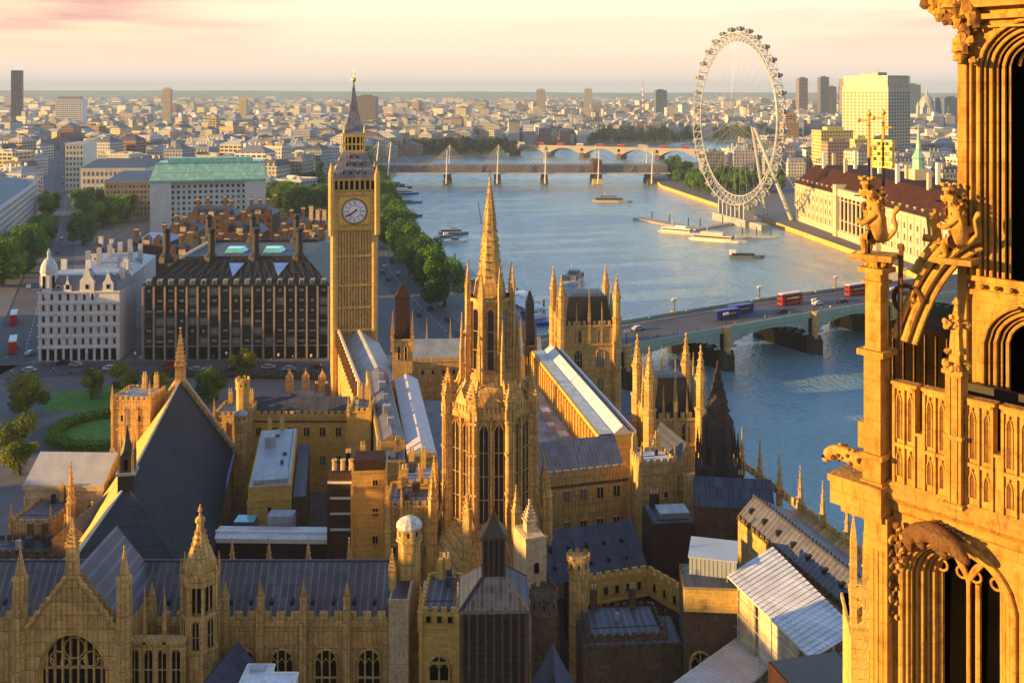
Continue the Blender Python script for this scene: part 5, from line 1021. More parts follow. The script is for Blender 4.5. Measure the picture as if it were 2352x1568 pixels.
b = block('cloister_link', 'tall tan wall bay at the right end of the cloister range', 205, 800, 850, 935, 8, STY, LEAD, 0, wins=(WT, 2, [12, 6]))
# grey-roofed block running away in the court
Y = 180; b = block('court_pavilion', 'narrow ochre building with long grey flat roof in the middle of the court', Y, 570, 664, 1120, 31, STY, plain('pale_grey_lead', (.34, .37, .42), .5, .12, .35), R(10), wins=(WTS, 1, [12.5, 8.5]), battle=False)
mb = MB(); zt_ = Zy(1120, Y); mb.box(.8, b.w - .6, 1, 5, zt_ + .1, zt_ + .9, GREYR); mb.box(1.5, 3.5, 20, 24, zt_ + .1, zt_ + 2.2, GREYR); b.add('plant_unit', mb)
mb = MB(); mb.box(b.w + .3, b.w + 2.6, 2, 30, 0, zt_ - 3, STD, LEADB); b.add('side_aisle', mb)
A, B_ = front(487, 1235, 755, 1238, 13); b = Bld('white_strip_roof', 'long narrow white strip roof in front of the court pavilion', A, B_, 'roof strip'); mb = MB(); mb.box(0, b.w, 0, 4.5, 0, 12.8, BRD); b.add('wall', mb); mb = MB(); mb.box(-.2, b.w + .2, -.2, 4.8, 12.8, 13.0, WHITER); mb.box(-.2, b.w + .2, -.25, -.2, 12.3, 13.05, WHITE); mb.box(-.2, b.w + .2, 2.1, 2.5, 13.0, 13.3, WHITE); b.add('roof', mb)
mb = MB(); mb.box(8, 12.5, 5.2, 8, 12, 14.6, GREYR); b.add('plant_unit', mb); mb = MB(); mb.box(2, 5.5, 5.5, 8.5, 11, 13.4, GLB, GLASSC); b.add('rooflight', mb)
b = block('ochre_tower', 'tall ochre block with three small windows left of the central spire', 165, 808, 886, 1084, 7, STY, BRD, R(5), battle=False)
for z_ in (23.3, 18.6, 14.0): b.win(window_mesh(.95, 1.3, 2, 1, 0, STY, DARK, .12), b.w * .68, z_)
mb = MB(); mb.box(.3, b.w - .3, .4, 5, Zy(1084, 165) + .12, Zy(1045, 168), BRD); b.add('brick_attic', mb)
def chimney_stack():
    Y = 168; b = block('brick_chimney_stack', 'banded red brick chimney stack with white copings beside the ochre block', Y, 754, 812, 1090, 5, BRK, BRD, R(0), battle=False)
    mb = MB()
    for k in range(4): z_ = Zy(1110 + 36 * k, Y); mb.box(-.12, b.w + .12, -.12, .1, z_, z_ + .4, WHITE)
    b.add('stone_band', mb)
    for k in range(3): mb = MB(); mb.lathe(b.w * (k + .5) / 3, 2, [(.45, Zy(1090, Y)), (.4, Zy(1070, Y)), (.5, Zy(1068, Y)), (.5, Zy(1064, Y))], 8, STL); b.add('chimney_pot', mb)
chimney_stack()
b = block('lead_roof_block', 'stone block with flat blue lead roof and small window beside the central spire', 158, 918, 1003, 1100, 7, STY, plain('light_blue_lead', (.26, .33, .38), .5, .2, .5), R(3), wins=(window_mesh(3.2, 1.9, 6, 1, 0, STN, DARK, .14), 1, [20.6]))
b = block('stone_annex', 'ornate stone annex stepping down left of the central spire', 152, 888, 1002, 1150, 8, STN, LEAD, R(2), wins=(WT, 3, [18, 12]), battle=True)
for xp in (892, 922, 985): mb = MB(); mb.pinnacle(Xx(xp, 152) - Xx(888, 152), -.3, 12, 29, .9, STY, .6); b.add('pinnacle', mb)
b = block('lead_flat_block', 'low lead-roofed block with plant boxes left of the pale roof', 182, 868, 930, 1062, 6, STN, LEAD, R(8), battle=False, wins=(WT, 2, [12]))
# sunlit flying buttress masses at the right foot of the central spire
b = block('cream_stair_turret', 'weathered cream stone buttress mass right foot of the central spire', 138, 1208, 1256, 1240, 5, STL, STL, R(20), battle=False, cat='buttress')
mb = MB(); mb.pinnacle(b.w / 2, 2.5, Zy(1240, 138), Zy(1165, 138), 1.5, STL, .4); b.add('pinnacle', mb)
for z_ in (22, 18): b.win(window_mesh(.9, 1.6, 1, 1, .5, STL, DARK, .12), b.w / 2, z_)
# unseen blocks, added further down, put the courts in evening shade
# ================================================================ named city buildings
def office_dark():
    A, B_ = (Xx(328, 331), 331), (Xx(752, 331), 333); b = Bld('dark_office_block', 'dark bronze office block with pale vertical stone ribs and chimneyed roof', A, B_, 'office block'); w = b.w; ze = 24.6; D = 62
    mb = MB(); mb.box(.6, w - .6, .6, D, 0, ze, BLACK); b.add('wall', mb)
    rib = plain('pinkish_stone_rib', (.34, .27, .24), .8, .15, .6); n = 17
    for i in range(n + 1):
        x = w * i / n; mb = MB(); mb.box(x - .28, x + .28, -.25, .7, 0, ze - .4, rib); b.add('stone_rib', mb)
    gm = glass('bronze_glass', (.018, .020, .022), .15); fr = plain('grey_green_blind', (.20, .25, .25), .5, .2)
    mbw = MB(); bw = w / n - .9; mbw.box(-bw / 2, bw / 2, -.1, 0, 0, 2.5, gm); mbw.box(-bw / 2, bw / 2, -.35, .0, -.55, 0, DARKM); MS = []
    for v in range(4):
        m2 = MB(); m2.v, m2.f, m2.m, m2.uv, m2.t, m2.mats = list(mbw.v), list(mbw.f), list(mbw.m), list(mbw.uv), list(mbw.t), list(mbw.mats)
        if v: m2.box(-bw * (.1 + .09 * v), bw * (.1 + .09 * v), -.18, -.1, .9 + .2 * (v == 2), 1.9 - .3 * (v == 3), fr)
        o = m2.build('window'); MS.append(o.data); bpy.data.objects.remove(o)
    for j in range(6):
        for i in range(n): b.win(MS[rnd.choice((0, 1, 2, 2, 3))], w * (i + .5) / n, 4.6 + j * 3.35, .6)
    mb = MB(); mb.box(.3, w - .3, .2, .6, 4.2, 4.45, rib); b.add('string_course', mb)
    mb = MB()
    for i in range(n): x = w * (i + .5) / n; mb.box(x - 1.1, x + 1.1, .4, .62, .2, 3.6, DARK)
    b.add('arcade', mb)
    # roof: steep lead slope, ribs, dormer boxes, flat top, inner court glazing
    rm = roofing('bronze_roof', (.030, .030, .038), 1.2, 1.6, .25, tile=2.0)
    mb = MB(); z1 = ze + 7; y1 = 11
    o_ = [(-.6, -.4, ze), (w + .6, -.4, ze), (w + .6, D, ze), (-.6, D, ze)]; i_ = [(y1 * .8, y1, z1), (w - y1 * .8, y1, z1), (w - y1 * .8, D - y1, z1), (y1 * .8, D - y1, z1)]
    for k in range(4): j = (k + 1) % 4; mb.poly([o_[k], o_[j], i_[j], i_[k]], rm)
    mb.poly(i_, plain('dark_flat_roof', (.05, .06, .075), .7, .4, .15)); roof = b.add('roof', mb)
    mb = MB()
    for i in range(n + 1):
        for s in (-1, 1):
            x = w * i / n; xt = y1 * .8 + (w - y1 * 1.6) * min(1, max(0, (i + s * .9) / n)); mb.tube((x, -.2, ze + .15), (xt, y1 - .4, z1 + .1), .13, DARKM, n=4)
    mb.build('roof_ribs', roof).name = 'roof_rib'
    for i in range(n):
        x = w * (i + .5) / n; mb = MB(); mb.box(x - .75, x + .75, .2, 2.4, ze, ze + 1.9, GREYR); mb.box(x - .5, x + .5, .12, .22, ze + .3, ze + 1.6, GLB); mb.build('dormer', roof)
    for xp in (487, 588, 688, 385):
        x = Xx(xp, 343) - A[0]; mb = MB(); r = 1.5; mb.lathe(x, y1 + 1, [(2.6, z1 - 1.2), (2.4, z1 + .8), (1.25, z1 + 2.2), (1.15, z1 + 9), (1.5, z1 + 9.6), (1.5, z1 + 10.2), (.9, z1 + 10.6)], 10, DARKM); mb.build('chimney', roof)
    for xp in (487, 588, 688): x = Xx(xp, 380) - A[0]; mb = MB(); mb.lathe(x, D - y1 - 1, [(2.6, z1 - 1.2), (2.4, z1 + .8), (1.25, z1 + 2.2), (1.15, z1 + 9), (1.5, z1 + 9.6), (.9, z1 + 10.6)], 10, DARKM); mb.build('chimney', roof)
    for xp in (534, 622):
        x = Xx(xp, 352) - A[0]; mb = MB(); mb.prism([(x - 3.2, 24), (x + 3.2, 24), (x + 3.8, 31), (x - 3.8, 31)], z1 + .02, z1 + 1.5, GLASSC, inset=.25); mb.build('rooflight', roof)
    for xp in (541, 643):
        x = Xx(xp, 338) - A[0]; mb = MB(); z_ = ze + 2.2; mb.poly([(x, 3.0, ze + 2.4), (x + 2.6, 8.6, ze + 6.0), (x - 2.6, 8.6, ze + 6.0)], GLASSB); mb.build('triangular_rooflight', roof)
    mb = MB(); mb.box(y1, w - y1, y1 + .4, y1 + 1.0, z1, z1 + .9, rm); mb.box(y1, w - y1, D - y1 - 1, D - y1 - .4, z1, z1 + .9, rm); mb.box(y1 * .8, y1 * .8 + .6, y1, D - y1, z1, z1 + .9, CREAM); mb.build('roof_kerb', roof)
office_dark()
def white_corner():
    Y = 329; A, B_ = (Xx(88, Y), Y), (Xx(270, Y), Y + 1.5); b = Bld('white_corner_building', 'ornate white stone corner building with small dome and gabled roofline', A, B_, 'building'); w = b.w; ze = 23.0; D = 17
    st = stone('white_painted_stone', (.88, .89, .92), dirt=.22, var=.05)
    mb = MB(); mb.box(0, w, 0, D, 0, ze, st); b.add('wall', mb)
    for zz in (4.6, 8.3, 12.0, 15.7, 19.4, 22.9): mb = MB(); mb.box(-.35, w + .3, -.4, .0, zz - .3, zz + .15, st); b.add('cornice', mb)
    W = window_mesh(1.15, 2.1, 1, 1, 0, st, GLS, .22, .25)
    for zz in (5.5, 9.2, 12.9, 16.6): b.row(W, .4, w - .3, 10, zz); b.rowL(W, .5, D - .5, 8, zz)
    b.row(W, .4, w * .72, 7, 20.2)
    mb = MB()
    for i in range(11): x = .6 + (w - 1.2) * i / 10; mb.box(x - .22, x + .22, -.3, 0, 0, 4.3, st); mb.box(x - .2, x + .2, -.28, 0, 8.5, 19.2, st)
    b.add('pilasters', mb).name = 'pilaster'; mb = MB()
    for i in range(10): x = .6 + (w - 1.2) * (i + .5) / 10; mb.box(x - .8, x + .8, -.05, .01, .2, 4.0, DARK)
    b.add('shopfront', mb)
    bl = plain('blue_grey_lead', (.17, .19, .25), .5, .2, .6)
    mb = MB(); o_ = [(0, 0, ze), (w, 0, ze), (w, D, ze), (0, D, ze)]; i_ = [(2.2, 2.4, ze + 5), (w - 2.2, 2.4, ze + 5), (w - 2.2, D - 2.4, ze + 5), (2.2, D - 2.4, ze + 5)]
    for k in range(4): j = (k + 1) % 4; mb.poly([o_[k], o_[j], i_[j], i_[k]], bl)
    mb.poly(i_, GREYR); roof = b.add('roof', mb)
    for x, hh, ww in ((w * .60, 8.0, 2.3), (w * .86, 6.3, 1.7), (w * .36, 4.2, 1.2)):
        mb = MB(); mb.poly([(x - ww, -.1, ze), (x + ww, -.1, ze), (x + ww, -.1, ze + hh * .45), (x + ww * .55, -.1, ze + hh * .62), (x + ww * .3, -.1, ze + hh * .85), (x, -.1, ze + hh), (x - ww * .3, -.1, ze + hh * .85), (x - ww * .55, -.1, ze + hh * .62), (x - ww, -.1, ze + hh * .45)], st); mb.box(x - ww, x + ww, -.09, 3.2, ze, ze + hh * .45, st); mb.gable(x - ww, x + ww, 0, 4, ze + hh * .45, ze + hh * .9, bl, 'y', over=0)
        mb.box(x - .5, x + .5, -.2, -.05, ze + .8, ze + 2.3, DARK); mb.lathe(x, 0, [(.25, ze + hh), (.05, ze + hh + 1.2)], 5, st); b.add('gable', mb)
    for x in (4.2, 6.2, 8.2): mb = MB(); mb.box(x - .6, x + .6, .6, 3, ze, ze + 2.2, st); mb.box(x - .35, x + .35, .5, .62, ze + .5, ze + 1.8, DARK); mb.gable(x - .7, x + .7, .6, 3, ze + 2.2, ze + 2.9, bl, 'y', over=.05); mb.build('dormer', roof)
    mb = MB(); cx_, cy_ = 2.6, 2.2; mb.prism(mb.ngon(cx_, cy_, 2.5, 10), ze - 2, ze + 6.2, st)
    for f in range(10): a = 2 * math.pi * f / 10; mb.box(cx_ + 2.45 * math.cos(a) - .35, cx_ + 2.45 * math.cos(a) + .35, cy_ + 2.45 * math.sin(a) - .35, cy_ + 2.45 * math.sin(a) + .35, ze + 1.2, ze + 5.2, DARK if f % 2 else st)
    mb.lathe(cx_, cy_, [(2.9, ze + 6.2), (2.8, ze + 6.8), (2.45, ze + 8.6), (1.5, ze + 10.3), (.6, ze + 11), (.55, ze + 12.4), (.7, ze + 12.5), (.1, ze + 14)], 14, plain('pale_lead_dome', (.50, .56, .62), .35, .12)); b.add('dome_turret', mb)
    for x, y in ((w - 1, 6), (w - 2, 13), (3, 14), (12, 12)): mb = MB(); mb.box(x - .9, x + .9, y - .5, y + .5, ze + 3, ze + 8.5, st); mb.build('chimney', roof)
white_corner()
def facade_block(name, label, A, B_, D, h, rows, cols, wall, winm, cat='building', roof=None, rise=0, group=None, left=True, z0=2.5, hip=4, ceil=1.2, flatm=None):
    b = Bld(name, label, A, B_, cat, group); w = b.w; mb = MB(); mb.box(0, w, 0, D, 0, h, wall, flatm or GREYR); b.add('wall', mb); mb = MB(); mb.box(-.4, w + .4, -.4, 0, h - .8, h + .1, wall); mb.box(-.4, 0, 0, D, h - .8, h + .1, wall); b.add('cornice', mb)
    fh = (h - z0 - ceil) / rows; wm = window_mesh(min(w / cols * .5, 2.4), fh * .55, 1, 1, 0, wall, winm, .15, .12)
    if rows * cols <= 100:
        for j in range(rows): b.row(wm, w * .02, w * .98, cols, z0 + j * fh + fh * .2)
    else:
        k = 100 // cols
        for j in range(rows):
            if j >= rows - k: b.row(wm, w * .02, w * .98, cols, z0 + j * fh + fh * .2)
        mb = MB()
        for j in range(rows - k):
            for i in range(cols): x = w * .02 + w * .96 * (i + .5) / cols; ww = w / cols * .25; zz = z0 + j * fh + fh * .2; mb.box(x - ww, x + ww, -.05, .02, zz, zz + fh * .55, winm)
        o = b.add('lower_windows', mb); o.name = 'lower_glazing'; o['kind'] = 'stuff'
    if left:
        nl = max(2, int(D / w * cols)); mb = MB()
        for j in range(rows):
            for i in range(nl): y = D * (i + .5) / nl; ww = D / nl * .24; zz = z0 + j * fh + fh * .2; mb.box(-.05, .02, y - ww, y + ww, zz, zz + fh * .55, winm)
        b.add('side_glazing', mb)
    if roof: roofmb(b, 0, w, 0, D, h + .01, h + rise, roof, 'x', roof, .3, hip)
    return b
# ministry with the green copper roof
Y = 620; A, B_ = (Xx(347, Y), Y), (Xx(608, Y + 16), Y + 16); st = stone('pale_ministry_stone', (.80, .83, .82), bw=2, bh=.8, dirt=.22, var=.05)
b = facade_block('green_roofed_ministry', 'huge pale stone ministry with pale green copper roof', A, B_, 62, 33, 8, 20, st, GLS, 'building', left=True, z0=4)
w = b.w
for x0, x1 in ((0, 12), (w - 12, w)): mb = MB(); mb.box(x0 - .3, x1 + .3, -3, 0, 0, 33.5, st); b.add('end_pavilion', mb)
mb = MB(); o_ = [(-1, -3.5, 33.6), (w + 1, -3.5, 33.6), (w + 1, 62, 33.6), (-1, 62, 33.6)]; i_ = [(1.5, 11, 43.5), (w - 1.5, 11, 43.5), (w - 1.5, 50, 43.5), (1.5, 50, 43.5)]
for k in range(4): j = (k + 1) % 4; mb.poly([o_[k], o_[j], i_[j], i_[k]], COPPER)
mb.poly(i_, COPPER); mb.box(-1.2, w + 1.2, -3.7, -3.4, 33, 34.2, COPPER); mb.box(1, w - 1, 10.6, 11.2, 43.4, 44.4, COPPER); mb.box(0, w, 3.6, 3.9, 38.2, 38.6, COPPER); mb.box(8, w - 8, 20, 30, 43.5, 46.5, COPPER); b.add('copper_roof', mb)
# red brick chimneyed block group between
def brick(xa, xb, Y, zt, D, label, nch=4, seed=0, rise=5, roof=None, wall=None, ang=0.):
    A = (Xx(xa, Y), Y); w_ = (xb - xa) / F * Y; B2 = (A[0] + w_ * math.cos(ang), A[1] + w_ * math.sin(ang)); q = random.Random(seed)
    b = facade_block('red_brick_building', label, A, B2, D, zt, 5, max(3, int(w_ / 3.5)), wall or BRK, GLS, 'building', roof or LEADB, rise, 'brick buildings behind the dark office block', left=False)
    for k in range(nch):
        x = b.w * (k + .5) / nch + q.uniform(-1, 1); y = q.choice([2, D * .5, D - 3]); mb = MB(); hh = zt + rise + q.uniform(1.5, 5); mb.box(x - .9, x + .9, y - .6, y + .6, zt - 1, hh, BRK if wall is None else wall); mb.box(x - 1.05, x + 1.05, y - .75, y + .75, hh, hh + .5, STL)
        for j in range(3): mb.tube((x - .6 + .6 * j, y, hh + .5), (x - .6 + .6 * j, y, hh + 1.5), .18, STD)
        b.add('chimney', mb)
    for k in range(3):
        x = b.w * (k + .5) / 3; mb = MB(); mb.box(x - 1.5, x + 1.5, -.2, 3, zt, zt + 2.5, STL if k % 2 else BRK); mb.gable(x - 1.5, x + 1.5, -.2, 4, zt + 2.5, zt + 4.6, LEADB, 'y', ends=BRK, over=.05); b.add('gable', mb)
    return b
brick(455, 610, 425, 19, 18, 'red brick building with tall chimneys right behind the dark office roof', 6, 1)
brick(615, 745, 430, 20, 18, 'banded brick building with dark roof next to the clock tower shaft', 5, 2)
brick(385, 452, 440, 17, 16, 'brown building with grey roof left in the row behind the office block', 3, 3, wall=STD)
brick(500, 600, 480, 21, 16, 'further red brick block with many chimneys below the green-roofed ministry', 5, 4)
brick(640, 748, 500, 20, 18, 'brick mansion block with pale gables by the garden trees', 4, 5, wall=BRK)
brick(385, 455, 500, 19, 16, 'brown block with dark roof below the left end of the ministry', 3, 8, wall=STD)
brick(560, 625, 545, 22, 18, 'tall brick block with paired chimneys below the right end of the ministry', 4, 9)
brick(430, 540, 555, 20, 16, 'long brick block directly in front of the ministry windows', 4, 10, wall=STD)
brick(628, 700, 455, 19, 14, 'brick block with pale stone bands before the garden trees', 3, 12)
brick(700, 750, 470, 24, 12, 'narrow stone and brick tower house against the clock tower shaft', 3, 13, wall=STL)
brick(210, 300, 450, 16, 20, 'pale stone terrace right of the avenue trees', 3, 6, rise=4, wall=PORT)
brick(300, 372, 462, 18, 30, 'blue-roofed block with red gable between avenue and brick row', 3, 7, rise=4, roof=plain('bright_blue_slate', (.20, .26, .42), .4, .25, .6))
b = facade_block('blue_roofed_building', 'building with jumbled blue-grey roofs behind the white corner building', (Xx(176, 362), 362), (Xx(296, 362), 365), 44, 22, 4, 9, PORT, GLS, 'building', plain('blue_grey_roof', (.28, .34, .42), .4, .3, .5), 5)
for k in range(8): mb = MB(); x, y = 2 + 2.2 * k, 4 + (k * 7) % 34; mb.box(x, x + 1.6, y, y + 1.4, 22, 30.5, PORT); b.add('chimney', mb)
b = facade_block('long_stone_building', 'long bluish stone building running along the left edge of the road', (-330, 540), (-279, 540), 190, 25, 6, 12, PORT, GLB, 'building', None, group=None, left=False)
b.o.rotation_euler[2] = R(19.5); b.o.location = (-327, 520, 0)
mb = MB()
for j in range(6):
    for i in range(44): y = 190 * (i + .5) / 44; mb.box(b.w - .02, b.w + .06, y - .8, y + .8, 3 + j * 3.7, 5.2 + j * 3.7, GLB)
b.add('road_side_glazing', mb); roofmb(b, 2, b.w - 2, 2, 188, 25.2, 31, LEADB, 'y', LEADB, 0, 6)
# ministry behind, classical white block with columns on the avenue
b = facade_block('columned_building', 'pale classical building with white columns beyond the avenue trees', (Xx(185, 800), 800), (Xx(330, 800), 803), 60, 28, 4, 14, PORT, GLB, 'building', LEADB, 6)
b = facade_block('stone_terrace', 'brownish stone office terrace left of the green-roofed ministry', (Xx(240, 690), 690), (Xx(344, 690), 694), 70, 27, 6, 12, stone('brownish_stone', (.36, .31, .28), dirt=.4), GLS, 'building', LEADB, 5)
b = facade_block('bright_narrow_building', 'narrow bright white corner block with pointed top on the avenue', (Xx(150, 900), 900), (Xx(190, 900), 902), 40, 43, 8, 5, plain('cream_white_stone', (.74, .70, .62), .8, .1), GLS, 'building', None)  # even cream white wall colour
# white slab tower on the left horizon and the tall dark one
b = facade_block('white_slab_block', 'white slab tower block standing above the far left roofs', (Xx(127, 2000), 2000), (Xx(187, 2000), 2003), 28, Zy(228, 2000), 18, 12, plain('bright_white_concrete', (.74, .72, .74), .8, .06), GLB, 'tower block', None)
mb = MB(); h_ = Zy(228, 2000); mb.box(4, b.w - 3, 3, 12, h_, h_ + 5, plain('grey_plant', (.25, .25, .25))); b.add('plant_room', mb)
b = facade_block('tall_grey_tower', 'tall narrow grey tower on the far left horizon', (Xx(25, 2050), 2050), (Xx(47, 2050), 2056), 18, Zy(162, 2050), 25, 4, plain('dark_grey_concrete', (.17, .16, .15), .8, .12, .1), GLS, 'tower block', None)
FAR = [(372, 392, 205, 265, 2100, (.5, .45, .35), 'slim stone church-like tower on the horizon behind the ministry'), (815, 862, 222, 262, 2000, (.22, .18, .2), 'broad dark office tower just right of the clock tower spire'), (1232, 1252, 206, 240, 3300, (.5, .45, .42), 'small pale tower on the central horizon'), (1342, 1360, 205, 235, 3500, (.5, .45, .38), 'second small pale tower on the central horizon'), (1506, 1532, 208, 262, 3000, (.10, .14, .18), 'dark blue-grey block on the horizon left of the wheel'), (1835, 1856, 180, 245, 2700, (.32, .22, .20), 'first of three brown towers right of the wheel'), (1884, 1905, 178, 240, 2900, (.13, .12, .16), 'dark middle tower of the three right of the wheel'), (1902, 1922, 200, 240, 3000, (.22, .17, .2), 'short dark block leaning against the middle brown tower'), (1937, 1962, 181, 245, 2700, (.42, .28, .24), 'pinkish tower nearest the big yellow office tower'), (2084, 2116, 195, 260, 2500, (.22, .34, .36), 'blue-green glass block right of the big office tower'), (2168, 2208, 225, 262, 2300, (.08, .16, .30), 'low blue glass block beside the cathedral dome'), (480, 497, 270, 325, 1500, (.75, .62, .35), 'small sunlit yellow tower above the ministry roof'), (548, 566, 228, 262, 2600, (.65, .5, .3), 'pale yellow block on the horizon'), (1798, 1836, 282, 345, 1500, (.72, .40, .16), 'stepped orange-lit stone block beyond the wheel'), (1806, 1830, 262, 290, 1520, (.72, .40, .16), 'top stage of the orange-lit stone block'), (1884, 1962, 300, 385, 1040, (.66, .60, .20), 'yellow-lit office wing left of the big office tower'), (1900, 1958, 326, 386, 1020, (.42, .28, .24), 'pink brick office wing in front of the yellow one'), (840, 870, 280, 320, 1900, (.75, .65, .32), 'sunlit yellow block right of the clock tower spire'), (925, 1010, 290, 325, 1700, (.32, .38, .42), 'long grey-blue block above the riverside trees'), (1030, 1085, 278, 310, 1900, (.75, .62, .36), 'cream sunlit block above the riverside trees'), (1265, 1350, 292, 318, 2000, (.40, .42, .44), 'grey riverside block above the road bridge'), (1480, 1560, 288, 320, 2000, (.30, .36, .44), 'blue-grey riverside block left of the wheel'), (690, 760, 282, 320, 1750, (.72, .66, .50), 'pale terrace left of the clock tower spire'), (2080, 2210, 330, 400, 1150, (.40, .40, .42), 'long grey striped office block below the cathedral'), (1962, 2000, 320, 392, 980, (.72, .66, .22), 'low yellow block at the foot of the big office tower')]
fm = {}
for i, (xa, xb, yt, yb, Y, c, lab) in enumerate(FAR):
    mb = MB(); w_ = (xb - xa) / F * Y; zt = Zy(yt, Y); mb.tint = tuple(c); D_ = w_ * rnd.uniform(.5, 1) if w_ < 60 else 40
    mb.box(-w_ / 2, w_ / 2, 0, D_, 0, zt, FACW if i % 3 == 2 else FAC, ROOFT); mb.box(-w_ * .25, w_ * .25, D_ * .2, D_ * .7, zt, zt + 3.5, ROOFT); mb.box(-w_ / 2 - .4, w_ / 2 + .4, -.4, 0, zt - 1, zt + .5, TINT)
    one('far_tower' if zt > 60 else 'far_block', mb, lab, 'tower block' if zt > 60 else 'building', (Xx((xa + xb) / 2, Y), Y, 0), R(8 if xa > 1500 else -3), 'landmark blocks of the far city')
# red and white crane-like mast
mb = MB(); mb.tube((0, 0, 0), (0, 0, Zy(182, 2500)), 2.2, RED, .5); 
for k in range(6): mb.tube((0, 0, 25 + 14 * k), (0, 0, 31 + 14 * k), 2.6, WHITE, 2.4)
one('red_mast', mb, 'thin red and white mast on the horizon left of the wheel', 'mast', (Xx(1477, 2500), 2500, 0))
# big yellow / grey office tower
def big_tower():
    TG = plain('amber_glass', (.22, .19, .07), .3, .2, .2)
    Y = 1060; t = thing('big_office_tower', 'big office tower, yellow-lit left face and grey gridded right face', 'tower block', (Xx(2040, Y), Y, 0), R(35)); z = Zy(174, Y); st = plain('portland_tower_stone', (.58, .54, .44), .8, .08, .1)
    wl, wr = 58, 40; mb = MB(); mb.box(0, wr, 0, wl, 0, z - 12, st); mb.box(1, wr - 1, 1, wl - 1, z - 12, z, st, GREYR); mb.build('wall', t)
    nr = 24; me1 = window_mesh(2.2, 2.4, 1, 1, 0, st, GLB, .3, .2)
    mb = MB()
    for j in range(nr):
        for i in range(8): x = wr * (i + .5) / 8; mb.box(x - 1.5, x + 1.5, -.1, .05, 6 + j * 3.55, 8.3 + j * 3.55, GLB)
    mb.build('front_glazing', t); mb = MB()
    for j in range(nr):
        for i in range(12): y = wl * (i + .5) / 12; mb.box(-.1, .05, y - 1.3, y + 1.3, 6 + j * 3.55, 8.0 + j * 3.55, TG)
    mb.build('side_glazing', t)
    mb = MB(); mb.box(-.5, wr + .5, -.5, wl + .5, z - 13, z - 12, st); mb.box(.4, wr - .4, .4, wl - .4, z - .6, z + .3, COPPER)
    for i in range(9): mb.box(wr * i / 8 - .5, wr * i / 8 + .5, .4, 1, z - 12, z - .6, st)
    mb.tube((10, 20, z), (10, 20, z + 9), .5, STEEL); mb.box(8, 24, 18, 40, z + .3, z + 4, GREYR); mb.build('crown_storey', t)
big_tower()
# cathedral dome
def cathedral():
    Y = 2300; t = thing('domed_cathedral', 'pale domed cathedral with lantern on the right horizon', 'cathedral', (Xx(2137, Y), Y, 0)); st = plain('grey_cathedral_stone', (.42, .42, .42), .8, .1, .1); g = plain('grey_dome_lead', (.34, .38, .40), .5, .1, .1); z = lambda y: Zy(y, Y)
    mb = MB(); mb.box(-30, 45, 0, 40, 0, z(262), st); mb.build('nave', t); mb = MB(); mb.lathe(0, 20, [(18, z(262)), (18, z(248)), (16, z(247)), (16, z(238))], 20, st)
    for f in range(20): a = 2 * math.pi * f / 20; mb.tube((17.5 * math.cos(a), 20 + 17.5 * math.sin(a), z(262)), (17.5 * math.cos(a), 20 + 17.5 * math.sin(a), z(248)), .9, WHITE, n=5)
    mb.build('drum', t); mb = MB(); mb.lathe(0, 20, [(16.5, z(238)), (15, z(231)), (11, z(224)), (5, z(219)), (3, z(218)), (3, z(212)), (1.5, z(209)), (.5, z(203)), (.3, z(198))], 20, g); mb.build('dome', t)
    for x in (-28, 40): mb = MB(); mb.lathe(x, 2, [(4, z(262)), (4, z(245)), (2.5, z(240)), (.5, z(233))], 8, st); mb.build('west_tower', t)
cathedral()
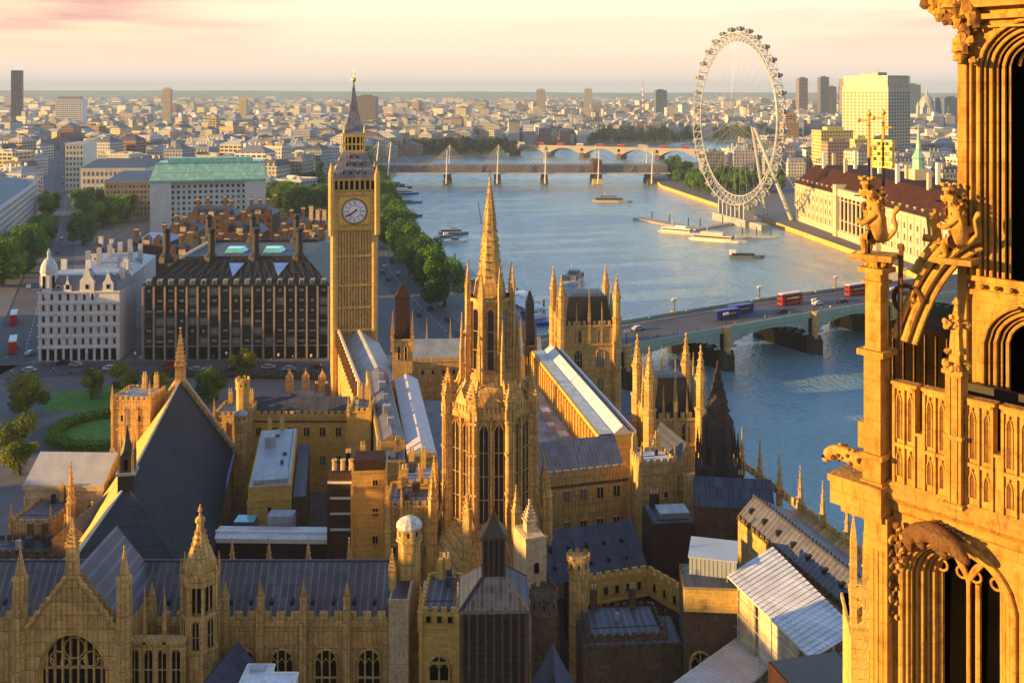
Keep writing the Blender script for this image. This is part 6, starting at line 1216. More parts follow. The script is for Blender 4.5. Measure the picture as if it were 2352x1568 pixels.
# ================================================================ county hall on the right bank
def county_hall():
    st = stone('county_portland', (.64, .58, .44), bw=2, bh=.8, dirt=.25, var=.08); rf = roofing('brown_tile_roof', (.055, .018, .010), 1.0, 1.5, .35, tile=1.0, rough=.85, spec=.05)
    A = Vector((Xx(1808, 745), 745 - 30)); A = Vector((G(1808, 505).x + 6, G(1808, 505).y)); B2 = Vector((G(1995, 575).x + 5, G(1995, 575).y)); d = B2 - A; L_ = d.length + 90; rz = math.atan2(d.y, d.x)
    t = thing('riverside_hall', 'long cream stone riverside building with brown tiled roof and columned centre', 'building', (A.x, A.y, 0), rz); h = 26
    mb = MB(); mb.box(0, L_, 0, 55, 0, h, st); mb.build('wall', t)
    n = 30; W = window_mesh(1.9, 3.0, 1, 1, 0, st, GLS, .3, .25); k = 0
    for j in range(3):
        for i in range(n): put('window', W, t, (L_ * (i + .5) / n, 0, 5 + 6.2 * j)); k += 1
    mb = MB()
    for i in range(n + 1): x = L_ * i / n; mb.box(x - .35, x + .35, -.5, 0, 4, h - 2, st)
    for zz in (4, 10.2, 22.5, h - 1): mb.box(-.5, L_, -.8, 0, zz, zz + .6, st)
    mb.build('pilaster', t)
    for j in range(3):
        for i in range(7): put('window', W, t, (0, 55 * (i + .5) / 7, 5 + 6.2 * j), -math.pi / 2)
    mb = MB(); x0, x1 = L_ * .36, L_ * .60; mb.box(x0, x1, -.5, 6, 4, h + 3, DARK); mb.box(x0 - 5, x0, -3, 8, 0, h + 6, st); mb.box(x1, x1 + 5, -3, 8, 0, h + 6, st); mb.box(x0, x1, -1.8, 6, h - 1, h + 3.5, st); mb.box(x0, x1, -1.8, 0, 0, 4, st)
    for i in range(9): x = x0 + (x1 - x0) * (i + .5) / 9; mb.lathe(x, -1.0, [(.75, 4), (.62, h - 1)], 8, st)
    mb.build('colonnade', t)
    mb = MB(); o_ = [(-.8, -.8, h), (L_, -.8, h), (L_, 56, h), (-.8, 56, h)]; i_ = [(10, 10, h + 13), (L_ - 10, 10, h + 13), (L_ - 10, 46, h + 13), (10, 46, h + 13)]
    for q in range(4): j = (q + 1) % 4; mb.poly([o_[q], o_[j], i_[j], i_[q]], rf)
    mb.poly(i_, rf); roof = mb.build('roof', t)
    for i in range(26): x = 3 + (L_ - 6) * i / 25; mb = MB(); mb.box(x - .9, x + .9, .8, 4, h + .5, h + 3.4, st); mb.box(x - .5, x + .5, .7, .8, h + 1, h + 2.8, DARK); mb.build('dormer', roof)
    for i in range(12): x = 8 + (L_ - 20) * i / 11; mb = MB(); y = 10 if i % 2 else 24; mb.box(x - 1.1, x + 1.1, y - .9, y + .9, h + 8, h + 21 + (i % 3) * 2, WHITE if i % 3 else st); mb.build('chimney', roof)
    mb = MB(); x = L_ * .48 + 18; mb.box(x - 4, x + 4, 24, 32, h + 8, h + 19, st); mb.lathe(x, 28, [(3.4, h + 19), (3.2, h + 25), (3.8, h + 25.5), (1.6, h + 29), (1.0, h + 36), (.15, h + 44)], 8, COPPER); mb.build('copper_fleche', t)
county_hall()
b = facade_block('green_spired_building', 'dark roofed building with turquoise spire beside the carved beasts', (Xx(2098, 640), 640), (Xx(2150, 640), 643), 22, 30, 5, 5, PORT, GLS, 'building', LEADB, 6); mb = MB(); z = lambda y: Zy(y, 640); x = Xx(2112, 640) - Xx(2098, 640); mb.box(x - 2.4, x + 2.4, 2, 6.8, 30, z(418), plain('pale_green_stone', (.55, .62, .42), .7)); mb.lathe(x, 4.4, [(2.9, z(418)), (2.8, z(395)), (3.2, z(393)), (1.6, z(385)), (1.1, z(365)), (.1, z(345))], 8, plain('turquoise_copper', (.14, .52, .42), .5, .12)); b.add('copper_spire', mb)
# ================================================================ wheel
def wheel():
    Y = 700; S_ = F / Y; c = Vector((Xx(1690, Y), Y, 0)); z0, z1 = Zy(484, Y), Zy(62, Y); zc = (z0 + z1) / 2; Rr = (z1 - z0) / 2 - 4.4
    t = thing('observation_wheel', 'giant white observation wheel with glass pods beside the river', 'ferris wheel', c, R(106))
    # wheel plane = local x-z
    pt = lambda a, r, y=0.: Vector((r * math.sin(a), y, zc + r * math.cos(a))); n = 64
    mb = MB()
    for i in range(n):
        a, e = 2 * math.pi * i / n, 2 * math.pi * (i + 1) / n; m_ = (a + e) / 2
        for y in (-3.2, 3.2): mb.tube(pt(a, Rr, y), pt(e, Rr, y), .34, STEEL, n=5)
        mb.tube(pt(a, Rr - 6.2), pt(e, Rr - 6.2), .38, STEEL, n=5)
        for y in (-3.2, 3.2): mb.tube(pt(a, Rr, y), pt(a, Rr - 6.2), .26, STEEL, n=4); mb.tube(pt(a, Rr - 6.2), pt(e, Rr, y), .22, STEEL, n=4)
        mb.tube(pt(a, Rr, -3.2), pt(a, Rr, 3.2), .26, STEEL, n=4); mb.tube(pt(a, Rr, -3.2), pt(e, Rr, 3.2), .18, STEEL, n=4)
    mb.build('rim', t)
    mb = MB()
    for i in range(n): a = 2 * math.pi * i / n; mb.tube(pt(a, Rr - 6.2), Vector((0, (-1) ** i * 5, zc)), .045, STEEL, n=3)
    mb.build('spokes', t).name = 'spoke_cables'
    mb = MB(); mb.tube((0, 7, zc), (0, -13, zc), 1.7, STEEL, n=12); mb.tube((0, -7.5, zc), (0, -6, zc), 3, STEEL, n=12); mb.tube((0, 6, zc), (0, 7.5, zc), 3, STEEL, n=12); mb.build('hub', t)
    pod = MB(); 
    prof = [(.1, -3.6), (1.0, -3.1), (1.6, -1.9), (1.8, 0), (1.6, 1.9), (1.0, 3.1), (.1, 3.6)]; pod.T = Matrix.Rotation(R(90), 4, 'X'); pod.lathe(0, 0, prof, 10, plain('pod_glass', (.26, .28, .30), .12, .15)); pod.T = None
    for y in (-1.3, 1.3): pod.lathe(0, 0, [(2.2, 0)], 3, WHITE, cap=False) if False else pod.tube((0, y - .2, 0), (0, y + .2, 0), 1.95, WHITE, n=12)
    o = pod.build('pod'); me = o.data; bpy.data.objects.remove(o)
    for i in range(32): a = 2 * math.pi * (i + .5) / 32; p = pt(a, Rr + 3.0); put('pod', me, t, p)
    for s, foot in enumerate(((-17, -34), (17, -34))):
        mb = MB(); mb.tube((foot[0], foot[1], 0), (0, -12, zc), 1.35, STEEL, 1.2, 8); mb.build('leg', t)
    for s in (-4, 4): mb = MB(); mb.tube((s * 2.2, -66, 0), (0, -12.5, zc), .28, STEEL, n=5); mb.build('stay_cable', t)
    mb = MB(); mb.box(-24, 24, -6, 6, -3, 2.2, GREYR); mb.box(-18, 18, -7, -5, 2, 3.6, STEEL); mb.box(-40, -24, -3, 3, -3, 1.0, GREYR)
    for x in range(-18, 19, 6): mb.box(x - .6, x + .6, -4, 4, 2.2, 8 + abs(x) * .25, STEEL)
    mb.build('boarding_platform', t)
wheel()
# ================================================================ bridges
def road_bridge():
    P0 = Vector((33, 309)); u = Vector((.866, .5)); nrm = Vector((-.5, .866)); S0, S1, wd = -28, 235, 26; t = thing('river_road_bridge', 'pale green arched road bridge carrying red buses over the river', 'bridge', (P0.x, P0.y, 0), math.atan2(.5, .866))
    dz = lambda s: 8.0 + 2.4 * (1 - ((s - 100) / 130) ** 2)
    piers = [3 + 41 * k for k in range(-1, 6)]; mb = MB(); N_ = 60
    for i in range(N_):
        a, b_ = S0 + (S1 - S0) * i / N_, S0 + (S1 - S0) * (i + 1) / N_; za, zb_ = dz(a), dz(b_)
        mb.poly([(a, 0, za), (b_, 0, zb_), (b_, wd, zb_), (a, wd, za)], ASPH if True else PAVE)
    mb.build('deck', t)
    for y0, y1 in ((.5, 4.2), (wd - 4.2, wd - .5)):
        mb = MB()
        for i in range(N_):
            a, b_ = S0 + (S1 - S0) * i / N_, S0 + (S1 - S0) * (i + 1) / N_; za, zb_ = dz(a), dz(b_)
            mb.poly([(a, y0, za + .15), (b_, y0, zb_ + .15), (b_, y1, zb_ + .15), (a, y1, za + .15)], PAVE); mb.poly([(a, y1, za), (b_, y1, zb_), (b_, y1, zb_ + .15), (a, y1, za + .15)], PAVE); mb.poly([(a, y0, za), (b_, y0, zb_), (b_, y0, zb_ + .15), (a, y0, za + .15)], PAVE)
        mb.build('pavement', t)
    for y, m in ((0, GREENP), (wd, GREENP)):
        mb = MB()
        for i in range(N_):
            a, b_ = S0 + (S1 - S0) * i / N_, S0 + (S1 - S0) * (i + 1) / N_; mb.prism([(a, y - .2), (b_, y - .2), (b_, y + .2), (a, y + .2)], dz(a) - .9, dz(a) + 1.15, m, bot=True)
        mb.build('parapet', t)
    for k, (pa, pb) in enumerate(zip(piers, piers[1:])):
        mb = MB(); n = 14; a, b_ = pa + 2.3, pb - 2.3; zs = 3.8
        for y in [wd * j / 7 for j in range(8)]:
            for i in range(n):
                f0, f1 = i / n, (i + 1) / n; x0, x1 = a + (b_ - a) * f0, a + (b_ - a) * f1; zz = lambda f, x: zs + (dz(x) - 1.9 - zs) * math.sqrt(max(0, 1 - (2 * f - 1) ** 2)); z0_, z1_ = zz(f0, x0), zz(f1, x1); yy = y + (.05 if y == 0 else 0)
                if y in (0, wd): mb.poly([(x0, yy, z0_), (x1, yy, z1_), (x1, yy, dz(x1) - .9), (x0, yy, dz(x0) - .9)], GREENP)
                mb.prism([(x0, yy - .25), (x1, yy - .25), (x1, yy + .25), (x0, yy + .25)], min(z0_, z1_), min(z0_, z1_) + .8, GREENP, bot=True)
        mb.poly([(a, 0.3, dz(a) - .95), (b_, 0.3, dz(b_) - .95), (b_, wd, dz(b_) - .95), (a, wd, dz(a) - .95)], DARKM); mb.build('arch', t)
    PM = stone('dark_pier_stone', (.09, .065, .05), dirt=.6)  # outer pier stone given a darker colour
    for p in piers:
        mb = MB(); mb.box(p - 2.3, p + 2.3, -1.6, wd + 1.6, -8, 3.2, PM); mb.prism([(p - 2.3, -1.6), (p, -4.6), (p + 2.3, -1.6)], -8, 2.4, PM); mb.prism(mb.ngon(p, -.9, 1.25, 8), 2.4, dz(p) + 1.3, STN); mb.prism(mb.ngon(p, wd + .9, 1.25, 8), 2.4, dz(p) + 1.3, STN); mb.box(p - 2.3, p + 2.3, 0.4, wd - .4, 3.22, dz(p) - 1.0, DARK); mb.box(p - 2.33, p + 2.33, .8, wd - .8, -3.2, 3.22, DARK); mb.build('pier', t)  # pier sides under the deck are coloured black to stand for shade
        for y in (-.4, wd + .4): mb = MB(); z_ = dz(p) + 1.3; mb.tube((p, y, z_), (p, y, z_ + 4.2), .14, DARKM); mb.tube((p - .9, y, z_ + 3.5), (p + .9, y, z_ + 3.5), .07, DARKM); [mb.lathe(p + x, y, [(.1, z_ + 3.6), (.32, z_ + 3.8), (.32, z_ + 4.3), (.05, z_ + 4.7)], 6, WHITE) for x in (-.9, 0, .9)]; mb.build('lamp_standard', t)
    return t, P0, u, nrm, dz
RB_T, P0, U_, N_V, DZ = road_bridge()
def bpt(s, y): p = P0 + U_ * s + N_V * y; return (p.x, p.y, DZ(s) + .02)
def rail_bridge():
    Y = 1000; x0, x1 = Xx(868, Y), Xx(1520, Y); zt, zb_ = Zy(380, Y), Zy(400, Y); t = thing('rail_footbridge', 'grey rail bridge with white mast pylons and cable-stayed footways', 'bridge', (x0, Y, 0)); w_ = x1 - x0
    brown = plain('brown_girder', (.17, .145, .16), .7, .2, .1)
    mb = MB(); mb.box(-30, w_ + 6, 0, 26, zb_, zt, brown); mb.build('girder', t)
    mb = MB(); mb.box(-20, w_ + 8, -7, -2, zb_ + .5, zb_ + 1.7, STEEL); mb.box(-20, w_ + 8, 28, 33, zt - 2, zt - .8, STEEL)
    for i in range(90): x = w_ * i / 90; mb.box(x - .1, x + .1, -7, -6.8, zb_ + 1.7, zb_ + 3, STEEL)
    mb.build('footway', t)
    for xp in (1026, 1142, 1251, 1372, 1494):
        x = Xx(xp, Y) - x0; mb = MB(); m = STD if xp != 1372 else BRK; mb.box(x - 3.4, x + 3.4, -4, 30, -6, 1, STD); mb.prism(mb.ngon(x, 2, 3.2, 12), -4, zb_, m if xp == 1372 else DARKM); mb.prism(mb.ngon(x, 24, 3.2, 12), -4, zb_, DARKM)
        if xp == 1372: mb.box(x - 4.5, x + 4.5, -5, 31, -6, zt + 5, BRK); mb.box(x - 5.2, x + 5.2, -6, 32, -6, 2.5, STL)
        mb.build('pier', t)
        for yy in (-8, 34):
            mb = MB(); dx = 0; top = Vector((x + 1, yy - 1, zt + 16 if yy < 0 else zt + 19)); mb.tube((x, yy, -2), top, .75, WHITE, .4, 6); mb.build('pylon', t)
            mb = MB()
            for k in range(-4, 5):
                if k: mb.tube(top, (x + k * 6, yy + (3 if yy < 0 else -3), zb_ + 2), .10, STEEL, n=3)
            mb.build('stay_cables', t).name = 'stay_cable'
    for xp in (868, 896):
        x = Xx(xp, Y) - x0; mb = MB(); top = Vector((x + 2, -8, zt + 24)); mb.tube((x - 2, -8, 0), top, .9, WHITE, .5); mb.build('pylon', t); mb = MB()
        for k in (-6, -4, -2, 2, 4, 6): mb.tube(top, (x + k * 5, -5, zb_ + 2), .16, STEEL, n=3)
        mb.build('stay_cable', t)
rail_bridge()
def far_bridge():
    Y = 1420; A = Vector((Xx(1175, Y) , 1450)); B2 = Vector((Xx(1600, 1330), 1330)); d = B2 - A; L_ = d.length; t = thing('white_arch_bridge', 'low pale stone road bridge of shallow arches beyond the rail bridge', 'bridge', (A.x, A.y, 0), math.atan2(d.y, d.x)); n = 5; z1 = 12.5; pink = plain('pale_bridge_stone', (.40, .35, .34), .8, .1, .1)
    mb = MB(); mb.box(-20, L_ + 30, 0, 24, z1 - 1.8, z1, pink, ASPH); mb.box(-20, L_ + 30, -.3, .1, z1 - 2, z1 + 1.1, pink); mb.build('deck', t)
    for k in range(n):
        a, b_ = L_ * k / n, L_ * (k + 1) / n; mb = MB()
        for y in (0.05, 12, 23.9):
            for i in range(12):
                f0, f1 = i / 12, (i + 1) / 12; zz = lambda f: 1 + (z1 - 3.2) * (1 - (2 * f - 1) ** 2); x0_, x1_ = a + 2 + (b_ - a - 4) * f0, a + 2 + (b_ - a - 4) * f1; mb.poly([(x0_, y, zz(f0)), (x1_, y, zz(f1)), (x1_, y, z1 - 1.8), (x0_, y, z1 - 1.8)], pink); 
        mb.build('arch', t); mb = MB(); mb.box(a - 3, a + 3, -1, 25, -6, 3.5, STD); mb.build('pier', t)
    for k in range(9): mb = MB(); x = L_ * (k + .3) / 9; c_ = (RED if k % 3 else WHITE); mb.box(x, x + 10, 3, 5.5, z1 + .4, z1 + 4.4, c_, WHITE); mb.box(x + .3, x + 9.7, 2.95, 3, z1 + 2.6, z1 + 3.6, BLACK); mb.box(x + .3, x + 9.7, 2.95, 3, z1 + 1.1, z1 + 2, BLACK); o = mb.build('distant_bus'); M = Matrix.Rotation(t.rotation_euler[2], 4, 'Z') @ Vector((0, 0, 0)); o.location = t.location; o.rotation_euler = t.rotation_euler; tag(o, '%s bus on the far pale bridge, %s from the left' % ('red' if c_ is RED else 'white', ORD[k] or 'first'), 'bus', 'buses on the far bridge')
far_bridge()
# ================================================================ city fill
def inpoly(x, y, P):
    c = False; n = len(P)
    for i in range(n):
        (x0, y0), (x1, y1) = P[i], P[i - 1]
        if (y0 > y) != (y1 > y) and x < (x1 - x0) * (y - y0) / (y1 - y0) + x0: c = not c
    return c
RIVER = LB + list(reversed(RB))
def dist_path(x, y, pts):
    m = 1e9
    for (x0, y0), (x1, y1) in zip(pts, pts[1:]):
        dx, dy = x1 - x0, y1 - y0; t_ = max(0, min(1, ((x - x0) * dx + (y - y0) * dy) / (dx * dx + dy * dy))); m = min(m, math.hypot(x - x0 - t_ * dx, y - y0 - t_ * dy))
    return m
LBP = LB; RBP = RB
KEEP = [(-95, 355, 75), (-160, 345, 28), (-185, 665, 62), (-150, 445, 72), (-120, 480, 55), (-235, 470, 45), (-325, 600, 45), (-350, 690, 45), (-325, 830, 62), (-270, 720, 60), (-390, 920, 38), (-920, 2010, 45), (-370, 385, 55), (-250, 660, 60), (-200, 560, 50)]
def blocked(x, y, r):
    if y < 400 and x < 100: return True
    if inpoly(x, y, RIVER): return True
    if dist_path(x, y, LBP) < r + (58 if y < 1300 else 45) or dist_path(x, y, RBP) < r + (50 if y > 700 else 90): return True
    if 440 < y < 800 and -250 < x < -60 and dist_path(x, y, LBP) < 120: return True
    for k, (p, w_) in ROADS.items():
        if dist_path(x, y, p) < r + w_ / 2 + (9 if k == 'whitehall_road' else 5): return True
    for kx, ky, kr in KEEP:
        if math.hypot(x - kx, y - ky) < kr + r * .7: return True
    if y < 830 and x > 120: return True
    if 180 < x < 330 and 600 < y < 1060: return True
    return False
PAL = [((.66, .62, .54), 'cream stone'), ((.52, .54, .58), 'grey stone'), ((.80, .80, .80), 'white'), ((.36, .20, .16), 'red brick'), ((.70, .60, .36), 'yellow stone'), ((.38, .43, .52), 'blue-grey'), ((.40, .34, .31), 'brown'), ((.68, .60, .60), 'pinkish stone')]
RFC = [(.14, .17, .24), (.24, .27, .33), (.38, .41, .46), (.10, .11, .14), (.20, .14, .13), (.34, .42, .52), (.55, .57, .60)]
def city_block(mb, w, d, h, style, q, wall, roof):
    fac = FACW if q.random() < .22 else FAC
    mb.tint = wall
    if style == 'flat':
        mb.box(-w / 2, w / 2, -d / 2, d / 2, 0, h, fac, ROOFT, toptint=roof); mb.tint = sc(wall, 1.05)
        for a in ((-w / 2 - .2, w / 2 + .2, -d / 2 - .2, -d / 2 + .3), (-w / 2 - .2, w / 2 + .2, d / 2 - .3, d / 2 + .2), (-w / 2 - .2, -w / 2 + .3, -d / 2 + .3, d / 2 - .3), (w / 2 - .3, w / 2 + .2, -d / 2 + .3, d / 2 - .3)): mb.box(*a, h - .6, h + 1, TINT)
        for k in range(q.randint(2, 5)): x, y = q.uniform(-.35, .35) * w, q.uniform(-.35, .35) * d; s = q.uniform(1.5, 5); mb.tint = q.choice([(.55, .55, .55), (.25, .26, .28), (.4, .42, .45), (.65, .65, .66)]); mb.box(x - s, x + s, y - s * .6, y + s * .6, h, h + q.uniform(1.5, 4), TINT)
    elif style == 'court':
        t_ = min(w, d) * .27
        for a in ((-w / 2, w / 2, -d / 2, -d / 2 + t_), (-w / 2, w / 2, d / 2 - t_, d / 2), (-w / 2, -w / 2 + t_, -d / 2 + t_, d / 2 - t_), (w / 2 - t_, w / 2, -d / 2 + t_, d / 2 - t_)):
            mb.tint = wall; mb.box(*a, 0, h, fac, ROOFT, toptint=roof); mb.tint = roof; ax = 'x' if a[1] - a[0] > a[3] - a[2] else 'y'; mb.gable(*a, h + .01, h + 4.5, ROOFT, ax, over=.3, hip=t_ * .4)
            for k in range(3): x, y = q.uniform(a[0] + 1, a[1] - 1), q.uniform(a[2] + 1, a[3] - 1); mb.tint = wall; mb.box(x - .8, x + .8, y - .6, y + .6, h, h + 6.5, TINT)
    elif style == 'mansard':
        mb.box(-w / 2, w / 2, -d / 2, d / 2, 0, h, fac); mb.tint = sc(wall, 1.1); mb.box(-w / 2 - .5, w / 2 + .5, -d / 2 - .5, -d / 2, h - .7, h + .2, TINT); mb.tint = roof
        mb.prism([(-w / 2, -d / 2), (w / 2, -d / 2), (w / 2, d / 2), (-w / 2, d / 2)], h + .01, h + 5, ROOFT, inset=.16)
        n = max(2, int(w / 4)); mb.tint = (.6, .6, .58)
        for k in range(n): x = -w / 2 + w * (k + .5) / n; mb.box(x * .96 - .7, x * .96 + .7, -d / 2 + .2, -d / 2 + 3, h + .6, h + 2.8, TINT)
        for k in range(q.randint(2, 4)): x, y = q.uniform(-.4, .4) * w, q.uniform(-.35, .35) * d; mb.tint = wall; mb.box(x - 1.2, x + 1.2, y - .6, y + .6, h + 2, h + 8, TINT)
    else:
        n = max(1, int(min(w, d) / 14)); mb.box(-w / 2, w / 2, -d / 2, d / 2, 0, h, fac, ROOFT, toptint=roof); mb.tint = roof
        for k in range(n): y0, y1 = -d / 2 + d * k / n, -d / 2 + d * (k + 1) / n; mb.gable(-w / 2, w / 2, y0 + .1, y1 - .1, h + .01, h + min(6, (y1 - y0) * .4), ROOFT, 'x', over=.1, hip=(y1 - y0) * .4)
        for k in range(q.randint(2, 5)): x, y = q.uniform(-.42, .42) * w, q.uniform(-.4, .4) * d; mb.tint = wall; mb.box(x - 1.1, x + 1.1, y - .6, y + .6, h, h + q.uniform(5, 8), TINT)
def sector(xp, yp):
    if xp < 130: return 'at the far left edge'
    if xp < 345: return 'left of the green-roofed ministry'
    if xp < 610: return 'above the green-roofed ministry'
    if xp < 740: return 'between ministry and clock tower'
    if xp < 900: return 'behind the clock tower spire'
    if xp < 1180: return 'above the suspension footbridge'
    if xp < 1590: return 'above the rail bridge'
    if xp < 1800: return 'seen through the wheel'
    if xp < 1960: return 'between wheel and big office tower'
    return 'right of the big office tower'
q = random.Random(11); cand = []
def rows_(y): return 30 + y * .018
y = 400.
while y < 9300:
    st = (29 if y < 1500 else max(24, 29 - (y - 1500) * .01) + max(0, y - 1900) * .013); x = -y * .56 - 40
    while x < y * .56 + 40:
        jx, jy = x + q.uniform(-.12, .12) * st, y + q.uniform(-.12, .12) * st
        w_, d_ = st * q.uniform(.6, .98), st * q.uniform(.6, .98)
        if not blocked(jx, jy, max(w_, d_) * .55) and q.random() < (.94 if y < 3000 else .8): cand.append((jx, jy, w_, d_))
        x += st * q.uniform(.95, 1.1)
    y += st
info = []
for (x, y, w_, d_) in cand:
    h = q.uniform(13, 28) + (q.uniform(3, 14) if q.random() < .2 else 0)
    if y > 2600: h = q.uniform(8, 28) + (q.random() < .08) * q.uniform(10, 30)
    if y < 620: h = q.uniform(14, 20)
    xp, yp = CX + F * x / y, HY + F * (CZ - h) / y
    info.append((x, y, w_, d_, h, xp, yp))
vis = [b for b in info if -60 < b[5] < 2260]
vis.sort(key=lambda b: b[1]); NT_ = 290
labels = {}
things_ = vis[:NT_]; rest = vis[NT_:]
recs = []
for (x, y, w_, d_, h, xp, yp) in things_:
    wall, cname = q.choice(PAL); roof = q.choice(RFC); style = q.choice(['flat', 'mansard', 'gabled', 'court' if min(w_, d_) > 26 else 'flat', 'gabled']); k = q.uniform(.85, 1.15)
    mb = MB(); city_block(mb, w_, d_, h, style, q, sc(wall, k), roof); o = mb.build('city_building'); o.location = (x, y, 0); o.rotation_euler = (0, 0, R(-14 if x < 0 else 8) + R(q.uniform(-6, 6)))
    rn = {'flat': 'flat-roofed', 'mansard': 'steep mansard-roofed', 'gabled': 'hipped-roof', 'court': 'courtyard'}[style]; far_ = 'near' if y < 750 else 'middle-distance' if y < 1200 else 'far'
    lb = '%s %s %s building %s' % (far_, cname, rn, sector(xp, yp)); recs.append((lb, xp, o))
by = {}
for lb, xp, o in recs: by.setdefault(lb, []).append((xp, o))
for lb, L2 in by.items():
    L2.sort(key=lambda e: e[0])
    for i, (xp, o) in enumerate(L2): tag(o, lb if len(L2) == 1 else lb + ', ' + (ORD[i] or 'first') + ' from the left', 'building', 'city buildings in the background')
mb = MB()
for (x, y, w_, d_, h, xp, yp) in rest:
    wall, _ = q.choice(PAL); roof = q.choice(RFC); mb.T = Matrix.Translation((x, y, 0)) @ Matrix.Rotation(R(-14 if x < 0 else 8) + R(q.uniform(-12, 12)), 4, 'Z'); mb.tint = sc(wall, q.uniform(.8, 1.25))
    if q.random() < .5: mb.box(-w_ / 2, w_ / 2, -d_ / 2, d_ / 2, 0, h, FAC, ROOFT, toptint=roof)
    else: mb.prism([(-w_ / 2, -d_ / 2), (w_ / 2, -d_ / 2), (w_ / 2, d_ / 2), (-w_ / 2, d_ / 2)], 0, h, FAC); mb.tint = roof; mb.gable(-w_ / 2, w_ / 2, -d_ / 2, d_ / 2, h, h + 5, ROOFT, q.choice('xy'), over=0, hip=3)
    if q.random() < .25: mb.tint = q.choice([(.6, .6, .6), (.3, .3, .32), wall]); s = w_ * .2; mb.box(-s, s, -s, s, h, h + q.uniform(4, 12), TINT)
o = mb.build('distant_city'); tag(o, 'mass of tiny distant city roofs fading to the horizon', 'city', None, 'stuff')
# far tree clumps scattered between buildings
for i in range(110):
    for _ in range(30):
        y = q.uniform(800, 4200); x = q.uniform(-.5, .45) * y
        if not blocked(x, y, 4) : break
    xp = CX + F * x / y; tree('far%d' % (i % 3), x, y, 'small round tree among the roofs %s, %s' % (sector(xp, 0), 'nearer the eye' if y < 1800 else 'far off'), q.uniform(1.2, 2.0), 'trees scattered among city roofs')
# unseen western blocks, placed and sized to shade the yard and lower fronts
for i, (x, y, w_, d_, h) in enumerate([(-287, 330, 134, 62, 34), (-300, 250, 110, 70, 34), (-215, 150, 60, 90, 30), (-195, 82, 60, 76, 52)]):
    A_ = (x - w_ / 2, y - d_ / 2); facade_block('unseen_shade_block', 'large stone block west of the yard, %s along' % (ORD[i] or 'first'), A_, (A_[0] + w_, A_[1]), d_, h, 5, 14, PORT, GLS, 'building', LEADB, 5, 'western terrace', left=False)
# ================================================================ boats, vehicles, people
def hull(mb, L_, B_, z0, z1, m, bow=.35):
    P = [(-L_ / 2, -B_ / 2), (L_ / 2 - L_ * bow, -B_ / 2), (L_ / 2 - L_ * bow * .35, -B_ * .3), (L_ / 2, 0), (L_ / 2 - L_ * bow * .35, B_ * .3), (L_ / 2 - L_ * bow, B_ / 2), (-L_ / 2, B_ / 2)]
    Q = [(p[0] * .94, p[1] * .85) for p in P]; n = len(P)
    for i in range(n): j = (i + 1) % n; mb.poly([(*Q[i], z0), (*Q[j], z0), (*P[j], z1), (*P[i], z1)], m)
    mb.poly([(*p, z1) for p in P], m)
def boat(x, y, L_, B_, label, hullm, cabm, kind='cruiser', rz=0., group='boats on the river'):
    g = G(x, y, -3); t = thing('river_boat', label, 'boat', (g.x, g.y, -3), rz, group); mb = MB(); hull(mb, L_, B_, -.3, 1.5, hullm); mb.build('hull', t)
    if kind in ('cruiser', 'catamaran'):
        mb = MB(); mb.box(-L_ * .42, L_ * .25, -B_ * .40, B_ * .40, 1.5, 3.8, cabm); mb.box(-L_ * .3, L_ * .1, -B_ * .33, B_ * .33, 3.85, 5.6, cabm) if kind == 'cruiser' else mb.box(-L_ * .1, L_ * .14, -B_ * .25, B_ * .25, 3.85, 5.3, cabm); mb.build('cabin', t)
        mb = MB()
        for s in (-1, 1): mb.box(-L_ * .41, L_ * .24, s * B_ * .405 - .03, s * B_ * .405 + .03, 2.3, 3.2, BLACK)
        mb.box(L_ * .25, L_ * .255, -B_ * .36, B_ * .36, 2.3, 3.2, BLACK); mb.build('windows', t).name = 'cabin_glazing'
        mb = MB(); mb.tube((-L_ * .2, 0, 5), (-L_ * .2, 0, 9), .15, WHITE); mb.build('mast', t)
    elif kind == 'barge':
        mb = MB(); mb.box(-L_ * .42, L_ * .2, -B_ * .36, B_ * .36, 1.5, 2.6, cabm); mb.box(-L_ * .46, -L_ * .3, -B_ * .3, B_ * .3, 1.6, 4.4, WHITE); mb.build('hatch', t)
    else:
        mb = MB(); mb.box(-L_ * .2, L_ * .1, -B_ * .3, B_ * .3, 1.5, 3, cabm); mb.build('wheelhouse', t)
    return t
GRY = plain('grey_hull', (.16, .17, .20), .5, .2, .5); PINKW = plain('cream_hull', (.66, .56, .48), .5, .1, .4)
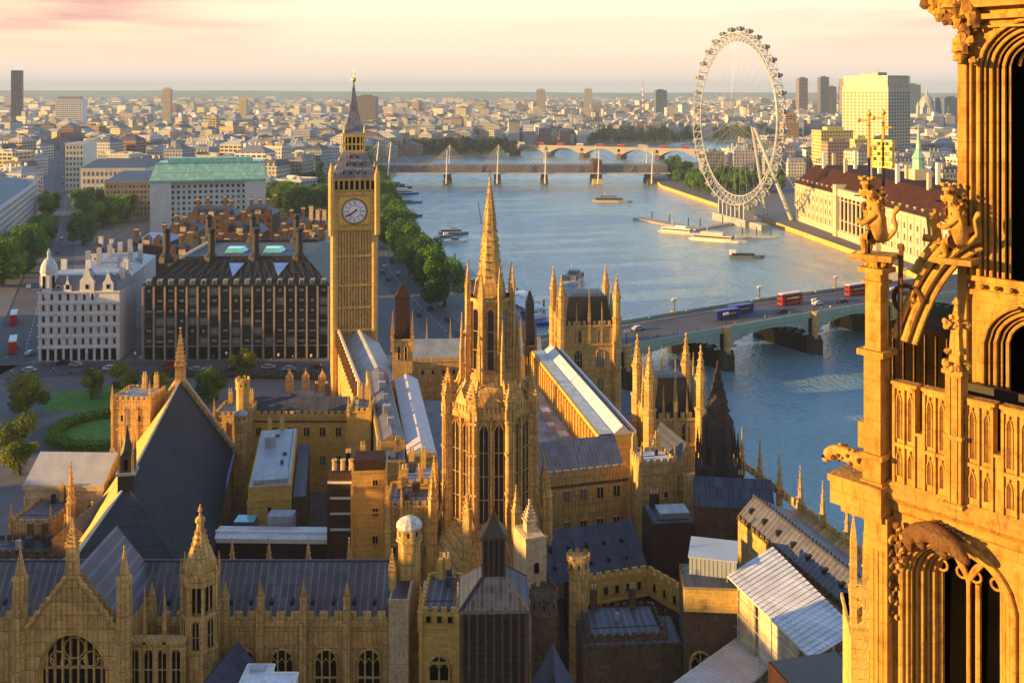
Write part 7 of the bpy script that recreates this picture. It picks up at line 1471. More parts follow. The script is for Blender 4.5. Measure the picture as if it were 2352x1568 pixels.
for x, y, L_, B_, lab, hm, cm, kd, rz in [
    (1407, 464, 34, 8, 'pale sightseeing boat below the brick bridge pier', PINKW, GRY, 'cruiser', -.15), (1563, 537, 30, 7, 'pinkish moored boat left of the long jetty end', PINKW, WHITE, 'catamaran', -.6), (1650, 554, 36, 9, 'big white river cruiser moored below the wheel', WHITE, PINKW, 'cruiser', -.5),
    (1715, 592, 20, 5, 'small dark boat in midstream right of the white cruiser', GRY, BLACK, 'barge', -.1), (1042, 538, 20, 8, 'rear boat of the moored pair in midstream', GRY, WHITE, 'catamaran', .1), (1048, 556, 15, 7, 'front boat of the moored pair in midstream', WHITE, GRY, 'launch', .2), (1026, 545, 10, 5, 'small launch left of the moored pair', GRY, WHITE, 'launch', .2),
    (948, 497, 15, 6, 'small red moored boat by the embankment trees', BLACK, RED, 'barge', .0), (930, 446, 26, 9, 'dark moored boat with white cabin nearest the rail bridge', BLUEP, WHITE, 'cruiser', .1), (930, 466, 30, 8, 'long dark moored boat by the embankment', GRY, GRY, 'barge', .05), (912, 432, 30, 8, 'dark moored ship close under the rail bridge', BLACK, GRY, 'cruiser', .1), (1318, 645, 20, 9, 'white boat rising behind the pinnacled tower', WHITE, GRY, 'catamaran', 1.2), (1195, 700, 30, 8, 'white passenger boat at the pier behind the central spire', WHITE, WHITE, 'cruiser', 2.0), (1225, 735, 22, 7, 'dark blue and white boat beside the pier', BLUEP, WHITE, 'launch', 2.0)]:
    boat(x, y, L_, B_, lab, hm, cm, kd, rz)
def pontoon(name, label, p, q, w_, roofm, canopy=False):
    a, b_ = G(*p, -3), G(*q, -3); d = b_ - a; t = thing(name, label, 'pier', (a.x, a.y, -3), math.atan2(d.y, d.x), 'river piers'); L_ = d.length; mb = MB(); mb.box(0, L_, -w_ / 2, w_ / 2, -.5, 1.2, roofm); mb.build('deck', t)
    if canopy:
        mb = MB(); mb.gable(0, L_, -w_ / 2 + .5, w_ / 2 - .5, 4.0, 5.2, canopy, 'x'); mb.build('canopy', t); mb = MB()
        for i in range(10): 
            for s in (-1, 1): mb.tube((L_ * (i + .5) / 10, s * (w_ / 2 - 1), 1.2), (L_ * (i + .5) / 10, s * (w_ / 2 - 1), 4), .12, DARKM, n=4)
        mb.build('post', t)
    else:
        mb = MB()
        for i in range(20):
            for s in (-1, 1): mb.tube((L_ * i / 19, s * w_ / 2, 1.2), (L_ * i / 19, s * w_ / 2, 2.3), .06, STEEL, n=4)
        mb.build('railing', t)
    for i in range(3): mb = MB(); x = L_ * (i + .5) / 3; mb.tube((x, w_ / 2 + .5, -4), (x, w_ / 2 + .5, 6.5), .35, DARKM); mb.build('pile', t)
pontoon('long_jetty', 'long narrow floating jetty stretching out below the wheel', (1465, 503), (1590, 527), 9, plain('jetty_deck', (.40, .33, .27), .8, .2, .2))
pontoon('long_jetty', 'curving access jetty joining the wheel platform to the quay', (1590, 530), (1740, 505), 5, plain('jetty_deck_pale', (.42, .38, .33), .8, .2, .2))
pontoon('mooring_boom', 'thin pale boom floating right of the white cruiser', (1690, 546), (1788, 546), 1.2, plain('boom', (.6, .58, .5), .6))
pontoon('covered_pier', 'covered landing pier with blue-grey canopy beside the embankment trees', (1010, 602), (1105, 662), 9, GREYR, plain('blue_canopy', (.20, .24, .34), .5, .15, .3))
pontoon('covered_pier', 'white-topped landing pier hidden behind the central spire', (1150, 690), (1240, 735), 9, WHITE, plain('pale_canopy', (.6, .64, .7), .5, .1, .3))
def bus_proto(col, roofc):
    mb = MB(); root = thing('double_decker_bus', 'bus', 'bus'); 
    P = [(-5.3, -1.25), (5.1, -1.25), (5.3, -1.0), (5.3, 1.0), (5.1, 1.25), (-5.3, 1.25)]; mb.prism(P, .35, 4.15, col, roofc, bot=True); mb.prism([(p[0] * .97, p[1] * .93) for p in P], 4.15, 4.35, roofc); mb.build('body', root)
    mb = MB(); 
    for s in (-1, 1):
        mb.box(-5.0, 4.8, s * 1.26 - .02, s * 1.26 + .02, 2.85, 3.65, BLACK); mb.box(-4.2, 4.0, s * 1.26 - .02, s * 1.26 + .02, 1.25, 2.15, BLACK); mb.box(-3.2, 2.6, s * 1.275 - .02, s * 1.275 + .02, 2.25, 2.75, GILT)
    mb.box(5.28, 5.33, -1, 1, 2.85, 3.7, BLACK); mb.box(5.28, 5.33, -1.0, 1.0, 1.1, 2.3, BLACK); mb.build('glazing', root)
    for x in (-3.4, 3.2):
        for s in (-1, 1): mb = MB(); mb.tube((x, s * 1.0, .5), (x, s * 1.28, .5), .5, BLACK, n=12); mb.build('wheel', root)
    return root
def on_bridge(root, xp, yoff, label, first, face=1, sc_=None):
    # solve s from the picture column
    s = 0
    for k in range(4000):
        s = -20 + k * .06; p = bpt(s, yoff)
        if CX + F * p[0] / p[1] >= xp: break
    p = bpt(s, yoff); rz = math.atan2(.5, .866) + (math.pi if face < 0 else 0)
    if first: root.location = p; root.rotation_euler = (0, 0, rz); root['label'] = label; KIDS[root.name] = [c for c in SC.objects if c.parent is root]; return root
    return dup(root, p, rz, label)
rb = bus_proto(RED, WHITE); rb['group'] = 'red double-decker buses'
on_bridge(rb, 1814, 17, 'red double-decker bus in the middle of the bridge', True, -1); on_bridge(rb, 1966, 17, 'red double-decker bus nearest the carved stone beast', False, -1)
def ground_bus(xp, yp, rz, lab): g = G(xp, yp); return dup(rb, (g.x, g.y, .02), rz, lab)
ground_bus(32, 742, 2.0, 'upper of two buses at the left edge beside the white corner building'); ground_bus(30, 805, 2.0, 'lower of two buses at the left edge beside the white corner building')
bb = thing('blue_van_group', 'blue', 'coach'); bpy.data.objects.remove(bb)
bl = bus_proto(BLUEP, BLUEP); bl.name = 'blue_coach'; bl['category'] = 'coach'; bl['group'] = 'blue coaches'; bl.scale = (1, 1, .75)
on_bridge(bl, 1668, 12, 'front blue coach left of the red buses on the bridge', True, -1); bl2 = on_bridge(bl, 1700, 15, 'rear blue coach closest to the middle red bus on the bridge', False, -1)
def car_proto(m, nm='parked_car'):
    root = thing(nm, 'car', 'car'); mb = MB()
    side = [(-2.1, .35), (2.1, .35), (2.15, .8), (1.3, .95), (.7, 1.42), (-1.0, 1.45), (-1.7, 1.0), (-2.15, .9)]
    L0 = [(x, -.88, z) for x, z in side]; L1 = [(x, .88, z) for x, z in side]; n = len(side)
    mb.poly(L0, m); mb.poly(L1[::-1], m)
    for i in range(n): j = (i + 1) % n; mb.poly([L0[j], L0[i], L1[i], L1[j]], m)
    mb.build('body', root); mb = MB()
    for s in (-1, 1): mb.poly([(x, s * .89, z) for x, z in [(1.1, .97), (.65, 1.36), (-.95, 1.38), (-1.5, 1.0)]][::s], BLACK)
    mb.poly([(1.29, -.75, .97), (1.29, .75, .97), (.73, .7, 1.39), (.73, -.7, 1.39)], BLACK); mb.build('glazing', root)
    for x in (-1.35, 1.35):
        for s in (-1, 1): mb = MB(); mb.tube((x, s * .7, .33), (x, s * .92, .33), .33, BLACK, n=10); mb.build('wheel', root)
    return root
CP = [(car_proto(m), c) for m, c in ((WHITE, 'white'), (BLACK, 'black'), (plain('silver_car', (.4, .42, .45), .3, .05), 'silver'), (plain('dark_red_car', (.25, .02, .02), .3, .05), 'dark red'))]
first_ = [True] * 4; cnt = {}
def car(x, y, z, rz, where, k):
    root, c = CP[k]; key = (c, where); cnt[key] = cnt.get(key, 0) + 1; lab = '%s car %s, %s of that colour' % (c, where, ORD[min(19, cnt[key] - 1)] or 'nearest')
    if first_[k]: first_[k] = False; root.location = (x, y, z); root.rotation_euler = (0, 0, rz); root['label'] = lab; root['group'] = 'cars'; KIDS[root.name] = [o for o in SC.objects if o.parent is root]
    else: dup(root, (x, y, z), rz, lab)
q = random.Random(9)
def along(pts, w_, n, where, s0=0, s1=1):
    P = [Vector(p) for p in pts]; seg = [(b - a).length for a, b in zip(P, P[1:])]; T_ = sum(seg)
    for i in range(n):
        d = T_ * (s0 + (s1 - s0) * (i + q.uniform(.1, .9)) / n); k = 0
        while d > seg[k] and k < len(seg) - 1: d -= seg[k]; k += 1
        a, b = P[k], P[k + 1]; u = (b - a).normalized(); s = q.choice((-1, 1)); p = a + u * d + Vector((-u.y, u.x)) * s * w_ * q.choice((.14, .30)); car(p.x, p.y, .03, math.atan2(u.y, u.x) + (math.pi if s > 0 else 0), where, q.choice((0, 1, 1, 2, 2, 3)))
along(ROADS['embankment_road'][0], 15, 40, 'on the riverside road', 0, .75); along(ROADS['whitehall_road'][0], 20, 20, 'on the long road', 0, .8); along([g2(40, 845), g2(330, 845), g2(745, 842)], 14, 12, 'on the road by the dark offices')
for s, y, k in ((78, 8, 1), (99, 11, 0), (110, 9, 1), (20, 16, 2)): p = bpt(s, y); car(p[0], p[1], p[2], math.atan2(.5, .866), 'on the bridge', k)
# people: one continuous skinned body, hair as its own mesh
def person_proto(col, seed):
    v = [(0, 0, .95), (0, 0, 1.2), (0, 0, 1.42), (0, 0, 1.53), (0, .02, 1.66), (.19, 0, 1.42), (.25, .03, 1.15), (.24, .12, .93), (-.19, 0, 1.42), (-.25, -.02, 1.15), (-.24, .08, .93), (.09, 0, .90), (.10, .06, .50), (.10, .10, .06), (.10, .24, .03), (-.09, 0, .90), (-.10, .02, .50), (-.10, -.12, .08), (-.10, .0, .03)]
    e = [(0, 1), (1, 2), (2, 3), (3, 4), (2, 5), (5, 6), (6, 7), (2, 8), (8, 9), (9, 10), (0, 11), (11, 12), (12, 13), (13, 14), (0, 15), (15, 16), (16, 17), (17, 18)]
    r = [.15, .15, .16, .055, .10, .06, .045, .035, .06, .045, .035, .09, .065, .045, .04, .09, .065, .045, .04]
    me = bpy.data.meshes.new('body'); me.from_pydata(v, e, []); o = bpy.data.objects.new('body', me); COL.objects.link(o); m = o.modifiers.new('s', 'SKIN'); o.modifiers.new('u', 'SUBSURF').levels = 1
    for i, rr in enumerate(r): me.skin_vertices[0].data[i].radius = (rr, rr)
    me.skin_vertices[0].data[0].use_root = True
    dg = bpy.context.evaluated_depsgraph_get(); dg.update(); m2 = bpy.data.meshes.new_from_object(o.evaluated_get(dg)); bpy.data.objects.remove(o)
    m2.materials.clear(); m2.materials.append(col); m2.materials.append(plain('skin_tone', (.45, .28, .2), .6, .05)); m2.materials.append(plain('dark_trousers', (.03, .035, .06), .8, .1))
    for p in m2.polygons: z = p.center.z; p.material_index = 1 if z > 1.5 else (2 if z < .9 and abs(p.center.x) < .2 else 0)
    root = thing('person', 'person', 'person'); b = bpy.data.objects.new('body', m2); COL.objects.link(b); b.parent = root; mb = MB(); mb.blob((0, 0, 1.71), .115, BARK, seed, k=.05); mb.build('hair', root); return root
PP = [(person_proto(plain(c + '_top', rgb, .8, .1), i), c) for i, (c, rgb) in enumerate((('white', (.7, .7, .7)), ('red', (.5, .05, .05)), ('dark', (.04, .04, .06)), ('blue', (.08, .15, .4))))]
fp = [True] * 4
for i in range(44):
    k = i % 4; root, c = PP[k]; xp = 30 + (i * 53) % 760 + q.uniform(-8, 8) ; yp = q.choice([q.uniform(826, 836), q.uniform(852, 862)]); g = G(xp, yp); lab = 'person in a %s top walking along the pavement by the square road' % c
    if xp < 90: lab = 'person in a %s top crossing the pavement at the left edge' % c
    if fp[k]: fp[k] = False; root.location = g; root['label'] = lab; root['group'] = 'pedestrians'; KIDS[root.name] = [o for o in SC.objects if o.parent is root]
    else: dup(root, g, q.uniform(0, 6.28), lab)
for i in range(34):
    k = i % 4; root, c = PP[k]; p = bpt(14 + i * 4.1 + q.uniform(-1.5, 1.5), q.choice((23.5, 24.3, 1.8, 2.6)) if i % 5 else 2.2); dup(root, (p[0], p[1], p[2] + .14), q.uniform(0, 6.28), 'person in a %s top walking on the river bridge pavement' % c)['group'] = 'people on the bridge'
# street lamps along the embankment and the square
def lamp():
    root = thing('street_lamp', 'lamp', 'street lamp'); mb = MB(); mb.lathe(0, 0, [(.25, 0), (.2, .8), (.09, 1), (.07, 6.5)], 8, DARKM); mb.build('post', root); mb = MB(); mb.lathe(0, 0, [(.1, 6.5), (.32, 6.7), (.36, 7.2), (.1, 7.5)], 8, plain('lamp_glass', (.7, .7, .65), .3)); mb.build('lantern', root); return root
lp = lamp(); pts = [g2(x, y) for x, y in ((120, 850), (200, 858), (310, 862), (520, 862), (640, 866), (715, 868))] + [(-50 - 1.05 * k, 480 + 9 * k * 1.6) for k in range(6)]
for i, (x, y) in enumerate(pts):
    lab = 'dark street lamp beside the square road, %s from the left' % (ORD[i] or 'first') if i < 6 else 'dark lamp standard on the river wall, %s from the palace' % (ORD[i - 6] or 'nearest')
    if i == 0: lp.location = (x, y, 0); lp['label'] = lab; lp['group'] = 'street lamps'; KIDS[lp.name] = [o for o in SC.objects if o.parent is lp]
    else: dup(lp, (x, y, 0), 0, lab)
# yard fence piers and low walls in front of the road
mb = MB(); a, b_ = Vector(g2(380, 866)), Vector(g2(745, 872)); mb.merlons(a, b_, 0, 2.6, .25, .35, .2, DARKM); mb.prism([tuple(a), tuple(b_), (b_.x, b_.y + .5), (a.x, a.y + .5)], 0, 1.0, STD); one('railing_fence', mb, 'dark railing along the yard in front of the office block', 'fence')
for i, xp in enumerate((665, 702, 740)): 
    x, y = g2(xp, 898); mb = MB(); mb.box(-1.0, 1.0, -1, 1, 0, 4.6, STN); mb.lathe(0, 0, [(1.2, 4.6), (.2, 6), (.05, 7)], 4, STN); one('stone_gate_pier', mb, 'stone gate pier in the yard at the clock tower foot, %s from the left' % ['first', 'second', 'third'][i], 'gate pier', (x, y, 0), 0, 'yard gate piers')
b = block('glazed_canopy', 'low terracotta and glass building left of the clock tower base', 272, 650, 745, 835, 8, BRD, LEADB, 0, battle=False, ztop=5)
# ================================================================ the near tower turret (foreground right)
FT = Vector((.66, -.75, 0)).normalized(); FD = Vector((-FT.y, FT.x, 0)); FA = Vector((7.68, 20, 0)); FRZ = math.atan2(FT.y, FT.x)
# local frame: x along the wall (toward the eye), y inward, z up
def arch_pts(cx, hw, zs, za, n=12, p=1.9):
    out = []
    for i in range(-n, n + 1): t_ = abs(i) / n; out.append((cx + hw * i / n, zs + (za - zs) * (1 - t_ ** p) ** .58))
    return out
def arched_wall(mb, x0, x1, z0, z1, y, cx, hw, zs, za, depth, m, zb=None):
    A = arch_pts(cx, hw, zs, za); zb = z0 if zb is None else zb
    mb.poly([(x0, y, z0), (cx - hw, y, z0), (cx - hw, y, zs), (cx - hw, y, z1), (x0, y, z1)], m); mb.poly([(cx + hw, y, z0), (x1, y, z0), (x1, y, z1), (cx + hw, y, z1), (cx + hw, y, zs)], m)
    for p, r in zip(A, A[1:]): mb.poly([(p[0], y, p[1]), (r[0], y, r[1]), (r[0], y, z1), (p[0], y, z1)], m); mb.poly([(p[0], y, p[1]), (p[0], y + depth, p[1]), (r[0], y + depth, r[1]), (r[0], y, r[1])], m)
    mb.poly([(cx - hw, y, zb), (cx - hw, y + depth, zb), (cx - hw, y + depth, zs), (cx - hw, y, zs)], m); mb.poly([(cx + hw, y, zb), (cx + hw, y, zs), (cx + hw, y + depth, zs), (cx + hw, y + depth, zb)], m)
    return A
def orders(mb, cx, hw, zs, za, zb, y0, n, step_in, step_d, r, m):
    for k in range(n):
        h = hw - step_in * k; A = arch_pts(cx, h, zs, za - step_in * k); yy = y0 + step_d * k
        pts = [(A[0][0], yy, zb)] + [(p[0], yy, p[1]) for p in A] + [(A[-1][0], yy, zb)]; mb.path(pts, r * (1.25 if k % 2 == 0 else .8), m, 8)
BLACKM = plain('gallery_shade_black', (.012, .008, .006), .9, .5, spec=.05); VOID = plain('belfry_void', (.004, .003, .003), 1, .3, spec=0)
FTHING = thing('near_tower_turret', 'golden carved stone turret of the near tower filling the right edge', 'tower turret', (FA.x, FA.y, 0), FRZ)
def FO(n, mb, smooth=False, par=None): return mb.build(n, par or FTHING, smooth)
fz = lambda y, Y=20.: Zy(y, Y)
# lower stage wall with traceried arch
cxw, hww, zs_, za_ = 1.27, 1.02, fz(1345, 19.2), fz(1243, 19.2)
mb = MB(); arched_wall(mb, 0, 2.9, 70, 81.0, 0, cxw, hww, zs_, za_, .55, STF); mb.box(2.9, 5.0, -.25, 3, 70, 81, STF); FO('lower_wall', mb)
mb = MB(); orders(mb, cxw, hww + .06, zs_, za_ + .08, 70, -.03, 2, .09, .06, .05, STF); orders(mb, cxw, hww - .07, zs_, za_ - .05, 70, .10, 6, .07, .10, .036, STF); 
FO('arch_moulding', mb, True)
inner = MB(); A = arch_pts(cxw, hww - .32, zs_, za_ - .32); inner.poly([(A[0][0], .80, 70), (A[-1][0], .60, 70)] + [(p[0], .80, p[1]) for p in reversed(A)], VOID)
# flat near-black sheet painted as the darkness inside the arch
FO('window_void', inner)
mb = MB(); h2 = (hww - .36); mb.path([(cxw, .55, 70), (cxw, .55, zs_ + .05)], .045, STF, 8); mb.path([(cxw + .14, .66, 70), (cxw + .14, .66, zs_ - .05)], .06, STF, 8); mb.path([(cxw - h2 + .06, .66, 70), (cxw - h2 + .06, .66, zs_ - .05)], .07, STF, 8)
for s in (-1, 1):
    sub = arch_pts(cxw + s * h2 / 2, h2 / 2, zs_ - .08, zs_ + .42); mb.path([(p[0], .55, p[1]) for p in sub], .045, STF, 8); mb.path([(cxw + s * h2, .55, 70), (cxw + s * h2, .55, zs_)], .05, STF, 8)
    for e in (-1, 1): c_ = (cxw + s * h2 / 2 + e * .20, zs_ + .12); mb.path([(c_[0] + .11 * math.cos(a * math.pi / 5), .56, c_[1] + .11 * math.sin(a * math.pi / 5)) for a in range(11)], .026, STF, 6)
mb.path([(cxw, .55, zs_), (cxw - .28, .55, zs_ + .42), (cxw - .05, .55, za_ - .36)], .04, STF, 8); mb.path([(cxw, .55, zs_), (cxw + .28, .55, zs_ + .42), (cxw + .05, .55, za_ - .36)], .04, STF, 8)
for a0 in (0,): mb.path([(cxw + .15 * math.cos(a * math.pi / 6), .56, zs_ + .62 + .15 * math.sin(a * math.pi / 6)) for a in range(13)], .03, STF, 6)
FO('tracery', mb, True)
# cornice under the parapet
mb = MB(); zc0 = 81.0; prof = [(0, zc0 - .42), (-.06, zc0 - .36), (-.08, zc0 - .2), (-.22, zc0 - .06), (-.25, zc0 + .03), (-.10, zc0 + .14), (-.02, zc0 + .2)]
for (ya, zaa), (yb, zbb) in zip(prof, prof[1:]): mb.poly([(-.1, ya, zaa), (3.2, ya, zaa), (3.2, yb, zbb), (-.1, yb, zbb)], STF)
mb.poly([(-.1, -.02, zc0 + .2), (3.2, -.02, zc0 + .2), (3.2, .5, zc0 + .2), (-.1, .5, zc0 + .2)], STF); mb.box(0, 5, .05, 4, 80.9, 81.02, STFD); FO('cornice', mb)
# parapet merlons; slots are dark panels painted as recess shade
def merlon(x0, x1, zb, zt, zm):
    mb = MB(); w_ = x1 - x0; t_ = .16
    mb.box(x0, x1, 0, t_, zb, zt, STF); mb.box(x0 - .03, x1 + .03, -.05, t_ + .05, zt, zt + .06, STF)
    mb.box(x0, x0 + .05, -.045, 0, zb, zt, STF); mb.box(x1 - .05, x1, -.045, 0, zb, zt, STF); mb.box(x0, x1, -.045, 0, zt - .07, zt, STF); mb.box(x0, x1, -.04, 0, zm - .03, zm + .04, STF)
    n = max(1, int(w_ / .19)); cw_ = w_ / n
    for i in range(n):
        c = x0 + cw_ * (i + .5); 
        for (za, zb2, hw_) in ((zm + .12, zt - .30, cw_ * .2), (zb + .18, zm - .26, cw_ * .2)):
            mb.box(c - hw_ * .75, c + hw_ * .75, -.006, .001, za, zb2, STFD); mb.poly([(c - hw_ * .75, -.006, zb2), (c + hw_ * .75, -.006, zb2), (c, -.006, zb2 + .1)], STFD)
            mb.path([(c - hw_, -.012, za), (c - hw_, -.012, zb2), (c - hw_ * .55, -.012, zb2 + .09), (c, -.012, zb2 + .14), (c + hw_ * .55, -.012, zb2 + .09), (c + hw_, -.012, zb2), (c + hw_, -.012, za)], .017, STF, 5)
            mb.blob((c, -.02, zb2 + .17), .028, STF, i, 0)
        if i: mb.box(x0 + cw_ * i - .018, x0 + cw_ * i + .018, -.05, 0, zb, zt, STF)
    return FO('merlon', mb)
def sx(x, d=0.):   # local x of a picture column on the plane y=d
    r = (x - CX) / F; O = FA + FD * d; return (r * O.y - O.x) / (FT.x - r * FT.y)
zt = 83.15
for xa, xb in ((2052, 2104), (2121, 2178), (2217, 2283), (2301, 2372)): merlon(max(0, sx(xa)), sx(xb), 81.15, zt, 81.95)
for xa, xb in ((2104, 2121), (2283, 2301)): mb = MB(); mb.box(sx(xa), sx(xb), 0, .16, 81.15, 82.22, STF); mb.box(sx(xa), sx(xb), -.04, .2, 82.22, 82.28, STF); FO('embrasure', mb)
mb = MB(); mb.box(sx(2372), sx(2372) + 1.2, 0, .16, 81.15, zt, STF); FO('merlon', mb)
# pinnacle post in the middle of the parapet, with crockets
def fpin(x, y, w_, z0, z1, ztip, nm, ck=True, rows=5):
    mb = MB(); h = w_ / 2; mb.box(x - h, x + h, y - h, y + h, z0, z1, STF)
    for zz, e in ((z0, .04), (z0 + (z1 - z0) * .5, .03), (z1 - .05, .05)): mb.box(x - h - e, x + h + e, y - h - e, y + h + e, zz, zz + .08, STF)
    for s in (-1, 1): mb.box(x + s * h * .45 - .02, x + s * h * .45 + .02, y - h - .02, y - h, z0 + .1, z1 - .12, STF)
    a = z1 + .03; pr = [(h * 1.25, a), (h * 1.0, a + .06), (h * .85, a + (ztip - a) * .4), (h * .5, a + (ztip - a) * .8), (h * .25, ztip - .1), (h * .6, ztip - .05), (.02, ztip + .06)]; mb.lathe(x, y, pr, 4, STF)
    if ck:
        for k in range(rows):
            t_ = (k + .5) / rows; r = h * 1.15 * (1 - t_ * .8) + .02; z_ = a + (ztip - a) * t_
            for c in range(4): an = math.pi / 4 * (2 * c + 1); mb.blob((x + r * math.cos(an), y + r * math.sin(an), z_), .07 * (1 - .3 * t_), STF, k * 4 + c, 0, .35)
    for c in range(8): an = math.pi / 4 * c; mb.blob((x + h * 1.2 * math.cos(an), y + h * 1.2 * math.sin(an), a + .02), .075, STF, c, 0, .35)
    return FO(nm, mb)
xc_ = (sx(2180) + sx(2216)) / 2; fpin(xc_, -.02, .30, 81.1, fz(850, 19), fz(690, 19), 'pinnacle', True, 2)
mb = MB(); 
for k, y_ in enumerate((838, 745)):
    for c in range(6): an = c * 1.05; mb.blob((xc_ + .2 * math.cos(an), -.02 + .2 * math.sin(an), fz(y_, 19)), .08, STF, k * 7 + c, 1, .25)
FO('crocket_ring', mb)
# corner pier
px0, px1 = -.50, -.13
mb = MB(); ptop = fz(612); mb.box(px0 - .02, px1, -.26, .13, fz(1185), fz(1050), STF); mb.box(-.36, .02, -.28, .14, 70, fz(1183), STF); mb.box(-.52, -.30, -.2, .1, fz(1330), fz(1183), STF); mb.box(px0, px1 - .01, -.25, .12, fz(1050), fz(800), STF); mb.box(px0 + .02, px1 - .02, -.23, .10, fz(800), ptop, STF)
for y_, e, h in ((1050, .06, .10), (812, .10, .12), (650, .03, .06), (622, .08, .10), (1112, .05, .08)): mb.box(px0 - e, px1 + e, -.26 - e, .13 + e, fz(y_) - h / 2, fz(y_) + h / 2, STF)
for c in range(10): an = 2 * math.pi * c / 10; mb.blob(((px0 + px1) / 2 + .24 * math.cos(an), -.07 + .24 * math.sin(an), ptop + .05), .07, STF, c, 0, .35)
mb.box(px0 + .04, px1 - .04, -.34, .16, ptop, ptop + .12, STF); FO('corner_pier', mb)
mb = MB()    # panel ribs on the pier faces
for s in (.12, .26, .40): mb.box(-.36 + s * .7 - .012, -.36 + s * .7 + .012, -.295, -.28, 74, fz(1260), STF)
FO('pier_panel', mb)
mb = MB(); g0 = fz(1180); mb.box(-1.16, -.04, -.42, .25, g0, fz(1128), STF); mb.box(-1.20, -.02, -.46, .29, fz(1128), fz(1112), STF); mb.box(-.95, -.06, -.36, .2, fz(1195), g0, STF); mb.box(-.66, -.5, -.2, .1, fz(1040), fz(980), STF); FO('corbel_block', mb)
# crockets down the pier's right edge
mb = MB()
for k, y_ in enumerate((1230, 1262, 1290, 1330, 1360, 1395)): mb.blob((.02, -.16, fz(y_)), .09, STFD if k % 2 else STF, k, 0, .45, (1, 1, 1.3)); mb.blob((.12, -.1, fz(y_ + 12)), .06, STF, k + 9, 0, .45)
FO('leaf_crockets', mb).name = 'leaf_crocket'
# core of the turret
cs = sx(2212, 1.3); ce = 3.6; cxa, hwa = cs + 1.34, .98
mb = MB(); A1 = arched_wall(mb, cs, ce + .6, fz(655, 19.5), 91.9, 1.3, cxa, hwa, fz(150, 19.3), fz(45, 19), .7, STF, zb=fz(655, 19.5)); mb.poly([(cs, 1.3, 70), (cs, 4, 70), (cs, 4, 96), (cs, 1.3, 96)][::-1], STF); FO('core_wall', mb)
mb = MB(); orders(mb, cxa, hwa + .03, fz(150, 19.3), fz(40, 19), fz(650, 19.5), 1.27, 6, .085, .09, .038, STF); FO('core_arch_moulding', mb, True)
mb = MB(); mb.poly([(cs, 2.0, 80), (ce + .6, 2.0, 80), (ce + .6, 2.0, 92), (cs, 2.0, 92)][::-1], VOID); FO('core_void', mb)  # flat black sheet painted as the darkness inside the opening
mb = MB(); A = arch_pts(cxa, hwa - .5, fz(150, 19.3), fz(95, 19)); mb.path([(p[0], 1.9, p[1]) for p in A], .04, STF, 8)
for s in (-1, 1): mb.blob((cxa + s * .2, 1.9, fz(150, 19.3)), .1, STF, 3, 0, .1)
mb.path([(cxa, 1.92, 84), (cxa, 1.92, fz(150, 19.3))], .05, STFD, 8); FO('core_tracery', mb)
z1_, z0_ = fz(655, 19.5), fz(905, 19.4)
mb = MB(); cxb, hwb = cs + 1.38, .95; arched_wall(mb, cs, ce + .6, 79, z1_, 1.3, cxb, hwb, fz(800, 19.4), fz(700, 19.2), .7, STF); mb.box(cs - .05, ce + .6, 1.22, 1.3, z1_ - .28, z1_ - .18, STF); mb.box(cs - .07, ce + .6, 1.2, 1.32, z1_, z1_ + .10, STF)
for k in range(9): mb.blob((cs + .15 + .28 * k, 1.22, z1_ - .10), .055, STFD, k, 0, .3)
FO('core_lower_wall', mb)
mb = MB(); orders(mb, cxb, hwb + .02, fz(800, 19.4), fz(703, 19.2), 79, 1.27, 5, .085, .09, .04, STF); FO('core_lower_moulding', mb, True)
mb = MB(); mb.box(sx(2222, 1.15), ce, .95, 1.1, 80.9, fz(890, 19.5), DARKM); mb.build('dark_screen', FTHING)
mb = MB(); mb.box(cs - .06, cs + .12, 1.18, 1.36, 80, 91.2, STF); mb.box(cs + .17, cs + .21, 1.2, 1.32, z1_ + .1, 91.0, STF); FO('core_corner_shaft', mb)
# gallery wall behind the parapet, its shade painted as near-black colour
mb = MB(); mb.box(-1.0, cs - .05, 1.7, 2.6, 78, fz(760, 21), BLACKM)
for k in range(7): x = -.9 + k * .24; mb.box(x, x + .025, 1.66, 1.7, 78, fz(775, 21), STFD)
FO('shaded_gallery_wall', mb)
mb = MB(); mb.box(cs + .02, ce + .6, 2.08, 5.2, 78, 96, STF); mb.box(cs + .02, ce + .6, 1.35, 2.08, 92, 96, STF); FO('core_body', mb); mb = MB(); mb.box(0.02, 5.0, .9, 5.2, 60, 80.85, STF); FO('lower_body', mb)
# top cornice and corbel head
mb = MB(); mb.box(cs - .1, ce + .6, 1.12, 1.3, fz(40, 19.3), fz(28, 19.3), STF); mb.box(cs - .18, ce + .6, 1.0, 1.3, fz(12, 19.3), 96, STF); mb.box(cs - .05, ce + .6, 1.2, 1.3, fz(60, 19.3), fz(55, 19.3), STF); FO('top_cornice', mb)
mb = MB(); qq = random.Random(4)
def P2(x, y, d=1.1): s = sx(x, d); Yw = (FA + FT * s + FD * d).y; return (s, d, Zy(y, Yw))
for i, (x, y, r) in enumerate([(2130, 8, .13), (2148, 6, .15), (2165, 14, .17), (2185, 10, .19), (2205, 20, .2), (2222, 12, .2), (2235, 40, .16), (2160, 38, .12), (2180, 42, .14), (2200, 48, .15), (2150, 30, .10), (2140, 16, .09), (2222, 68, .15), (2212, 90, .14), (2205, 112, .14), (2203, 134, .11), (2218, 120, .12), (2196, 96, .08), (2230, 95, .10), (2236, 140, .09), (2245, 60, .10)]):
    mb.blob(P2(x, y), r, STF if i % 4 else STFD, i, 1, .4)
mb.path([P2(2135, 22), P2(2165, 44), P2(2200, 40), P2(2215, 75), P2(2208, 130)], .06, STF, 6); FO('foliate_corbel', mb, True)
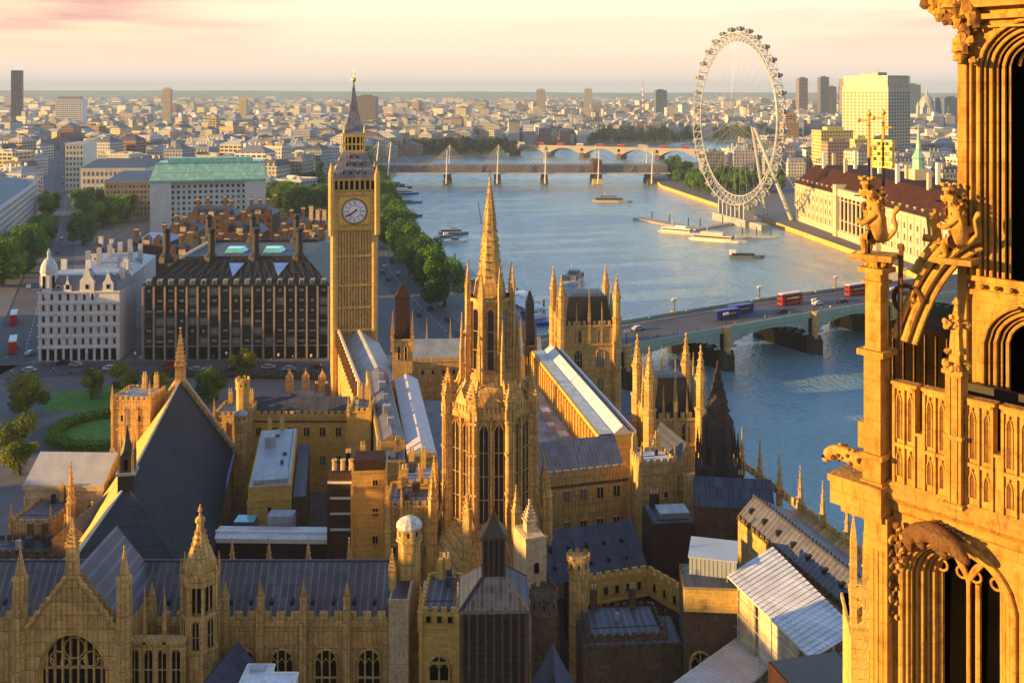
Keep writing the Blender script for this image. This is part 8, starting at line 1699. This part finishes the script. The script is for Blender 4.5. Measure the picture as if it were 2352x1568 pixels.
# flying buttress: a moulded curved strut from the core down to the pier
def strut(off, r, m, dd=0., y_off=0.):
    a, c, b_ = (2238, 524), (2120, 566), (2054, 776); pts = []
    for i in range(15):
        f = i / 14; x = (1 - f) ** 2 * a[0] + 2 * f * (1 - f) * c[0] + f * f * b_[0]; y = (1 - f) ** 2 * a[1] + 2 * f * (1 - f) * c[1] + f * f * b_[1]; tx, ty = 2 * (1 - f) * (c[0] - a[0]) + 2 * f * (b_[0] - c[0]), 2 * (1 - f) * (c[1] - a[1]) + 2 * f * (b_[1] - c[1]); l = math.hypot(tx, ty); x -= ty / l * off * -1; y += -tx / l * off * -1 * -1
        pts.append(Vector(P2(x, y, 1.2 + (.25 - 1.2) * f + dd)))
    mb = MB(); mb.path(pts, r, m, 8); return mb
for off, r, m, dd in ((0, .075, STF, -.08), (13, .045, STFD, 0), (25, .085, STF, -.04), (38, .045, STFD, .02), (49, .06, STF, .04)): FO('buttress_rib', strut(off, r, m, dd), True)  # dark ribs paint the shade of grooves between the mouldings
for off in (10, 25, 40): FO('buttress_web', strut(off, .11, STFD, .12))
# pierced curl between strut and pier
mb = MB(); c = P2(2082, 690, .4)
mb.path([(c[0] + .34 * math.cos(a * .5) * (1 - a * .03), c[1], c[2] + .34 * math.sin(a * .5) * (1 - a * .03)) for a in range(14)], .05, STFD, 6); mb.path([(c[0] + .15 * math.cos(a * .6), c[1], c[2] + .15 * math.sin(a * .6)) for a in range(11)], .04, STF, 6); mb.tube(P2(2066, 800, .2), P2(2070, 560, .2), .05, STFD, n=6); FO('pierced_bracket', mb)
mb = MB(); mb.path([P2(2140, 480, .9), P2(2150, 560, .9), P2(2120, 600, .8), P2(2105, 630, .7)], .13, STF, 6); mb.path([P2(2120, 545, .8), P2(2160, 552, .9), P2(2175, 585, 1.0)], .08, STF, 6); FO('carved_scroll', mb)
# beasts, gargoyles: continuous skinned figures in stone
def skinned(name, v, e, r, m, parent=None, loc=(0, 0, 0), rz=0., sub=2):
    me = bpy.data.meshes.new(name); me.from_pydata([tuple(p) for p in v], e, []); o = bpy.data.objects.new(name, me); COL.objects.link(o); o.modifiers.new('s', 'SKIN'); u = o.modifiers.new('u', 'SUBSURF'); u.levels = sub
    for i, rr in enumerate(r): me.skin_vertices[0].data[i].radius = (rr, rr) if not isinstance(rr, tuple) else rr
    me.skin_vertices[0].data[0].use_root = True
    dg = bpy.context.evaluated_depsgraph_get(); dg.update(); m2 = bpy.data.meshes.new_from_object(o.evaluated_get(dg)); bpy.data.objects.remove(o); m2.materials.clear(); m2.materials.append(m)
    o = bpy.data.objects.new(name, m2); COL.objects.link(o); o.location = loc; o.rotation_euler = (0, 0, rz)
    for p in m2.polygons: p.use_smooth = True
    if parent: o.parent = parent
    return o
def beast(label, loc, rz, s, pole):
    t = thing('carved_beast', label, 'statue', loc, rz, 'carved stone heraldic beasts'); t.scale = (s,) * 3
    v = [(0, 0, .50), (-.02, 0, .80), (-.06, 0, 1.08), (-.12, 0, 1.28), (-.26, 0, 1.40), (-.42, 0, 1.34),      # hips .. chest, neck, head, muzzle
         (-.02, .15, .95), (-.24, .22, .82), (-.36, .20, 1.0), (-.02, -.15, .95), (-.26, -.2, .72), (-.42, -.18, .80),      # fore legs
         (-.05, .18, .42), (-.28, .2, .48), (-.22, .22, .12), (-.40, .22, .06), (-.05, -.18, .42), (-.28, -.2, .44), (-.22, -.22, .12), (-.40, -.22, .06),
         (.18, 0, .40), (.36, 0, .62), (.30, 0, .92), (.42, 0, 1.12)]
    e = [(0, 1), (1, 2), (2, 3), (3, 4), (4, 5), (2, 6), (6, 7), (7, 8), (2, 9), (9, 10), (10, 11), (0, 12), (12, 13), (13, 14), (14, 15), (0, 16), (16, 17), (17, 18), (18, 19), (0, 20), (20, 21), (21, 22), (22, 23)]
    r = [.15, .14, .17, .13, .12, .075, .08, .055, .055, .08, .055, .055, .10, .08, .05, .055, .10, .08, .05, .055, .05, .035, .035, .07]
    skinned('body', v, e, [x * 1.22 for x in r], STF, t)
    mb = MB(); q = random.Random(2)
    for i in range(80):
        a = q.uniform(0, 6.28); z = q.uniform(.6, 1.5); rr = .22 - .1 * abs(z - 1.2); mb.blob((-.10 + rr * math.cos(a), rr * math.sin(a), z), q.uniform(.03, .065), STF if i % 3 else STFD, i, 0, .35)
    mb.build('mane', t); mb = MB(); mb.lathe(-.24, 0, [(.13, 1.52), (.15, 1.56), (.12, 1.60)], 8, STF)
    for c in range(6): a = c * math.pi / 3; mb.blob((-.24 + .15 * math.cos(a), .15 * math.sin(a), 1.66), .045, STF, c, 0, .2)
    mb.build('crown', t); mb = MB()
    for s_ in (-1, 1): mb.blob((-.2, s_ * .13, 1.50), .05, STFD, 5, 0, .2); mb.blob((-.33, s_ * .09, 1.44), .025, DARK, 5, 0, .1)
    mb.box(-.5, -.38, -.05, .05, 1.27, 1.29, DARK); mb.build('face', t)
    mb = MB(); mb.box(-.5, .34, -.34, .34, -.04, .08, STF); mb.build('plinth', t)
    return t
W_ = lambda s, d, z: FA + FT * s + FD * d + Vector((0, 0, z))
p = W_(-.27, -.08, ptop + .16); beast('crouching carved lion with mane on top of the corner pier', p, FRZ + .25, .96, 1)
p = W_(*P2(2205, 600, .95)); beast('carved beast sitting against the turret beside the flying buttress', p, FRZ + .1, .92, 1)
def banner(label, xp, y0, y1, yg, vane=None, d=-.2):
    a, b_, g = P2(xp, y0, d), P2(xp, y1, d), P2(xp, yg, d); t = thing('iron_banner_pole', label, 'banner pole', W_(*b_), FRZ, 'banner poles'); H = a[2] - b_[2]; hg = g[2] - b_[2]
    mb = MB(); mb.tube((0, 0, 0), (0, 0, hg), .028, BLACK, n=8); mb.build('pole', t); mb = MB(); mb.tube((0, 0, hg), (0, 0, H), .034, GILT, .02, 8); mb.blob((0, 0, H * .97), .05, GILT, 1, 0, .3); mb.blob((0, 0, H * .90), .04, GILT, 2, 0, .3); mb.tube((-.22, 0, H * .93), (.0, 0, H * .93), .022, GILT); mb.blob((-.22, 0, H * .93), .05, GILT, 3, 0, .2); mb.tube((0, 0, hg + .25), (.22, 0, hg + .24), .02, GILT); mb.build('gilded_finial', t)
    if vane:
        mb = MB(); a1, a2 = P2(vane[0], vane[2], d), P2(vane[1], vane[3], d); x0, x1 = a1[0] - b_[0], a2[0] - b_[0]; z1v, z0v = a1[2] - b_[2], a2[2] - b_[2]; n = 5; YL = plain('gold_lattice', (.85, .66, .12), .35, .1, metal=.3)
        for i in range(n + 1): f = i / n; mb.tube((x0 + (x1 - x0) * f, 0, z0v), (x0 + (x1 - x0) * f, 0, z1v), .026 if i in (0, n) else .014, YL, n=5); mb.tube((x0, 0, z0v + (z1v - z0v) * f), (x1, 0, z0v + (z1v - z0v) * f), .026 if i in (0, n) else .014, YL, n=5)
        for i in range(n):
            for j in range(n): cx_, cz_ = x0 + (x1 - x0) * (i + .5) / n, z0v + (z1v - z0v) * (j + .5) / n; mb.blob((cx_, 0, cz_), .03 if (i + j) % 2 else .04, YL, i * 5 + j, 0, .1, (1, .35, 1)) if (i + j) % 2 == 0 else None
        mb.build('pierced_vane', t)
banner('left iron pole with gilded tip held by the crouching lion', 1996, 252, 600, 362)
banner('right iron pole carrying the square gilded lattice vane', 2029, 250, 560, 320, (2005, 2052, 323, 385), d=.3)
# lion-headed waterspout on the left of the pier
def spout():
    a = P2(1998, 1072, -.1); t = thing('lion_waterspout', 'long-necked lion waterspout jutting left from the corner pier', 'gargoyle', W_(*a), FRZ, 'gargoyles')
    v = [(0.1, 0, 0), (-.25, 0, .06), (-.5, 0, .14), (-.72, 0, .13), (-.90, 0, .04), (-1.02, 0, -.04), (-.78, .1, .2), (-.78, -.1, .2), (-.45, 0, -.02), (-.2, .12, -.04)]
    skinned('body', v, [(0, 1), (1, 2), (2, 3), (3, 4), (4, 5), (3, 6), (3, 7), (1, 9)], [.20, .19, .16, .16, .15, .11, .05, .05, .05, .08], STF, t)
    mb = MB(); q = random.Random(6)
    for i in range(30): x = -q.uniform(.1, .75); a_ = q.uniform(-1, 4); mb.blob((x, .17 * math.cos(a_), .10 + .17 * math.sin(a_)), q.uniform(.03, .06), STF if i % 2 else STFD, i, 0, .3)
    mb.blob((-1.0, 0, -.12), .07, STF, 3, 0, .2, (1.4, 1, .7)); mb.blob((-.93, .07, .10), .022, DARK, 1, 0, .1); mb.blob((-.93, -.07, .10), .022, DARK, 1, 0, .1); mb.box(-1.08, -.9, -.05, .05, -.075, -.05, DARK); mb.build('mane', t)
spout()
def griffin():
    a = P2(2090, 1225, -.15); t = thing('winged_gargoyle', 'dark winged gargoyle crouched under the parapet above the big arch', 'gargoyle', W_(*a), FRZ, 'gargoyles')
    v = [(0, 0, .0), (.35, -.12, .22), (.7, -.25, .30), (1.0, -.34, .24), (1.22, -.4, .08), (1.36, -.44, .0), (.3, -.2, -.05), (.45, -.3, -.02), (.75, -.34, .02), (.95, -.42, -.02), (-.18, .05, -.22), (.02, 0, -.36)]
    skinned('body', v, [(0, 1), (1, 2), (2, 3), (3, 4), (4, 5), (1, 6), (6, 7), (2, 8), (8, 9), (0, 10), (0, 11)], [.16, .21, .22, .17, .12, .07, .10, .06, .09, .06, .10, .08], STFD, t)
    mb = MB()
    for k in range(7): mb.tube((.15 + .03 * k, -.05, .20), (.55 + .12 * k, -.02 - .02 * k, .44 - .025 * k), .055, STFD, .03, 5)
    mb.build('wing', t); mb = MB()
    for i in range(14): mb.blob((-.25 + .04 * (i % 4), -.04, .10 - .06 * i), .07, STF if i % 2 else STFD, i, 0, .5)
    mb.build('leaf_carving', t)
griffin()
# small yellow stone pinnacled bay seen past the left of the turret, lower down on the same tower
def lower_bay():
    Y = 42; t = thing('lower_tower_bay', 'yellow-lit pinnacled bay of the near tower lower down beside the white sheet roof', 'tower bay', (Xx(1955, Y), Y, 0), R(-12)); z = lambda y: Zy(y, Y)
    w_ = 1.7; mb = MB(); mb.box(0, w_, 0, 3, 30, z(1440), STY); mb.box(-.1, w_ + .1, -.12, 3, z(1452), z(1440), STY)
    mb.poly([(0, 0, z(1440)), (w_, 0, z(1440)), (w_, 1.2, z(1370)), (0, 1.2, z(1370))], STY); mb.build('wall', t)
    for x, yt in ((.12, 1185), (.62, 1195), (1.1, 1300)):
        mb = MB(); mb.box(x - .13, x + .13, .1, .36, z(1440), z(yt + 60), STY)
        for k in range(5): mb.blob((x - .13, .2, z(1420 - 30 * k)), .06, STY, k, 0, .3); mb.blob((x + .13, .2, z(1410 - 30 * k)), .06, STD, k, 0, .3)
        mb.lathe(x, .23, [(.18, z(yt + 60)), (.04, z(yt + 6)), (.09, z(yt + 3)), (.01, z(yt))], 4, STY); mb.build('pinnacle', t)
    put('window', window_mesh(.32, 1.5, 2, 1, .4, STY, DARK, .05, .06), t, (w_ * .5, -.02, z(1560)))
lower_bay()
# ================================================================ haze
mb = MB(); x0, x1, y0, y1, z0, z1 = -15600, 15600, -3100, 15600, -12, 230
mb.box(x0, x1, y0, y1, z0, z1, None) if False else None
me = bpy.data.meshes.new('haze'); V_ = [(x, y, z) for z in (z0, z1) for y in (y0, y1) for x in (x0, x1)]; me.from_pydata(V_, [], [(0, 2, 3, 1), (4, 5, 7, 6), (0, 1, 5, 4), (2, 6, 7, 3), (0, 4, 6, 2), (1, 3, 7, 5)])
hm = bpy.data.materials.new('evening_haze'); hm.use_nodes = True; nt = hm.node_tree; nt.nodes.clear(); pv = nt.nodes.new('ShaderNodeVolumePrincipled'); pv.inputs['Color'].default_value = (.56, .74, .95, 1); pv.inputs['Density'].default_value = 0.00010; pv.inputs['Anisotropy'].default_value = .0; ou = nt.nodes.new('ShaderNodeOutputMaterial'); nt.links.new(pv.outputs[0], ou.inputs['Volume']); me.materials.append(hm)
o = bpy.data.objects.new('haze', me); COL.objects.link(o); tag(o, 'pale blue evening haze over the far city', None, None, 'stuff')
